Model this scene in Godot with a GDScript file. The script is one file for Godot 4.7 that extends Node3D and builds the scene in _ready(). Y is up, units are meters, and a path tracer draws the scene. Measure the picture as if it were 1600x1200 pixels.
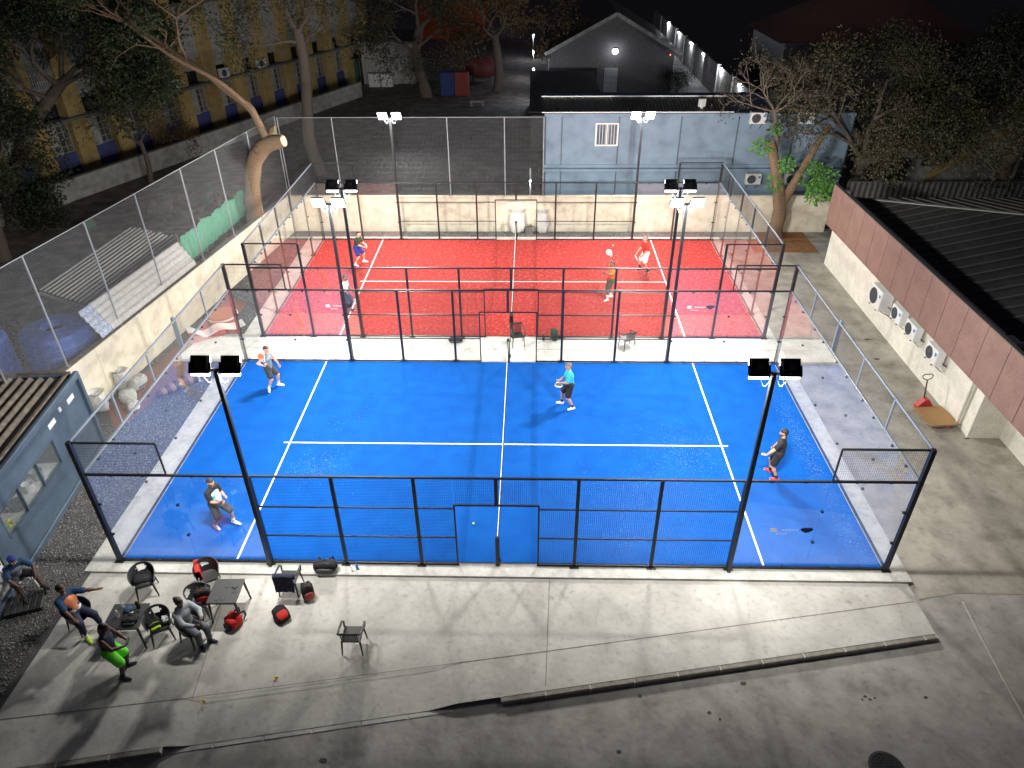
extends Node3D
# Two padel courts at night under floodlights, seen from above the patio.

class MB:
	var v := PackedVector3Array()
	var n := PackedVector3Array()
	var c := PackedColorArray()
	var u := PackedVector2Array()
	var col := Color.WHITE
	func tri(a: Vector3, b: Vector3, d: Vector3, na: Vector3, nb: Vector3, nd: Vector3):
		# corners run counter-clockwise seen from outside
		v.push_back(a); v.push_back(d); v.push_back(b)
		n.push_back(na); n.push_back(nd); n.push_back(nb)
		c.push_back(col); c.push_back(col); c.push_back(col)
		u.push_back(Vector2(a.x + a.z, a.y)); u.push_back(Vector2(d.x + d.z, d.y)); u.push_back(Vector2(b.x + b.z, b.y))
	func quad(a: Vector3, b: Vector3, d: Vector3, e: Vector3):
		var nn := (b - a).cross(e - a)
		if nn.length_squared() < 1e-14: nn = (d - b).cross(e - d)
		nn = nn.normalized()
		tri(a, b, d, nn, nn, nn); tri(a, d, e, nn, nn, nn)
	func squad(p: Array, q: Array):
		tri(p[0], p[1], p[2], q[0], q[1], q[2]); tri(p[0], p[2], p[3], q[0], q[2], q[3])
	func flat(a: Vector3, b: Vector3, d: Vector3):
		var nn := (b - a).cross(d - a).normalized()
		tri(a, b, d, nn, nn, nn)
	func box(at: Vector3, s: Vector3, bs := Basis(), bevel := 0.0):
		var h := s / 2
		if bevel <= 0.0:
			for ax in 3:
				for sg in [-1.0, 1.0]:
					var e1 := Vector3.ZERO; e1[(ax + 1) % 3] = h[(ax + 1) % 3]
					var e2 := Vector3.ZERO; e2[(ax + 2) % 3] = h[(ax + 2) % 3]
					var o := Vector3.ZERO; o[ax] = h[ax] * sg
					if sg < 0: e1 = -e1
					quad(at + bs * (o - e1 - e2), at + bs * (o + e1 - e2), at + bs * (o + e1 + e2), at + bs * (o - e1 + e2))
			return
		var b := minf(bevel, minf(h.x, minf(h.y, h.z)) * 0.98)
		var k := h - Vector3(b, b, b)
		for ax in 3:
			var a1 := (ax + 1) % 3
			var a2 := (ax + 2) % 3
			for sg in [-1.0, 1.0]:
				var e1 := Vector3.ZERO; e1[a1] = k[a1] * sg
				var e2 := Vector3.ZERO; e2[a2] = k[a2]
				var o := Vector3.ZERO; o[ax] = h[ax] * sg
				quad(at + bs * (o - e1 - e2), at + bs * (o + e1 - e2), at + bs * (o + e1 + e2), at + bs * (o - e1 + e2))
			for s1 in [-1.0, 1.0]:
				for s2 in [-1.0, 1.0]:
					var p := Vector3.ZERO; p[a1] = h[a1] * s1; p[a2] = k[a2] * s2
					var q := Vector3.ZERO; q[a1] = k[a1] * s1; q[a2] = h[a2] * s2
					var e := Vector3.ZERO; e[ax] = k[ax] * s1 * s2
					quad(at + bs * (p - e), at + bs * (q - e), at + bs * (q + e), at + bs * (p + e))
		for sx in [-1.0, 1.0]:
			for sy in [-1.0, 1.0]:
				for sz in [-1.0, 1.0]:
					var x := at + bs * Vector3(h.x * sx, k.y * sy, k.z * sz)
					var y := at + bs * Vector3(k.x * sx, h.y * sy, k.z * sz)
					var z := at + bs * Vector3(k.x * sx, k.y * sy, h.z * sz)
					if sx * sy * sz > 0: flat(x, y, z)
					else: flat(x, z, y)
	func bar(a: Vector3, b: Vector3, w: float, h: float, bevel := 0.0, up := Vector3.UP):
		# a box from a to b, w across and h along up
		var z := (b - a).normalized()
		if absf(z.dot(up)) > 0.99: up = Vector3.RIGHT if absf(z.x) < 0.9 else Vector3.BACK
		var x := up.cross(z).normalized()
		box((a + b) / 2, Vector3(w, h, a.distance_to(b)), Basis(x, z.cross(x), z), bevel)
	func wire(a: Vector3, b: Vector3, r: float):
		var z := (b - a).normalized()
		var x := z.cross(Vector3(0.31, 0.87, 0.42)).normalized()
		var y := z.cross(x)
		var o := [x * r, (x * -0.5 + y * 0.866) * r, (x * -0.5 - y * 0.866) * r]
		for i in 3:
			var j := (i + 1) % 3
			quad(a + o[i], a + o[j], b + o[j], b + o[i])
	func tube(p: Array, r: Array, sides := 8, cap := true):
		var m := p.size()
		var rings := []
		var side := Vector3.ZERO
		for i in m:
			var t: Vector3 = (p[mini(i + 1, m - 1)] - p[maxi(i - 1, 0)]).normalized()
			if side == Vector3.ZERO: side = t.cross(Vector3(0.2, 0.1, 0.97) if absf(t.z) < 0.9 else Vector3.RIGHT).normalized()
			side = (side - t * side.dot(t)).normalized()
			var w := t.cross(side)
			var ring := []
			for k in sides:
				var a := TAU * k / sides
				ring.append(side * cos(a) + w * sin(a))
			rings.append(ring)
		for i in m - 1:
			for k in sides:
				var l := (k + 1) % sides
				squad([p[i] + rings[i][k] * r[i], p[i] + rings[i][l] * r[i], p[i + 1] + rings[i + 1][l] * r[i + 1], p[i + 1] + rings[i + 1][k] * r[i + 1]], [rings[i][k], rings[i][l], rings[i + 1][l], rings[i + 1][k]])
		if cap:
			for k in sides:
				var l := (k + 1) % sides
				flat(p[0], p[0] + rings[0][l] * r[0], p[0] + rings[0][k] * r[0])
				flat(p[m - 1], p[m - 1] + rings[m - 1][k] * r[m - 1], p[m - 1] + rings[m - 1][l] * r[m - 1])
	func lathe(prof: Array, sides: int, xf := Transform3D()):
		# profile points (radius, height), bottom to top
		for i in prof.size() - 1:
			var a: Vector2 = prof[i]
			var b: Vector2 = prof[i + 1]
			var d := (b - a).normalized()
			for k in sides:
				var t0 := TAU * k / sides
				var t1 := TAU * (k + 1) / sides
				var d0 := Vector3(sin(t0), 0, cos(t0))
				var d1 := Vector3(sin(t1), 0, cos(t1))
				var n0 := xf.basis * (d0 * d.y - Vector3.UP * d.x)
				var n1 := xf.basis * (d1 * d.y - Vector3.UP * d.x)
				squad([xf * (d0 * a.x + Vector3.UP * a.y), xf * (d1 * a.x + Vector3.UP * a.y), xf * (d1 * b.x + Vector3.UP * b.y), xf * (d0 * b.x + Vector3.UP * b.y)], [n0, n1, n1, n0])
	func prism(poly: PackedVector2Array, d: float, xf := Transform3D()):
		# polygon in local xy, extruded to +-d/2 along local z
		var idx := Geometry2D.triangulate_polygon(poly)
		var f := Vector3(0, 0, d / 2)
		for i in range(0, idx.size(), 3):
			var a := poly[idx[i]]; var b := poly[idx[i + 1]]; var e := poly[idx[i + 2]]
			if (b - a).cross(e - a) < 0:
				var s := b; b = e; e = s
			flat(xf * (Vector3(a.x, a.y, 0) + f), xf * (Vector3(b.x, b.y, 0) + f), xf * (Vector3(e.x, e.y, 0) + f))
			flat(xf * (Vector3(a.x, a.y, 0) - f), xf * (Vector3(e.x, e.y, 0) - f), xf * (Vector3(b.x, b.y, 0) - f))
		var ccw := not Geometry2D.is_polygon_clockwise(poly)
		for i in poly.size():
			var a := poly[i]; var b := poly[(i + 1) % poly.size()]
			if not ccw:
				var s := a; a = b; b = s
			quad(xf * (Vector3(a.x, a.y, 0) - f), xf * (Vector3(b.x, b.y, 0) - f), xf * (Vector3(b.x, b.y, 0) + f), xf * (Vector3(a.x, a.y, 0) + f))
	func grid(nu: int, nv: int, f: Callable, flip := false):
		# f(i, j) gives the points of a smooth sheet; counter-clockwise in (i, j) seen from its front
		var p := []
		for j in nv + 1:
			for i in nu + 1: p.append(f.call(i, j))
		var nn := []
		for j in nv + 1:
			for i in nu + 1:
				var du: Vector3 = p[j * (nu + 1) + mini(i + 1, nu)] - p[j * (nu + 1) + maxi(i - 1, 0)]
				var dv: Vector3 = p[mini(j + 1, nv) * (nu + 1) + i] - p[maxi(j - 1, 0) * (nu + 1) + i]
				nn.append(du.cross(dv).normalized() * (-1.0 if flip else 1.0))
		for j in nv:
			for i in nu:
				var k := [j * (nu + 1) + i, j * (nu + 1) + i + 1, (j + 1) * (nu + 1) + i + 1, (j + 1) * (nu + 1) + i]
				if flip: k = [k[0], k[3], k[2], k[1]]
				squad([p[k[0]], p[k[1]], p[k[2]], p[k[3]]], [nn[k[0]], nn[k[1]], nn[k[2]], nn[k[3]]])
	func ball(at: Vector3, r: Vector3, su := 10, sv := 6):
		for j in sv:
			for i in su:
				var q := []
				var nn := []
				for e in [[0, 0], [1, 0], [1, 1], [0, 1]]:
					var a: float = TAU * (i + e[0]) / su
					var b: float = PI * (float(j + e[1]) / sv - 0.5)
					var d := Vector3(sin(a) * cos(b), sin(b), cos(a) * cos(b))
					q.append(at + d * r); nn.append((d / r).normalized())
				squad(q, nn)
	func leaf(at: Vector3, d: Vector3, s: Vector3, len: float, wid: float):
		# a folded leaf: two triangles each side of the midrib
		var tip := at + d * len
		var up := d.cross(s).normalized() * wid * 0.25
		var a := at + d * len * 0.45 + s * wid * 0.5 + up
		var b := at + d * len * 0.45 - s * wid * 0.5 + up
		flat(at, a, tip); flat(at, tip, b)
	func mesh() -> ArrayMesh:
		var m := ArrayMesh.new()
		if v.is_empty(): return m
		var arr := []; arr.resize(Mesh.ARRAY_MAX)
		arr[Mesh.ARRAY_VERTEX] = v; arr[Mesh.ARRAY_NORMAL] = n; arr[Mesh.ARRAY_COLOR] = c; arr[Mesh.ARRAY_TEX_UV] = u
		m.add_surface_from_arrays(Mesh.PRIMITIVE_TRIANGLES, arr)
		return m

var M := {}
var used := {}
var rng := RandomNumberGenerator.new()

func numbered(called: String) -> String:
	var k: int = used.get(called, 0)
	used[called] = k + 1
	return called if k == 0 else "%s_%03d" % [called, k]

func obj(called: String, mb, m: Material, parent: Node = self, at := Vector3.ZERO) -> MeshInstance3D:
	var o := MeshInstance3D.new()
	o.mesh = mb.mesh() if mb is MB else mb
	o.material_override = m
	o.name = numbered(called) if parent == self else called
	parent.add_child(o, true)
	o.position = at
	return o

func tag(o: Node, label: String, category: String, group := ""):
	o.set_meta("label", label); o.set_meta("category", category)
	if group: o.set_meta("group", group)
	return o

func thing(called: String, label: String, category: String, at := Vector3.ZERO, turn := 0.0, group := "") -> Node3D:
	var o := Node3D.new()
	o.name = numbered(called)
	add_child(o)
	o.position = at; o.rotation.y = turn
	tag(o, label, category, group)
	return o

func struct(called: String, mb, m: Material) -> MeshInstance3D:
	var o := obj(called, mb, m)
	o.set_meta("kind", "structure")
	return o

func stuff(o: Node):
	o.set_meta("kind", "stuff")
	return o

func dup(root: Node3D, at: Vector3, turn: float, label: String, group := "") -> Node3D:
	var r: Node3D = root.duplicate()
	r.name = numbered(root.name)
	add_child(r)
	r.position = at; r.rotation.y = turn
	r.set_meta("label", label)
	if group: r.set_meta("group", group)
	return r

func lin(r: float, g: float, b: float) -> Color:
	return Color(r, g, b).linear_to_srgb()

func ntex(stops: Array, freq: float, sd: int, oct := 4, kind := FastNoiseLite.TYPE_SIMPLEX_SMOOTH, size := 512, warp := 0.0) -> NoiseTexture2D:
	# stops: [[offset, linear colour], ...]
	var f := FastNoiseLite.new()
	f.seed = sd; f.frequency = freq; f.noise_type = kind
	f.fractal_type = FastNoiseLite.FRACTAL_FBM; f.fractal_octaves = oct
	if kind == FastNoiseLite.TYPE_CELLULAR: f.cellular_return_type = FastNoiseLite.RETURN_DISTANCE
	if warp > 0:
		f.domain_warp_enabled = true; f.domain_warp_amplitude = warp; f.domain_warp_frequency = freq
	var t := NoiseTexture2D.new()
	t.width = size; t.height = size; t.seamless = true; t.noise = f; t.normalize = true
	var g := Gradient.new()
	var offs := PackedFloat32Array(); var cols := PackedColorArray()
	for s in stops:
		offs.append(s[0]); cols.append(Color(s[1].r, s[1].g, s[1].b).linear_to_srgb())
	g.offsets = offs; g.colors = cols
	t.color_ramp = g
	return t

func mat(called: String, color: Color, rough := 0.8, metal := 0.0) -> StandardMaterial3D:
	var m := StandardMaterial3D.new()
	m.resource_name = called
	m.albedo_color = color.linear_to_srgb()
	m.roughness = rough; m.metallic = metal
	M[called] = m
	return m

func tmat(called: String, tex: Texture2D, period: float, rough := 0.85, detail: Texture2D = null, dperiod := 1.0, bump: Texture2D = null, bscale := 0.0) -> StandardMaterial3D:
	var m := mat(called, Color.WHITE, rough)
	m.albedo_texture = tex
	m.uv1_triplanar = true; m.uv1_world_triplanar = true; m.uv1_scale = Vector3.ONE / period
	if detail:
		m.detail_enabled = true; m.detail_albedo = detail; m.detail_blend_mode = BaseMaterial3D.BLEND_MODE_MUL
		m.detail_uv_layer = BaseMaterial3D.DETAIL_UV_2
		m.uv2_triplanar = true; m.uv2_world_triplanar = true; m.uv2_scale = Vector3.ONE / dperiod
	if bump:
		m.heightmap_enabled = true; m.heightmap_texture = bump; m.heightmap_scale = bscale
	return m

func g(a: float) -> Color: return Color(a, a, a)
func rgb(r: float, gg: float, b: float) -> Color: return Color(r, gg, b)

func materials():
	var fine := ntex([[0.0, g(0.72)], [0.5, g(0.95)], [1.0, g(1.0)]], 0.05, 5, 4)
	var grain := ntex([[0.0, g(0.55)], [0.45, g(0.92)], [1.0, g(1.0)]], 0.22, 6, 2)
	var bump := ntex([[0.0, g(0.0)], [1.0, g(1.0)]], 0.09, 7, 4)
	var blot := ntex([[0.0, g(0.62)], [0.22, g(0.86)], [0.45, g(0.97)], [1.0, g(1.0)]], 0.018, 61, 7, FastNoiseLite.TYPE_SIMPLEX_SMOOTH, 1024, 60.0)
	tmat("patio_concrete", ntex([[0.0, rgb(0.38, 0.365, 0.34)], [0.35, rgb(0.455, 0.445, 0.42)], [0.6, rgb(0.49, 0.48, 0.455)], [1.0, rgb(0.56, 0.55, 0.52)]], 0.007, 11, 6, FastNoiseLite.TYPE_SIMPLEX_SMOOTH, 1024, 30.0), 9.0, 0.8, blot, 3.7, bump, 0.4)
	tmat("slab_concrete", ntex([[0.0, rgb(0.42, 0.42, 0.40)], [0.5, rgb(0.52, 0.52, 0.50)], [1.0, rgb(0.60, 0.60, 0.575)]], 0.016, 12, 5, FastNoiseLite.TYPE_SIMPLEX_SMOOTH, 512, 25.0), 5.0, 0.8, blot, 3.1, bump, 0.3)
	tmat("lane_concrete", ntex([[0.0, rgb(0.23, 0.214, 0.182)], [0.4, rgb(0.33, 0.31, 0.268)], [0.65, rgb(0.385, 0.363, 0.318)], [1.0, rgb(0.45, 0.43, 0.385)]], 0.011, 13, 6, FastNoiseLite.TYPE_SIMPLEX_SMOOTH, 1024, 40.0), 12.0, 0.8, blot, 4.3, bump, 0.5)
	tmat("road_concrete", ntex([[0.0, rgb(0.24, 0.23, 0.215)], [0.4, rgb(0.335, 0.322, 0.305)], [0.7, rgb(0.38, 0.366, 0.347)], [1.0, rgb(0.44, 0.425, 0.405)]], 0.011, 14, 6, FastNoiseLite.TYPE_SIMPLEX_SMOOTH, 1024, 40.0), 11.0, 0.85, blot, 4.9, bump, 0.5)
	tmat("kerb_concrete", ntex([[0.0, rgb(0.20, 0.19, 0.165)], [1.0, rgb(0.36, 0.34, 0.30)]], 0.02, 15, 5), 2.0, 0.85, grain, 0.6, bump, 0.4)
	tmat("mortar", ntex([[0.0, rgb(0.42, 0.41, 0.38)], [1.0, rgb(0.55, 0.54, 0.50)]], 0.03, 16, 3), 1.0, 0.9)
	tmat("gravel", ntex([[0.0, rgb(0.03, 0.03, 0.032)], [0.5, rgb(0.13, 0.128, 0.13)], [1.0, rgb(0.30, 0.30, 0.30)]], 0.06, 17, 3, FastNoiseLite.TYPE_CELLULAR, 1024), 1.6, 0.9, ntex([[0.0, g(0.6)], [1.0, g(1.0)]], 0.012, 18, 4), 5.0, ntex([[0.0, g(0.0)], [1.0, g(1.0)]], 0.06, 17, 3, FastNoiseLite.TYPE_CELLULAR, 1024), 2.5)
	tmat("dirt", ntex([[0.0, rgb(0.09, 0.072, 0.06)], [0.45, rgb(0.165, 0.138, 0.12)], [0.8, rgb(0.235, 0.205, 0.18)], [1.0, rgb(0.31, 0.275, 0.25)]], 0.012, 19, 6, FastNoiseLite.TYPE_SIMPLEX_SMOOTH, 1024, 45.0), 14.0, 0.95, grain, 1.2, bump, 2.0)
	tmat("red_soil", ntex([[0.0, rgb(0.22, 0.10, 0.04)], [1.0, rgb(0.40, 0.20, 0.08)]], 0.02, 20, 5), 3.0, 0.95, grain, 0.8, bump, 2.0)
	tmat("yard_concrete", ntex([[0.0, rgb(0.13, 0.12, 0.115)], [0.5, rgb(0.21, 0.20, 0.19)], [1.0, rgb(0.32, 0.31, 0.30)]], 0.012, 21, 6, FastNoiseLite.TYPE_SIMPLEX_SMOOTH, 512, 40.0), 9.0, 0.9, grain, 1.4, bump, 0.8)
	tmat("terracotta_paving", ntex([[0.0, rgb(0.16, 0.075, 0.05)], [1.0, rgb(0.27, 0.13, 0.09)]], 0.03, 22, 4), 1.5, 0.85, grain, 0.7)
	var pile := ntex([[0.0, g(0.66)], [0.5, g(0.9)], [1.0, g(1.0)]], 0.3, 23, 2)
	var m := tmat("blue_turf", ntex([[0.0, rgb(0.001, 0.070, 0.34)], [0.5, rgb(0.0012, 0.084, 0.385)], [1.0, rgb(0.0016, 0.097, 0.42)]], 0.008, 24, 5, FastNoiseLite.TYPE_SIMPLEX_SMOOTH, 1024, 20.0), 7.0, 0.9, pile, 0.5)
	m.metallic_specular = 0.25
	m = tmat("red_turf", ntex([[0.0, rgb(0.31, 0.022, 0.021)], [0.45, rgb(0.36, 0.036, 0.033)], [0.7, rgb(0.40, 0.066, 0.058)], [1.0, rgb(0.48, 0.155, 0.135)]], 0.03, 25, 6, FastNoiseLite.TYPE_SIMPLEX_SMOOTH, 1024, 25.0), 6.0, 0.9, pile, 0.5)
	m.metallic_specular = 0.25
	mat("line_white", rgb(0.80, 0.82, 0.82), 0.85)
	mat("sand", rgb(0.30, 0.45, 0.66), 0.95)
	tmat("steel_black", ntex([[0.0, rgb(0.010, 0.011, 0.014)], [1.0, rgb(0.018, 0.020, 0.026)]], 0.02, 26, 3), 1.0, 0.42)
	mat("steel_black_lit", rgb(0.13, 0.15, 0.185), 0.4)  # the black steel, lightened to paint in lamplight on end rails and upper posts
	var vw := mat("vinyl_white", rgb(0.8, 0.8, 0.8), 0.6); vw.backlight_enabled = true; vw.backlight = Color(0.85, 0.85, 0.85)
	mat("wire_black", rgb(0.02, 0.022, 0.028), 0.5)
	var gs := mat("galvanised", rgb(0.30, 0.33, 0.36), 0.5, 0.35); gs.metallic_specular = 0.5
	mat("galvanised_wire", rgb(0.34, 0.35, 0.37), 0.55, 0.3)
	mat("steel_grey", rgb(0.16, 0.18, 0.21), 0.45, 0.3)
	var gl := mat("glass", rgb(0.80, 0.90, 0.86), 0.02)
	gl.albedo_color.a = 0.018; gl.transparency = BaseMaterial3D.TRANSPARENCY_ALPHA; gl.metallic_specular = 0.55
	var wg := mat("window_glass", rgb(0.35, 0.40, 0.42), 0.03)
	wg.albedo_color.a = 0.12; wg.transparency = BaseMaterial3D.TRANSPARENCY_ALPHA
	var clr := mat("clear_plastic", rgb(0.75, 0.85, 0.90), 0.05)
	clr.albedo_color.a = 0.25; clr.transparency = BaseMaterial3D.TRANSPARENCY_ALPHA
	var stain := ntex([[0.0, g(0.72)], [0.3, g(0.93)], [0.6, g(1.0)], [1.0, g(1.0)]], 0.008, 27, 6, FastNoiseLite.TYPE_SIMPLEX_SMOOTH, 512, 30.0)
	tmat("cream_plaster", ntex([[0.0, rgb(0.60, 0.53, 0.40)], [0.4, rgb(0.70, 0.645, 0.52)], [1.0, rgb(0.78, 0.735, 0.62)]], 0.015, 28, 5, FastNoiseLite.TYPE_SIMPLEX_SMOOTH, 512, 30.0), 4.0, 0.9, stain, 6.0, bump, 0.3)
	tmat("white_plaster", ntex([[0.0, rgb(0.66, 0.63, 0.55)], [1.0, rgb(0.80, 0.775, 0.71)]], 0.015, 29, 5), 4.0, 0.9, fine, 2.0, bump, 0.2)
	tmat("cement_cap", ntex([[0.0, rgb(0.14, 0.135, 0.125)], [1.0, rgb(0.30, 0.29, 0.27)]], 0.03, 30, 4), 2.0, 0.9, grain, 0.7)
	tmat("brown_cladding", ntex([[0.0, rgb(0.20, 0.115, 0.095)], [1.0, rgb(0.25, 0.148, 0.125)]], 0.01, 31, 4), 5.0, 0.55, fine, 3.0)
	tmat("roof_black", ntex([[0.0, rgb(0.020, 0.020, 0.021)], [1.0, rgb(0.045, 0.045, 0.046)]], 0.02, 32, 4), 3.0, 0.5)
	mat("roof_rib", rgb(0.075, 0.072, 0.07), 0.45)
	tmat("roof_grey", ntex([[0.0, rgb(0.07, 0.07, 0.075)], [1.0, rgb(0.14, 0.14, 0.145)]], 0.02, 33, 4), 3.0, 0.6)
	tmat("container_blue", ntex([[0.0, rgb(0.155, 0.225, 0.305)], [0.5, rgb(0.185, 0.265, 0.355)], [1.0, rgb(0.21, 0.295, 0.39)]], 0.012, 34, 5), 6.0, 0.6, ntex([[0.0, g(0.75)], [0.5, g(1.0)], [1.0, g(1.0)]], 0.01, 35, 5, FastNoiseLite.TYPE_SIMPLEX_SMOOTH, 512, 30.0), 8.0)
	mat("container_seam", rgb(0.07, 0.095, 0.13), 0.6)
	tmat("kiosk_slate", ntex([[0.0, rgb(0.055, 0.085, 0.125)], [1.0, rgb(0.085, 0.125, 0.175)]], 0.012, 36, 4), 4.0, 0.5, fine, 2.5)
	tmat("rust_sheet", ntex([[0.0, rgb(0.055, 0.045, 0.035)], [0.5, rgb(0.13, 0.11, 0.09)], [1.0, rgb(0.24, 0.21, 0.18)]], 0.02, 37, 6, FastNoiseLite.TYPE_SIMPLEX_SMOOTH, 512, 20.0), 2.5, 0.7, grain, 0.7)
	tmat("zinc_sheet", ntex([[0.0, rgb(0.36, 0.35, 0.34)], [0.5, rgb(0.48, 0.475, 0.46)], [1.0, rgb(0.58, 0.575, 0.56)]], 0.02, 38, 5), 2.0, 0.6, fine, 1.0)
	tmat("flaking_blue", ntex([[0.0, rgb(0.10, 0.24, 0.52)], [0.48, rgb(0.13, 0.30, 0.60)], [0.54, rgb(0.34, 0.16, 0.08)], [0.62, rgb(0.55, 0.55, 0.55)], [1.0, rgb(0.62, 0.63, 0.64)]], 0.02, 39, 5), 0.9, 0.7)
	tmat("yellow_plaster", ntex([[0.0, rgb(0.36, 0.25, 0.09)], [0.4, rgb(0.50, 0.36, 0.14)], [1.0, rgb(0.58, 0.43, 0.19)]], 0.012, 40, 6, FastNoiseLite.TYPE_SIMPLEX_SMOOTH, 512, 30.0), 5.0, 0.9, stain, 3.0)
	tmat("grey_plaster", ntex([[0.0, rgb(0.26, 0.25, 0.235)], [0.5, rgb(0.42, 0.41, 0.385)], [1.0, rgb(0.55, 0.53, 0.50)]], 0.014, 41, 6, FastNoiseLite.TYPE_SIMPLEX_SMOOTH, 512, 40.0), 5.0, 0.9, stain, 3.0)
	mat("blue_paint", rgb(0.07, 0.085, 0.26), 0.8)
	mat("screen_grey", rgb(0.46, 0.46, 0.46), 0.85)
	mat("dark_void", rgb(0.012, 0.012, 0.014), 0.9)
	tmat("house_wall", ntex([[0.0, rgb(0.13, 0.127, 0.13)], [1.0, rgb(0.18, 0.177, 0.18)]], 0.015, 42, 4), 3.0, 0.9)
	mat("dirty_white", rgb(0.34, 0.33, 0.31), 0.7)
	mat("white_paint", rgb(0.74, 0.75, 0.76), 0.5)
	mat("white_enamel", rgb(0.70, 0.71, 0.71), 0.35)
	mat("grille_dark", rgb(0.05, 0.055, 0.065), 0.5)
	mat("label_blue", rgb(0.03, 0.22, 0.60), 0.5)
	mat("black_plastic", rgb(0.022, 0.022, 0.024), 0.45)
	mat("charcoal_plastic", rgb(0.045, 0.046, 0.05), 0.5)
	mat("black_cloth", rgb(0.012, 0.012, 0.015), 0.85)
	mat("navy_cloth", rgb(0.012, 0.017, 0.045), 0.85)
	mat("red_cloth", rgb(0.55, 0.02, 0.015), 0.8)
	mat("green_cloth", rgb(0.012, 0.05, 0.022), 0.85)
	mat("white_cloth", rgb(0.72, 0.73, 0.74), 0.85)
	mat("cyan_cloth", rgb(0.03, 0.45, 0.62), 0.85)
	mat("pale_cyan_cloth", rgb(0.32, 0.68, 0.76), 0.85)
	mat("grey_cloth", rgb(0.20, 0.235, 0.28), 0.85)
	mat("hoodie_grey", rgb(0.30, 0.33, 0.37), 0.9)
	mat("trouser_grey", rgb(0.11, 0.12, 0.14), 0.9)
	mat("charcoal_cloth", rgb(0.045, 0.045, 0.048), 0.85)
	mat("forest_cloth", rgb(0.025, 0.045, 0.028), 0.85)
	mat("blue_cloth", rgb(0.015, 0.03, 0.22), 0.85)
	mat("orange_cloth", rgb(0.72, 0.12, 0.02), 0.85)
	mat("coral_cloth", rgb(0.80, 0.28, 0.13), 0.85)
	mat("teal_cloth", rgb(0.08, 0.19, 0.22), 0.85)
	mat("deep_blue_cloth", rgb(0.012, 0.05, 0.13), 0.85)
	mat("lime_cloth", rgb(0.14, 0.78, 0.04), 0.8)
	mat("volt", rgb(0.55, 0.85, 0.02), 0.6)
	mat("shoe_white", rgb(0.78, 0.79, 0.80), 0.6)
	mat("shoe_red", rgb(0.62, 0.04, 0.05), 0.6)
	mat("shoe_navy", rgb(0.012, 0.016, 0.04), 0.6)
	for s in [["skin_light", rgb(0.58, 0.33, 0.24)], ["skin_tan", rgb(0.46, 0.25, 0.16)], ["skin_brown", rgb(0.17, 0.082, 0.048)], ["skin_dark", rgb(0.095, 0.045, 0.028)]]:
		var sk := mat(s[0], s[1], 0.55); sk.subsurf_scatter_enabled = true; sk.subsurf_scatter_strength = 0.08
	mat("hair_black", rgb(0.010, 0.009, 0.009), 0.6)
	mat("hair_brown", rgb(0.045, 0.025, 0.015), 0.6)
	mat("hair_grey", rgb(0.16, 0.14, 0.13), 0.7)
	mat("eye", rgb(0.03, 0.02, 0.018), 0.2)
	mat("mouth", rgb(0.28, 0.10, 0.085), 0.5)
	mat("racket_orange", rgb(0.75, 0.20, 0.10), 0.4)
	mat("racket_white", rgb(0.72, 0.70, 0.66), 0.4)
	mat("racket_grey", rgb(0.30, 0.31, 0.32), 0.45)
	mat("tennis_ball", rgb(0.62, 0.80, 0.10), 0.9)
	mat("orange_plastic", rgb(0.80, 0.26, 0.02), 0.4)
	mat("pink_plastic", rgb(0.70, 0.10, 0.16), 0.4)
	mat("red_paint", rgb(0.42, 0.035, 0.035), 0.45)
	tmat("plywood", ntex([[0.0, rgb(0.30, 0.17, 0.065)], [1.0, rgb(0.46, 0.28, 0.12)]], 0.03, 43, 5), 1.2, 0.75, fine, 0.6)
	tmat("tank_blue", ntex([[0.0, rgb(0.03, 0.075, 0.33)], [0.6, rgb(0.045, 0.115, 0.46)], [0.85, rgb(0.08, 0.17, 0.50)], [1.0, rgb(0.32, 0.38, 0.52)]], 0.015, 44, 5), 2.0, 0.55, stain, 2.0)
	mat("tank_dust", rgb(0.24, 0.19, 0.15), 0.95)
	tmat("green_tarp", ntex([[0.0, rgb(0.045, 0.25, 0.15)], [1.0, rgb(0.085, 0.38, 0.24)]], 0.02, 45, 4), 1.5, 0.8, fine, 0.7)
	tmat("sack_white", ntex([[0.0, rgb(0.50, 0.50, 0.49)], [1.0, rgb(0.74, 0.74, 0.73)]], 0.03, 46, 4), 0.8, 0.8, fine, 0.4)
	tmat("rubble", ntex([[0.0, rgb(0.12, 0.11, 0.10)], [1.0, rgb(0.34, 0.32, 0.30)]], 0.03, 47, 5), 1.0, 0.95, grain, 0.4)
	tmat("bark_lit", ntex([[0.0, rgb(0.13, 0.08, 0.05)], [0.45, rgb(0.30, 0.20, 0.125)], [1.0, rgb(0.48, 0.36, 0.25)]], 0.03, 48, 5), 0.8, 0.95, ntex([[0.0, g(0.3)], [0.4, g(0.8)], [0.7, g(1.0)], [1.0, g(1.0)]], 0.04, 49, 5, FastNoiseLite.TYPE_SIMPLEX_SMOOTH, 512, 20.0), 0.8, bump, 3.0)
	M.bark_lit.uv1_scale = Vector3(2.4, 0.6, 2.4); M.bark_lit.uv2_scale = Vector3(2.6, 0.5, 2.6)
	tmat("bark_grey", ntex([[0.0, rgb(0.13, 0.105, 0.085)], [1.0, rgb(0.30, 0.25, 0.21)]], 0.03, 50, 5), 0.9, 0.95, grain, 0.5, bump, 3.0)
	mat("cut_wood", rgb(0.55, 0.42, 0.28), 0.9)
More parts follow.
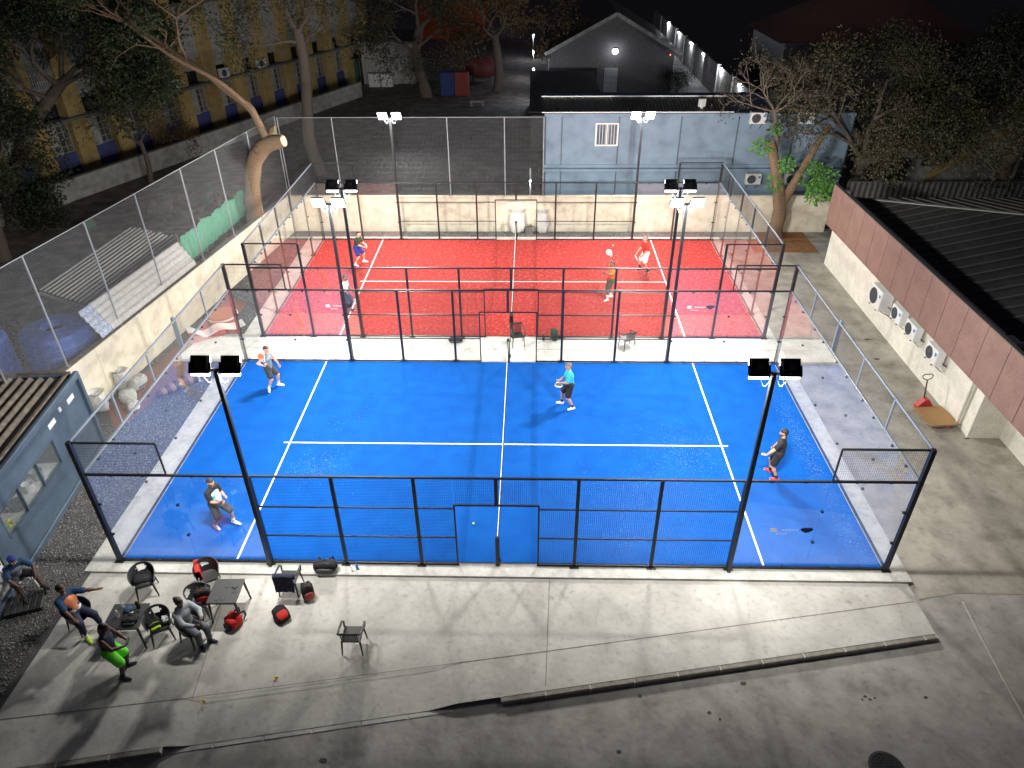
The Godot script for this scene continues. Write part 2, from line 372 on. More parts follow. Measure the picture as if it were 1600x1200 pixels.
	for s in [["leaf_dark", rgb(0.028, 0.042, 0.018)], ["leaf_mid", rgb(0.05, 0.075, 0.03)], ["leaf_bright", rgb(0.11, 0.30, 0.045)], ["leaf_olive", rgb(0.085, 0.08, 0.045)], ["leaf_dry", rgb(0.16, 0.105, 0.05)]]:
		var l := mat(s[0], s[1], 0.6); l.backlight_enabled = true; l.backlight = Color(0.4, 0.4, 0.3)
		l.vertex_color_use_as_albedo = true
	mat("oil_stain", rgb(0.05, 0.047, 0.043), 0.7)
	mat("iron_cover", rgb(0.05, 0.05, 0.052), 0.6, 0.4)
	mat("leaf_litter", rgb(0.50, 0.34, 0.04), 0.8)
	mat("container_red", rgb(0.30, 0.045, 0.03), 0.6)
	mat("container_cobalt", rgb(0.025, 0.06, 0.28), 0.6)
	mat("dull_green", rgb(0.03, 0.13, 0.10), 0.7)
	mat("dusty_red", rgb(0.26, 0.075, 0.08), 0.7)
	mat("bright_green", rgb(0.03, 0.22, 0.09), 0.7)
	mat("orange_paint", rgb(0.60, 0.13, 0.03), 0.8)
	mat("shell_white", rgb(0.62, 0.64, 0.62), 0.6)
	mat("shell_red", rgb(0.34, 0.06, 0.04), 0.6)
	mat("shell_brown", rgb(0.27, 0.15, 0.09), 0.7)
	mat("stripe_dark", rgb(0.09, 0.04, 0.03), 0.7)
	for s in [["flood_glow", rgb(1, 1, 1), 7.0], ["lamp_glow", rgb(0.95, 0.96, 1.0), 5.0], ["dim_glow", rgb(1.0, 0.5, 0.25), 1.0]]:
		var e := mat(s[0], rgb(0.8, 0.8, 0.8), 0.4)
		e.emission_enabled = true; e.emission = s[1]; e.emission_energy_multiplier = s[2]
	var ph := mat("phone_screen", rgb(0.6, 0.65, 0.7), 0.2)
	ph.emission_enabled = true; ph.emission = Color(0.8, 0.88, 1.0); ph.emission_energy_multiplier = 0.5

const NEAR_Z := [0.0, -12.0]
const OFF_X := [0.0, 0.07]
const FLOOD := 21.0

func view_and_sky():
	var cam := Camera3D.new()
	cam.name = "camera"
	add_child(cam)
	cam.transform = Transform3D(Basis(Vector3(0.999691, -0.008008, -0.023521), Vector3(-0.00639, 0.831952, -0.554811), Vector3(0.024011, 0.55479, 0.831644)), Vector3(0.791323, 14.416692, 13.081683))
	cam.fov = 56.42
	cam.near = 0.1; cam.far = 900.0
	cam.current = true
	var env := Environment.new()
	env.background_mode = Environment.BG_SKY
	var sky := ProceduralSkyMaterial.new()
	sky.sky_top_color = Color(0.10, 0.10, 0.14)
	sky.sky_horizon_color = Color(0.20, 0.17, 0.18)
	sky.ground_horizon_color = Color(0.05, 0.045, 0.05)
	sky.ground_bottom_color = Color(0.03, 0.03, 0.03)
	env.sky = Sky.new()
	env.sky.sky_material = sky
	env.background_energy_multiplier = 0.26
	env.tonemap_mode = Environment.TONE_MAPPER_LINEAR
	env.tonemap_exposure = 3.4
	env.sdfgi_enabled = true; env.ssao_enabled = true; env.ssil_enabled = true
	var we := WorldEnvironment.new()
	we.name = "environment"
	we.environment = env
	add_child(we)
	var moon := DirectionalLight3D.new()
	moon.name = "night_sky_light"
	moon.light_energy = 0.004; moon.light_angular_distance = 12.0; moon.light_color = Color(0.85, 0.88, 1.0)
	moon.shadow_enabled = true
	moon.rotation_degrees = Vector3(-65, 30, 0)
	add_child(moon)

func sheet(called: String, poly: PackedVector2Array, y: float, m: Material, thick := 0.0) -> MeshInstance3D:
	# a flat piece of ground; poly holds (x, z)
	var mb := MB.new()
	var p2 := PackedVector2Array()
	for q in poly: p2.append(Vector2(q.x, -q.y))
	mb.prism(p2, maxf(thick, 0.02), Transform3D(Basis(Vector3.RIGHT, Vector3.FORWARD, Vector3.UP), Vector3(0, y - maxf(thick, 0.02) / 2, 0)))
	return struct(called, mb, m)

func rect(x0: float, z0: float, x1: float, z1: float) -> PackedVector2Array:
	return PackedVector2Array([Vector2(x0, z0), Vector2(x1, z0), Vector2(x1, z1), Vector2(x0, z1)])

func kerb_z(x: float) -> float: return 3.965 - 0.178 * x

func ground():
	var mb := MB.new()
	mb.quad(Vector3(-300, -0.6, 60), Vector3(300, -0.6, 60), Vector3(300, -0.6, -420), Vector3(-300, -0.6, -420))
	struct("ground", mb, M.dirt)
	sheet("yard_ground", rect(-90, -200, 60, -23.6), -0.03, M.dirt, 0.3)
	sheet("scrub_ground", rect(-90, -23.6, -10.9, 30), -0.09, M.dirt, 0.3)
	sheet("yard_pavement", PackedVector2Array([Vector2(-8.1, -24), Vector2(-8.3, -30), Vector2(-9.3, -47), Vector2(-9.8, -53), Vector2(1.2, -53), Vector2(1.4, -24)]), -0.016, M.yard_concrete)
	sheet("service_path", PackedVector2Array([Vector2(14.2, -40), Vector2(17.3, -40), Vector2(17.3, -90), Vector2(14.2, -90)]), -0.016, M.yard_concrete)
	sheet("gravel_bed", PackedVector2Array([Vector2(-14.9, -5), Vector2(-12.1, -23.4), Vector2(-10.7, -23.4), Vector2(-10.7, 9), Vector2(-16, 9)]), -0.05, M.gravel, 0.1)
	sheet("gravel_strip", rect(-10.9, -23.3, 12.6, -22.3), -0.045, M.gravel, 0.1)
	sheet("soil_patch", rect(12.0, -23.3, 15.2, -20.6), -0.055, M.red_soil, 0.1)
	# the court slab
	for r in [["court_slab", -10.85, -10.98, 10.6, 0.45], ["court_slab", -10.85, -22.45, 10.6, -11.0]]:
		sheet(r[0], rect(r[1], r[2], r[3], r[4]), 0.0, M.slab_concrete, 0.35)
	# the patio: falls to the road where the kerb is dropped
	mb = MB.new()
	var nx := 120
	var nz := 24
	var f := func(i: int, j: int) -> Vector3:
		var x := lerpf(-10.8, 10.5, float(i) / nx)
		var t := float(j) / nz
		var zf := kerb_z(x) - 0.13
		var drop := smoothstep(-6.9, -6.2, x) * (1.0 - smoothstep(-1.5, -0.6, x)) * 0.118 * smoothstep(0.55, 1.0, t)
		return Vector3(x, -0.07 - drop, lerpf(0.452, zf, t))
	mb.grid(nx, nz, f, true)
	struct("patio", mb, M.patio_concrete)
	var zs := [[-10.8, kerb_z(-10.8)], [10.5, kerb_z(10.5)]]
	mb = MB.new()
	mb.quad(Vector3(10.5, -0.6, kerb_z(10.5) - 0.13), Vector3(10.5, -0.6, 0.452), Vector3(10.5, -0.07, 0.452), Vector3(10.5, -0.07, kerb_z(10.5) - 0.13))
	mb.quad(Vector3(-10.8, -0.6, 0.452), Vector3(-10.8, -0.6, kerb_z(-10.8) - 0.13), Vector3(-10.8, -0.07, kerb_z(-10.8) - 0.13), Vector3(-10.8, -0.07, 0.452))
	struct("patio_side", mb, M.patio_concrete)
	# saw-cut joints in the slab and the patio are real gaps between kerb stones and pale fillets
	var kerb := Node3D.new()
	kerb.name = "kerb"; kerb.set_meta("kind", "structure")
	add_child(kerb)
	var x := -10.8
	while x < 10.45:
		var x1 := minf(x + 1.0, 10.5)
		var lowered := x1 > -6.2 and x < -0.8
		var end := not lowered and (absf(x1 + 6.2) < 0.9 or absf(x + 0.8) < 0.9)
		var top := -0.190 if lowered else -0.07
		var a := Vector3(x + 0.012, 0, kerb_z(x) - 0.065)
		var b := Vector3(x1 - 0.012, 0, kerb_z(x1) - 0.065)
		var st := MB.new()
		var h := top + 0.45
		st.bar(a + Vector3.UP * (top - h / 2), b + Vector3.UP * (top - h / 2), 0.128, h, 0.018)
		obj("kerb_stone", st, M.patio_concrete if lowered else M.kerb_concrete, kerb)
		var mo := MB.new()
		mo.bar(b + Vector3(-0.004, top - h / 2 - 0.006, 0), b + Vector3(0.028, top - h / 2 - 0.006, -0.005), 0.12, h)
		obj("mortar_joint", mo, M.mortar, kerb)
		x = x1
	# lane beside the courts and road in front, one sheet that falls towards the road
	mb = MB.new()
	var fl := func(i: int, j: int) -> Vector3:
		var xx := lerpf(-40.0, 40.0, float(i) / 80)
		var zz := lerpf(30.0, -23.5, float(j) / 107)
		return Vector3(xx, -0.20 + 0.13 * (1.0 - smoothstep(-1.5, 3.2, zz)) * smoothstep(9.8, 10.4, xx), zz)
	mb.grid(80, 107, fl)
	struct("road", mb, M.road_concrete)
	mb = MB.new()
	var fl2 := func(i: int, j: int) -> Vector3:
		var xx := lerpf(10.604, 11.62, float(i) / 4) if i <= 4 else lerpf(11.62, 24.0, (i - 4) / 20.0)
		var zz := lerpf(lerpf(0.9, 0.7, clampf((xx - 10.6), 0.0, 1.0)), -20.6, float(j) / 60)
		return Vector3(xx, -0.196 + 0.135 * (1.0 - smoothstep(-1.5, 3.2, zz)), zz)
	mb.grid(24, 60, fl2)
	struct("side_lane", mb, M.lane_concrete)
	# saw-cut joints in the patio
	for q in [[-10.75, 4.55, -6.9, 3.98], [-6.9, 3.98, 1.2, 2.62], [1.2, 2.62, 10.4, 1.02], [-6.95, 0.46, -6.6, 3.93], [1.35, 0.46, 1.2, 3.5]]:
		var jb := MB.new()
		jb.bar(Vector3(q[0], -0.066, q[1]), Vector3(q[2], -0.066, q[3]), 0.014, 0.004)
		struct("saw_joint", jb, M.cement_cap)
	for i in 8:
		var z0 := 0.95 + i * 0.4
		var lb := MB.new()
		var ya := -0.194 + 0.13 * (1.0 - smoothstep(-1.5, 3.2, z0)); var yb := -0.194 + 0.13 * (1.0 - smoothstep(-1.5, 3.2, z0 + 0.4))
		lb.bar(Vector3(11.66 - i * 0.022, ya, z0), Vector3(11.638 - i * 0.022, yb, z0 + 0.4), 0.035, 0.012)
		struct("pale_joint", lb, M.mortar)
	# oil drips and a drain cover on the road
	rng.seed = 91
	for q in [[8.27, 3.55, 0.05, 0.03], [8.35, 3.62, 0.04, 0.03], [8.18, 3.63, 0.03, 0.02], [8.47, 3.58, 0.025, 0.02], [9.6, 3.55, 0.06, 0.03], [5.66, 3.28, 0.09, 0.05], [4.75, 4.0, 0.05, 0.04], [4.95, 4.15, 0.03, 0.03], [3.3, 3.63, 0.05, 0.04], [14.25, -12.0, 0.16, 0.05], [14.05, -10.5, 0.14, 0.07], [15.0, -5.6, 0.10, 0.04], [2.7, 4.9, 0.06, 0.04], [-3.4, 5.2, 0.09, 0.06]]:
		var pl := PackedVector2Array()
		for k in 12:
			var r := rng.randf_range(0.65, 1.0)
			pl.append(Vector2(q[0] + cos(TAU * k / 12) * q[2] * r, q[1] + sin(TAU * k / 12) * q[3] * r))
		var yy := -0.196 + 0.13 * (1.0 - smoothstep(-1.5, 3.2, q[1])) * smoothstep(9.8, 10.4, q[0]) + (0.004 if q[1] < 0.9 else 0.0)
		sheet("oil_stain", pl, yy + 0.004, M.oil_stain)
	var cover := thing("manhole_cover", "round dark iron manhole cover in the road surface", "manhole cover", Vector3(8.1, -0.196, 5.15))
	mb = MB.new()
	mb.lathe([Vector2(0.36, 0), Vector2(0.36, 0.012), Vector2(0.30, 0.014), Vector2(0.295, 0.006), Vector2(0.0, 0.006)], 28)
	obj("frame", mb, M.iron_cover, cover)
	mb = MB.new()
	for i in range(-4, 5):
		for j in range(-4, 5):
			if Vector2(i, j).length() < 4.6: mb.box(Vector3(i * 0.06, 0.009, j * 0.06), Vector3(0.038, 0.012, 0.038), Basis(Vector3.UP, 0.785 * ((i + j) % 2)))
	obj("tread_pattern", mb, M.iron_cover, cover)
	gravel_stones()

func gravel_stones():
	# loose stones on the gravel beds
	rng.seed = 17
	var st := MB.new()
	var dirs := [Vector3(1, 0, 0.2), Vector3(0.2, 0, -1), Vector3(-1, 0, -0.1), Vector3(-0.1, 0, 0.9)]
	for i in 4:
		st.flat(dirs[i] * 0.5, dirs[(i + 1) % 4] * 0.55, Vector3(0.08, 0.5, 0.05))
		st.flat(dirs[(i + 1) % 4] * 0.55, dirs[i] * 0.5, Vector3(0, -0.35, 0))
	var spots := []
	for r in [[-14.6, -6.0, -10.86, 7.0, 15000], [-13.6, -22.4, -10.86, -6.0, 11000], [-10.9, -23.25, 12.0, -22.47, 9000]]:
		for i in r[4]:
			var p := Vector3(rng.randf_range(r[0], r[2]), -0.045, rng.randf_range(r[1], r[3]))
			if r[4] == 11000 and p.x < -14.35 + (p.z + 6.6) * (-2.4 / 16.8) + 0.15: continue
			if r[4] == 15000 and p.x < -12.4 - (p.z - 0.5) * (-0.12) * (1.0 if p.z > -5 else 1.0) and p.z > -5.0: continue
			spots.append(p)
	var mm := MultiMesh.new()
	mm.transform_format = MultiMesh.TRANSFORM_3D
	mm.use_colors = true
	mm.mesh = st.mesh()
	mm.instance_count = spots.size()
	for i in spots.size():
		var s := rng.randf_range(0.025, 0.07)
		mm.set_instance_transform(i, Transform3D(Basis(Vector3.UP, rng.randf() * TAU) * Basis(Vector3.RIGHT, rng.randf_range(-0.5, 0.5)) * Basis.from_scale(Vector3(s, s * 0.8, s * 0.8)), spots[i]))
		var t := rng.randf_range(0.05, 0.30)
		mm.set_instance_color(i, Color(t, t * 0.98, t * 0.96))
	var o := MultiMeshInstance3D.new()
	o.name = "gravel_stones"
	o.multimesh = mm
	var gm := mat("stone", Color.WHITE, 0.9); gm.vertex_color_use_as_albedo = true
	o.material_override = gm
	o.set_meta("kind", "stuff"); o.set_meta("label", "loose grey crushed stone covering the beds around the courts"); o.set_meta("category", "gravel")
	add_child(o)

func net_panel(mb: MB, o: Vector3, ux: Vector3, uy: Vector3, step: float, r: float):
	# welded square mesh over the parallelogram o, ux, uy
	var lx := ux.length(); var ly := uy.length()
	var nx := int(round(lx / step)); var ny := int(round(ly / step))
	for i in range(1, nx):
		var a := o + ux * (float(i) / nx)
		mb.wire(a, a + uy, r)
	var w := ux.cross(uy).normalized() * r * 1.6
	for j in range(1, ny):
		var a := o + uy * (float(j) / ny) + w
		mb.wire(a, a + ux, r)

func court(k: int):
	var zn: float = NEAR_Z[k]
	var ox: float = OFF_X[k]
	var cname: String = ["blue", "red"][k]
	# playing surface with its lines
	var turf := sheet(cname + "_court_turf", rect(ox - 10.008, zn - 9.995, ox + 10.008, zn - 0.005), 0.018, M[cname + "_turf"], 0.017)
	var lines := [[-6.95, -9.98, 0.05, 9.96, 0], [6.95, -9.98, 0.05, 9.96, 0], [-7.15, -5.025, 14.3, 0.05, 1]]
	for l in lines:
		var mb := MB.new()
		if l[4] == 0: mb.box(Vector3(ox + l[0], 0.0205, zn + l[1] + l[3] / 2), Vector3(l[2], 0.003, l[3]))
		else: mb.box(Vector3(ox + l[0] + l[2] / 2, 0.0235, zn + l[1] + l[3] / 2), Vector3(l[2], 0.003, l[3]))
		obj("court_line", mb, M.line_white, turf)
	# infill sand brushed up on the turf
	rng.seed = 300 + k
	var sand := MB.new()
	var drifts := [[5.8, -4.6, 1.3, 1.4, 260], [4.6, -3.6, 1.6, 1.2, 90], [9.55, -4.5, 0.35, 3.6, 420], [9.6, -1.2, 0.3, 1.0, 80], [-5.6, -4.0, 0.9, 0.8, 90], [-5.9, -3.6, 0.8, 0.6, 60], [3.9, -0.9, 1.0, 0.5, 40], [-5.2, -6.3, 1.2, 0.8, 30], [0, -5, 9, 4.6, 120]] if k == 0 else [[-2.5, -6.0, 2.6, 1.8, 420], [-4.5, -4.0, 2.0, 1.0, 160], [3.0, -3.0, 3.0, 1.6, 200], [2.0, -7.5, 3.0, 1.6, 240], [-2, -8.8, 4, 0.6, 160], [0, -5, 9, 4.6, 500], [8.5, -2, 1.0, 1.6, 80], [6.5, -6.5, 1.0, 1.5, 90]]
	for d in drifts:
		for i in d[4] * 3:
			var p := Vector3(ox + d[0] + rng.randfn() * d[2] * 0.55, 0.0215, zn + d[1] + rng.randfn() * d[3] * 0.55)
			if absf(p.x - ox) > 9.9 or p.z > zn - 0.1 or p.z < zn - 9.9: continue
			var s := rng.randf_range(0.006, 0.02)
			var a := rng.randf() * TAU
			var e := Vector3(cos(a), 0, sin(a))
			var w := Vector3(-e.z, 0, e.x)
			sand.flat(p - e * s, p + w * s * 0.4, p + e * s * rng.randf_range(0.6, 1.5))
	var sm: StandardMaterial3D = M.sand if k == 0 else mat("sand_red", rgb(0.80, 0.42, 0.36), 0.95)
	var so := obj("sand_infill", sand, sm, turf)
	stuff(so)
	# enclosure
	var e := thing(cname + "_court_enclosure", ["black steel and glass enclosure around the blue padel court", "black steel and glass enclosure around the red padel court"][k], "court enclosure", Vector3(ox, 0, zn))
	var post := func(x: float, z: float, y0: float, y1: float, w: float):
		var mb := MB.new()
		mb.box(Vector3(x, (y0 + y1) / 2, z), Vector3(w, y1 - y0, w), Basis(), 0.006)
		obj("post", mb, M.steel_black_lit if y0 > 2.5 and absf(x) > 9.0 else M.steel_black, e)
		if y0 < 0.01:
			mb = MB.new()
			mb.box(Vector3(x, 0.007, z), Vector3(0.24, 0.014, 0.2))
			for sx in [-1, 1]:
				for sz in [-1, 1]: mb.lathe([Vector2(0.014, 0), Vector2(0.014, 0.035), Vector2(0, 0.036)], 6, Transform3D(Basis(), Vector3(x + sx * 0.09, 0.012, z + sz * 0.075)))
			obj("base_plate", mb, M.steel_black, e)
	var rail := func(a: Vector3, b: Vector3, w: float):
		var mb := MB.new()
		mb.bar(a, b, w, w, 0.004)
		obj("rail", mb, M.steel_black_lit if absf(a.x - b.x) < 0.01 and a.y > 2.0 else M.steel_black, e)
	var wires := func(o: Vector3, ux: Vector3, uy: Vector3):
		var mb := MB.new()
		net_panel(mb, o, ux, uy, 0.05, 0.0026)
		obj("wire_mesh", mb, M.wire_black, e)
	var glass := func(a: Vector3, b: Vector3, y0: float, y1: float):
		var mb := MB.new()
		var d := (b - a).normalized() * 0.006
		mb.bar(a + d + Vector3.UP * (y0 + y1) / 2, b - d + Vector3.UP * (y0 + y1) / 2, 0.012, y1 - y0)
		obj("glass_panel", mb, M.glass, e)
	var clamp_at := func(p: Vector3):
		var mb := MB.new()
		mb.box(p, Vector3(0.07, 0.055, 0.07), Basis(), 0.008)
		obj("clamp", mb, M.steel_black, e)
	for side in 2:
		var s := 1.0 if side == 0 else -1.0
		var z := 0.06 if side == 0 else -10.06
		for sx in [-1.0, 1.0]:
			post.call(sx * 10.07, z, 0.0, 4.0, 0.11)
			post.call(sx * 4.0, z, 0.0, 3.0, 0.085); post.call(sx * 2.0, z, 0.0, 3.0, 0.085)
			post.call(sx * 6.0, z, 0.0, 3.0, 0.09)
			if k == 1: post.call(sx * 8.0, z, 0.0, 4.0, 0.08)
			else: post.call(sx * 8.0, z, 3.02, 4.0, 0.04)
			glass.call(Vector3(sx * 10.0, 0, z - s * 0.05), Vector3(sx * 8.0, 0, z - s * 0.05), 0.03, 2.97)
			glass.call(Vector3(sx * 8.0, 0, z - s * 0.05), Vector3(sx * 6.0, 0, z - s * 0.05), 0.03, 2.97)
			for yy in [0.95, 2.0]:
				clamp_at.call(Vector3(sx * 8.0, yy, z - s * 0.03)); clamp_at.call(Vector3(sx * 9.98, yy, z - s * 0.03)); clamp_at.call(Vector3(sx * 6.06, yy, z - s * 0.03))
			for xx in [6.6, 7.4, 8.6, 9.4]:
				clamp_at.call(Vector3(sx * xx, 0.05, z - s * 0.02)); clamp_at.call(Vector3(sx * xx, 2.96, z - s * 0.03))
			rail.call(Vector3(sx * 10.0, 3.0, z), Vector3(sx * 6.05, 3.0, z), 0.055)
			rail.call(Vector3(sx * 5.95, 3.0, z), Vector3(0, 3.0, z), 0.05)
			rail.call(Vector3(sx * 10.0, 0.025, z), Vector3(sx * 6.05, 0.025, z), 0.05)
			rail.call(Vector3(sx * 5.95, 0.025, z), Vector3(sx * 1.05, 0.025, z), 0.045)
			rail.call(Vector3(sx * 10.0, 3.98, z), Vector3(sx * 8.0, 3.98, z), 0.045)
			wires.call(Vector3(sx * 10.0, 3.02, z), Vector3(sx * -2.0, 0, 0), Vector3(0, 0.95, 0))
			for yy in [1.0, 2.0]:
				for seg in [[5.95, 4.045], [3.955, 2.045], [1.955, 1.05]]:
					rail.call(Vector3(sx * seg[0], yy, z), Vector3(sx * seg[1], yy, z), 0.035)
			for seg in [[5.96, 4.04], [3.96, 2.04], [1.96, 1.07]]:
				wires.call(Vector3(sx * seg[0], 0.05, z), Vector3(sx * (seg[1] - seg[0]), 0, 0), Vector3(0, 2.93, 0))
			wires.call(Vector3(sx * 1.05, 2.14, z), Vector3(-sx * 1.05, 0, 0), Vector3(0, 0.84, 0))
			# the gateway in the middle
			var mb := MB.new()
			mb.box(Vector3(sx * 1.05, 1.06, z), Vector3(0.045, 2.12, 0.045), Basis(), 0.004)
			obj("gate_jamb", mb, M.steel_black, e)
			rail.call(Vector3(sx * 1.07, 2.12, z), Vector3(0, 2.12, z), 0.045)
		post.call(0.0, z, 2.14, 3.0, 0.085)
	for sx in [-1.0, 1.0]:
		var x: float = sx * 10.07
		for i in 5:
			var z0 := -2.0 * i; var z1 := z0 - 2.0
			glass.call(Vector3(sx * 10.02, 0, z0), Vector3(sx * 10.02, 0, z1), 0.03, 2.97)
			if i > 0:
				if k == 1: post.call(x + sx * 0.03, z0, 0.0, 4.0, 0.07)
				else:
					post.call(x, z0, 3.02, 4.0, 0.05)
				for yy in [0.95, 2.0]: clamp_at.call(Vector3(sx * 10.03, yy, z0))
			wires.call(Vector3(x, 3.02, z0), Vector3(0, 0, -2.0), Vector3(0, 0.95, 0))
			clamp_at.call(Vector3(sx * 10.03, 2.95, z0 - 0.6)); clamp_at.call(Vector3(sx * 10.03, 2.95, z0 - 1.4))
		rail.call(Vector3(x, 3.0, 0.0), Vector3(x, 3.0, -10.0), 0.06)
		rail.call(Vector3(x, 3.98, 0.0), Vector3(x, 3.98, -10.0), 0.05)
		rail.call(Vector3(sx * 10.062, 0.03, 0.0), Vector3(sx * 10.062, 0.03, -10.0), 0.06)
		if k == 0:
			post.call(x + sx * 0.07, -6.0, 2.9, 4.05, 0.09)
	# sponsor stickers on the glass
	for sx in ([1.0] if k == 0 else [-1.0, 1.0]):
		var st := MB.new()
		var zz := 0.06 - 0.05 + 0.0085
		var p := Vector3(sx * 7.1 - 0.15, 1.35, zz)
		st.box(p, Vector3(0.16, 0.12, 0.003))
		for i in 5: st.box(p + Vector3(0.24 + i * 0.085, 0, 0), Vector3(0.065, 0.03, 0.003))
		for i in 4: st.box(p + Vector3(0.12 + i * 0.07, -0.13, 0), Vector3(0.055, 0.02, 0.003))
		obj("sticker_lettering", st, M.vinyl_white, e)
		st = MB.new()
		st.prism(PackedVector2Array([Vector2(-0.16, 0.05), Vector2(-0.09, 0.08), Vector2(0.09, 0.08), Vector2(0.16, 0.05), Vector2(0.13, -0.03), Vector2(0.0, -0.1), Vector2(-0.13, -0.03)]), 0.003, Transform3D(Basis(), p + Vector3(0.82, 0, 0)))
		obj("sticker_badge", st, M.navy_cloth, e)
	# the net
	var nt := thing(cname + "_court_net", "dark net with white band across the %s court" % cname, "net", Vector3(ox, 0.02, zn))
	for z in [0.0, -10.0]:
		var mb := MB.new()
		mb.box(Vector3(0, 0.48, z + (0.05 if z > -1 else -0.05)), Vector3(0.11, 1.0, 0.11), Basis(), 0.012)
		mb.box(Vector3(0.05, 0.2, z + (0.12 if z > -1 else -0.12)), Vector3(0.08, 0.12, 0.1), Basis(), 0.01)
		obj("net_post", mb, M.steel_black, nt)
	var mb := MB.new()
	for i in range(1, 222):
		var z := -0.045 * i
		mb.wire(Vector3(0, 0.03, z), Vector3(0, 0.86 - 0.03 * sin(-z / 10 * PI), z), 0.0007)
	for j in 19: mb.wire(Vector3(0.002, 0.04 + j * 0.0435, -0.03), Vector3(0.002, 0.04 + j * 0.0435, -9.97), 0.0007)
	obj("net_mesh", mb, M.wire_black, nt)
	mb = MB.new()
	for i in 20:
		var za := -0.02 - 0.498 * i; var zb := za - 0.498
		mb.bar(Vector3(0, 0.885 - 0.04 * sin(-za / 10 * PI), za), Vector3(0, 0.885 - 0.04 * sin(-zb / 10 * PI), zb), 0.016, 0.06)
	obj("net_band", mb, M.line_white, nt)

func flood_mast(x: float, z: float, face: float, label: String):
	# face: +1 shines towards +z, -1 towards -z
	var t := thing("floodlight_mast", label, "floodlight", Vector3(x, 0, z), 0.0 if face > 0 else PI, "floodlight masts of the courts")
	var mb := MB.new()
	mb.box(Vector3(0, 3.05, 0), Vector3(0.1, 6.1, 0.1), Basis(), 0.008)
	obj("mast", mb, M.steel_black, t)
	mb = MB.new()
	mb.box(Vector3(0, 6.13, 0), Vector3(0.95, 0.06, 0.06), Basis(), 0.006)
	obj("crossarm", mb, M.steel_black, t)
	for sx in [-1.0, 1.0]:
		var tilt := deg_to_rad(36.0)
		var bs := Basis(Vector3.RIGHT, tilt)   # local +z is where the lamp shines
		var at := Vector3(sx * 0.33, 6.25, 0.05)
		var h := Node3D.new()
		h.name = "floodlight"
		t.add_child(h, true)
		h.position = at; h.basis = bs
		var hb := MB.new()
		hb.box(Vector3.ZERO, Vector3(0.42, 0.36, 0.06), Basis(), 0.012)
		for i in 9: hb.box(Vector3(-0.176 + i * 0.044, 0, -0.05), Vector3(0.008, 0.32, 0.045))
		hb.box(Vector3(0, 0, -0.07), Vector3(0.18, 0.14, 0.05), Basis(), 0.01)
		obj("housing", hb, M.black_plastic, h)
		hb = MB.new()
		for e in [-1.0, 1.0]: hb.bar(Vector3(e * 0.222, -0.2, -0.02), Vector3(e * 0.222, 0.03, -0.02), 0.012, 0.04)
		hb.bar(Vector3(-0.228, -0.2, -0.02), Vector3(0.228, -0.2, -0.02), 0.012, 0.04)
		obj("bracket", hb, M.steel_black, h)
		hb = MB.new()
		hb.box(Vector3(0, -0.04, 0.05), Vector3(0.42, 0.44, 0.04), Basis(), 0.012)
		obj("lens", hb, M.flood_glow, h)
		var l := AreaLight3D.new()
		l.name = "floodlight_beam"
		l.area_size = Vector2(0.42, 0.38)
		l.light_energy = FLOOD
		l.light_color = Color(1.0, 0.985, 0.95)
		l.area_range = 200.0
		l.shadow_enabled = true
		h.add_child(l)
		l.position = Vector3(0, -0.03, 0.076)
		l.rotation.y = PI
		var cb := MB.new()
		var pts := []
		var rr := []
		for i in 9:
			var q := i / 8.0
			pts.append(Vector3(sx * (0.33 - 0.29 * q), 6.18 - 0.30 * sin(q * PI) - 0.1 * q, -0.06)); rr.append(0.006)
		cb.tube(pts, rr, 5)
		obj("cable", cb, M.white_enamel, t)

func boundary_wall(label: String, a: Vector3, b: Vector3, h: float, bay: float, cap_m: Material):
	# plastered wall with a joint and a shallow pilaster at every bay; outside of the court is the side the posts stand on
	var w := thing("boundary_wall", label, "wall")
	var n := int(round(a.distance_to(b) / bay))
	var d := (b - a) / n
	var dn := d.normalized()
	for i in n:
		var p := a + d * i + dn * 0.012
		var q := a + d * (i + 1) - dn * 0.012
		var mb := MB.new()
		mb.bar(p + Vector3.UP * (h / 2 - 0.15), q + Vector3.UP * (h / 2 - 0.15), 0.18, h + 0.3, 0.008)
		obj("wall_panel", mb, M.cream_plaster, w)
		mb = MB.new()
		mb.box(a + d * (i + 1) + Vector3.UP * (h / 2 - 0.17), Vector3(0.10, h + 0.26, 0.155), Basis(Vector3.UP, atan2(-dn.z, dn.x)), 0.0)
		obj("joint", mb, M.cream_plaster, w)
		mb = MB.new()
		mb.bar(p + Vector3.UP * (h + 0.022), q + Vector3.UP * (h + 0.022), 0.21, 0.04, 0.006)
		obj("coping", mb, cap_m, w)

func mesh_fence(label: String, tops: Array, y0: float, y1: float, full: Array):
	var f := thing("mesh_fence", label, "fence")
	for i in tops.size():
		var p: Vector3 = tops[i]
		var mb := MB.new()
		var yb: float = 0.0 if i in full else y0
		mb.tube([p + Vector3.UP * yb, p + Vector3.UP * y1], [0.032, 0.032], 8)
		mb.box(p + Vector3.UP * (yb + 0.01), Vector3(0.16, 0.02, 0.16))
		obj("fence_post", mb, M.galvanised, f)
	for i in tops.size() - 1:
		var p: Vector3 = tops[i]
		var q: Vector3 = tops[i + 1]
		var mb := MB.new()
		mb.tube([p + Vector3.UP * (y1 - 0.02), q + Vector3.UP * (y1 - 0.02)], [0.022, 0.022], 6)
		obj("top_rail", mb, M.galvanised, f)
		mb = MB.new()
		net_panel(mb, p + Vector3.UP * (y0 + 0.03), q - p, Vector3.UP * (y1 - y0 - 0.06), 0.065, 0.0027)
		obj("wire_netting", mb, M.galvanised_wire, f)

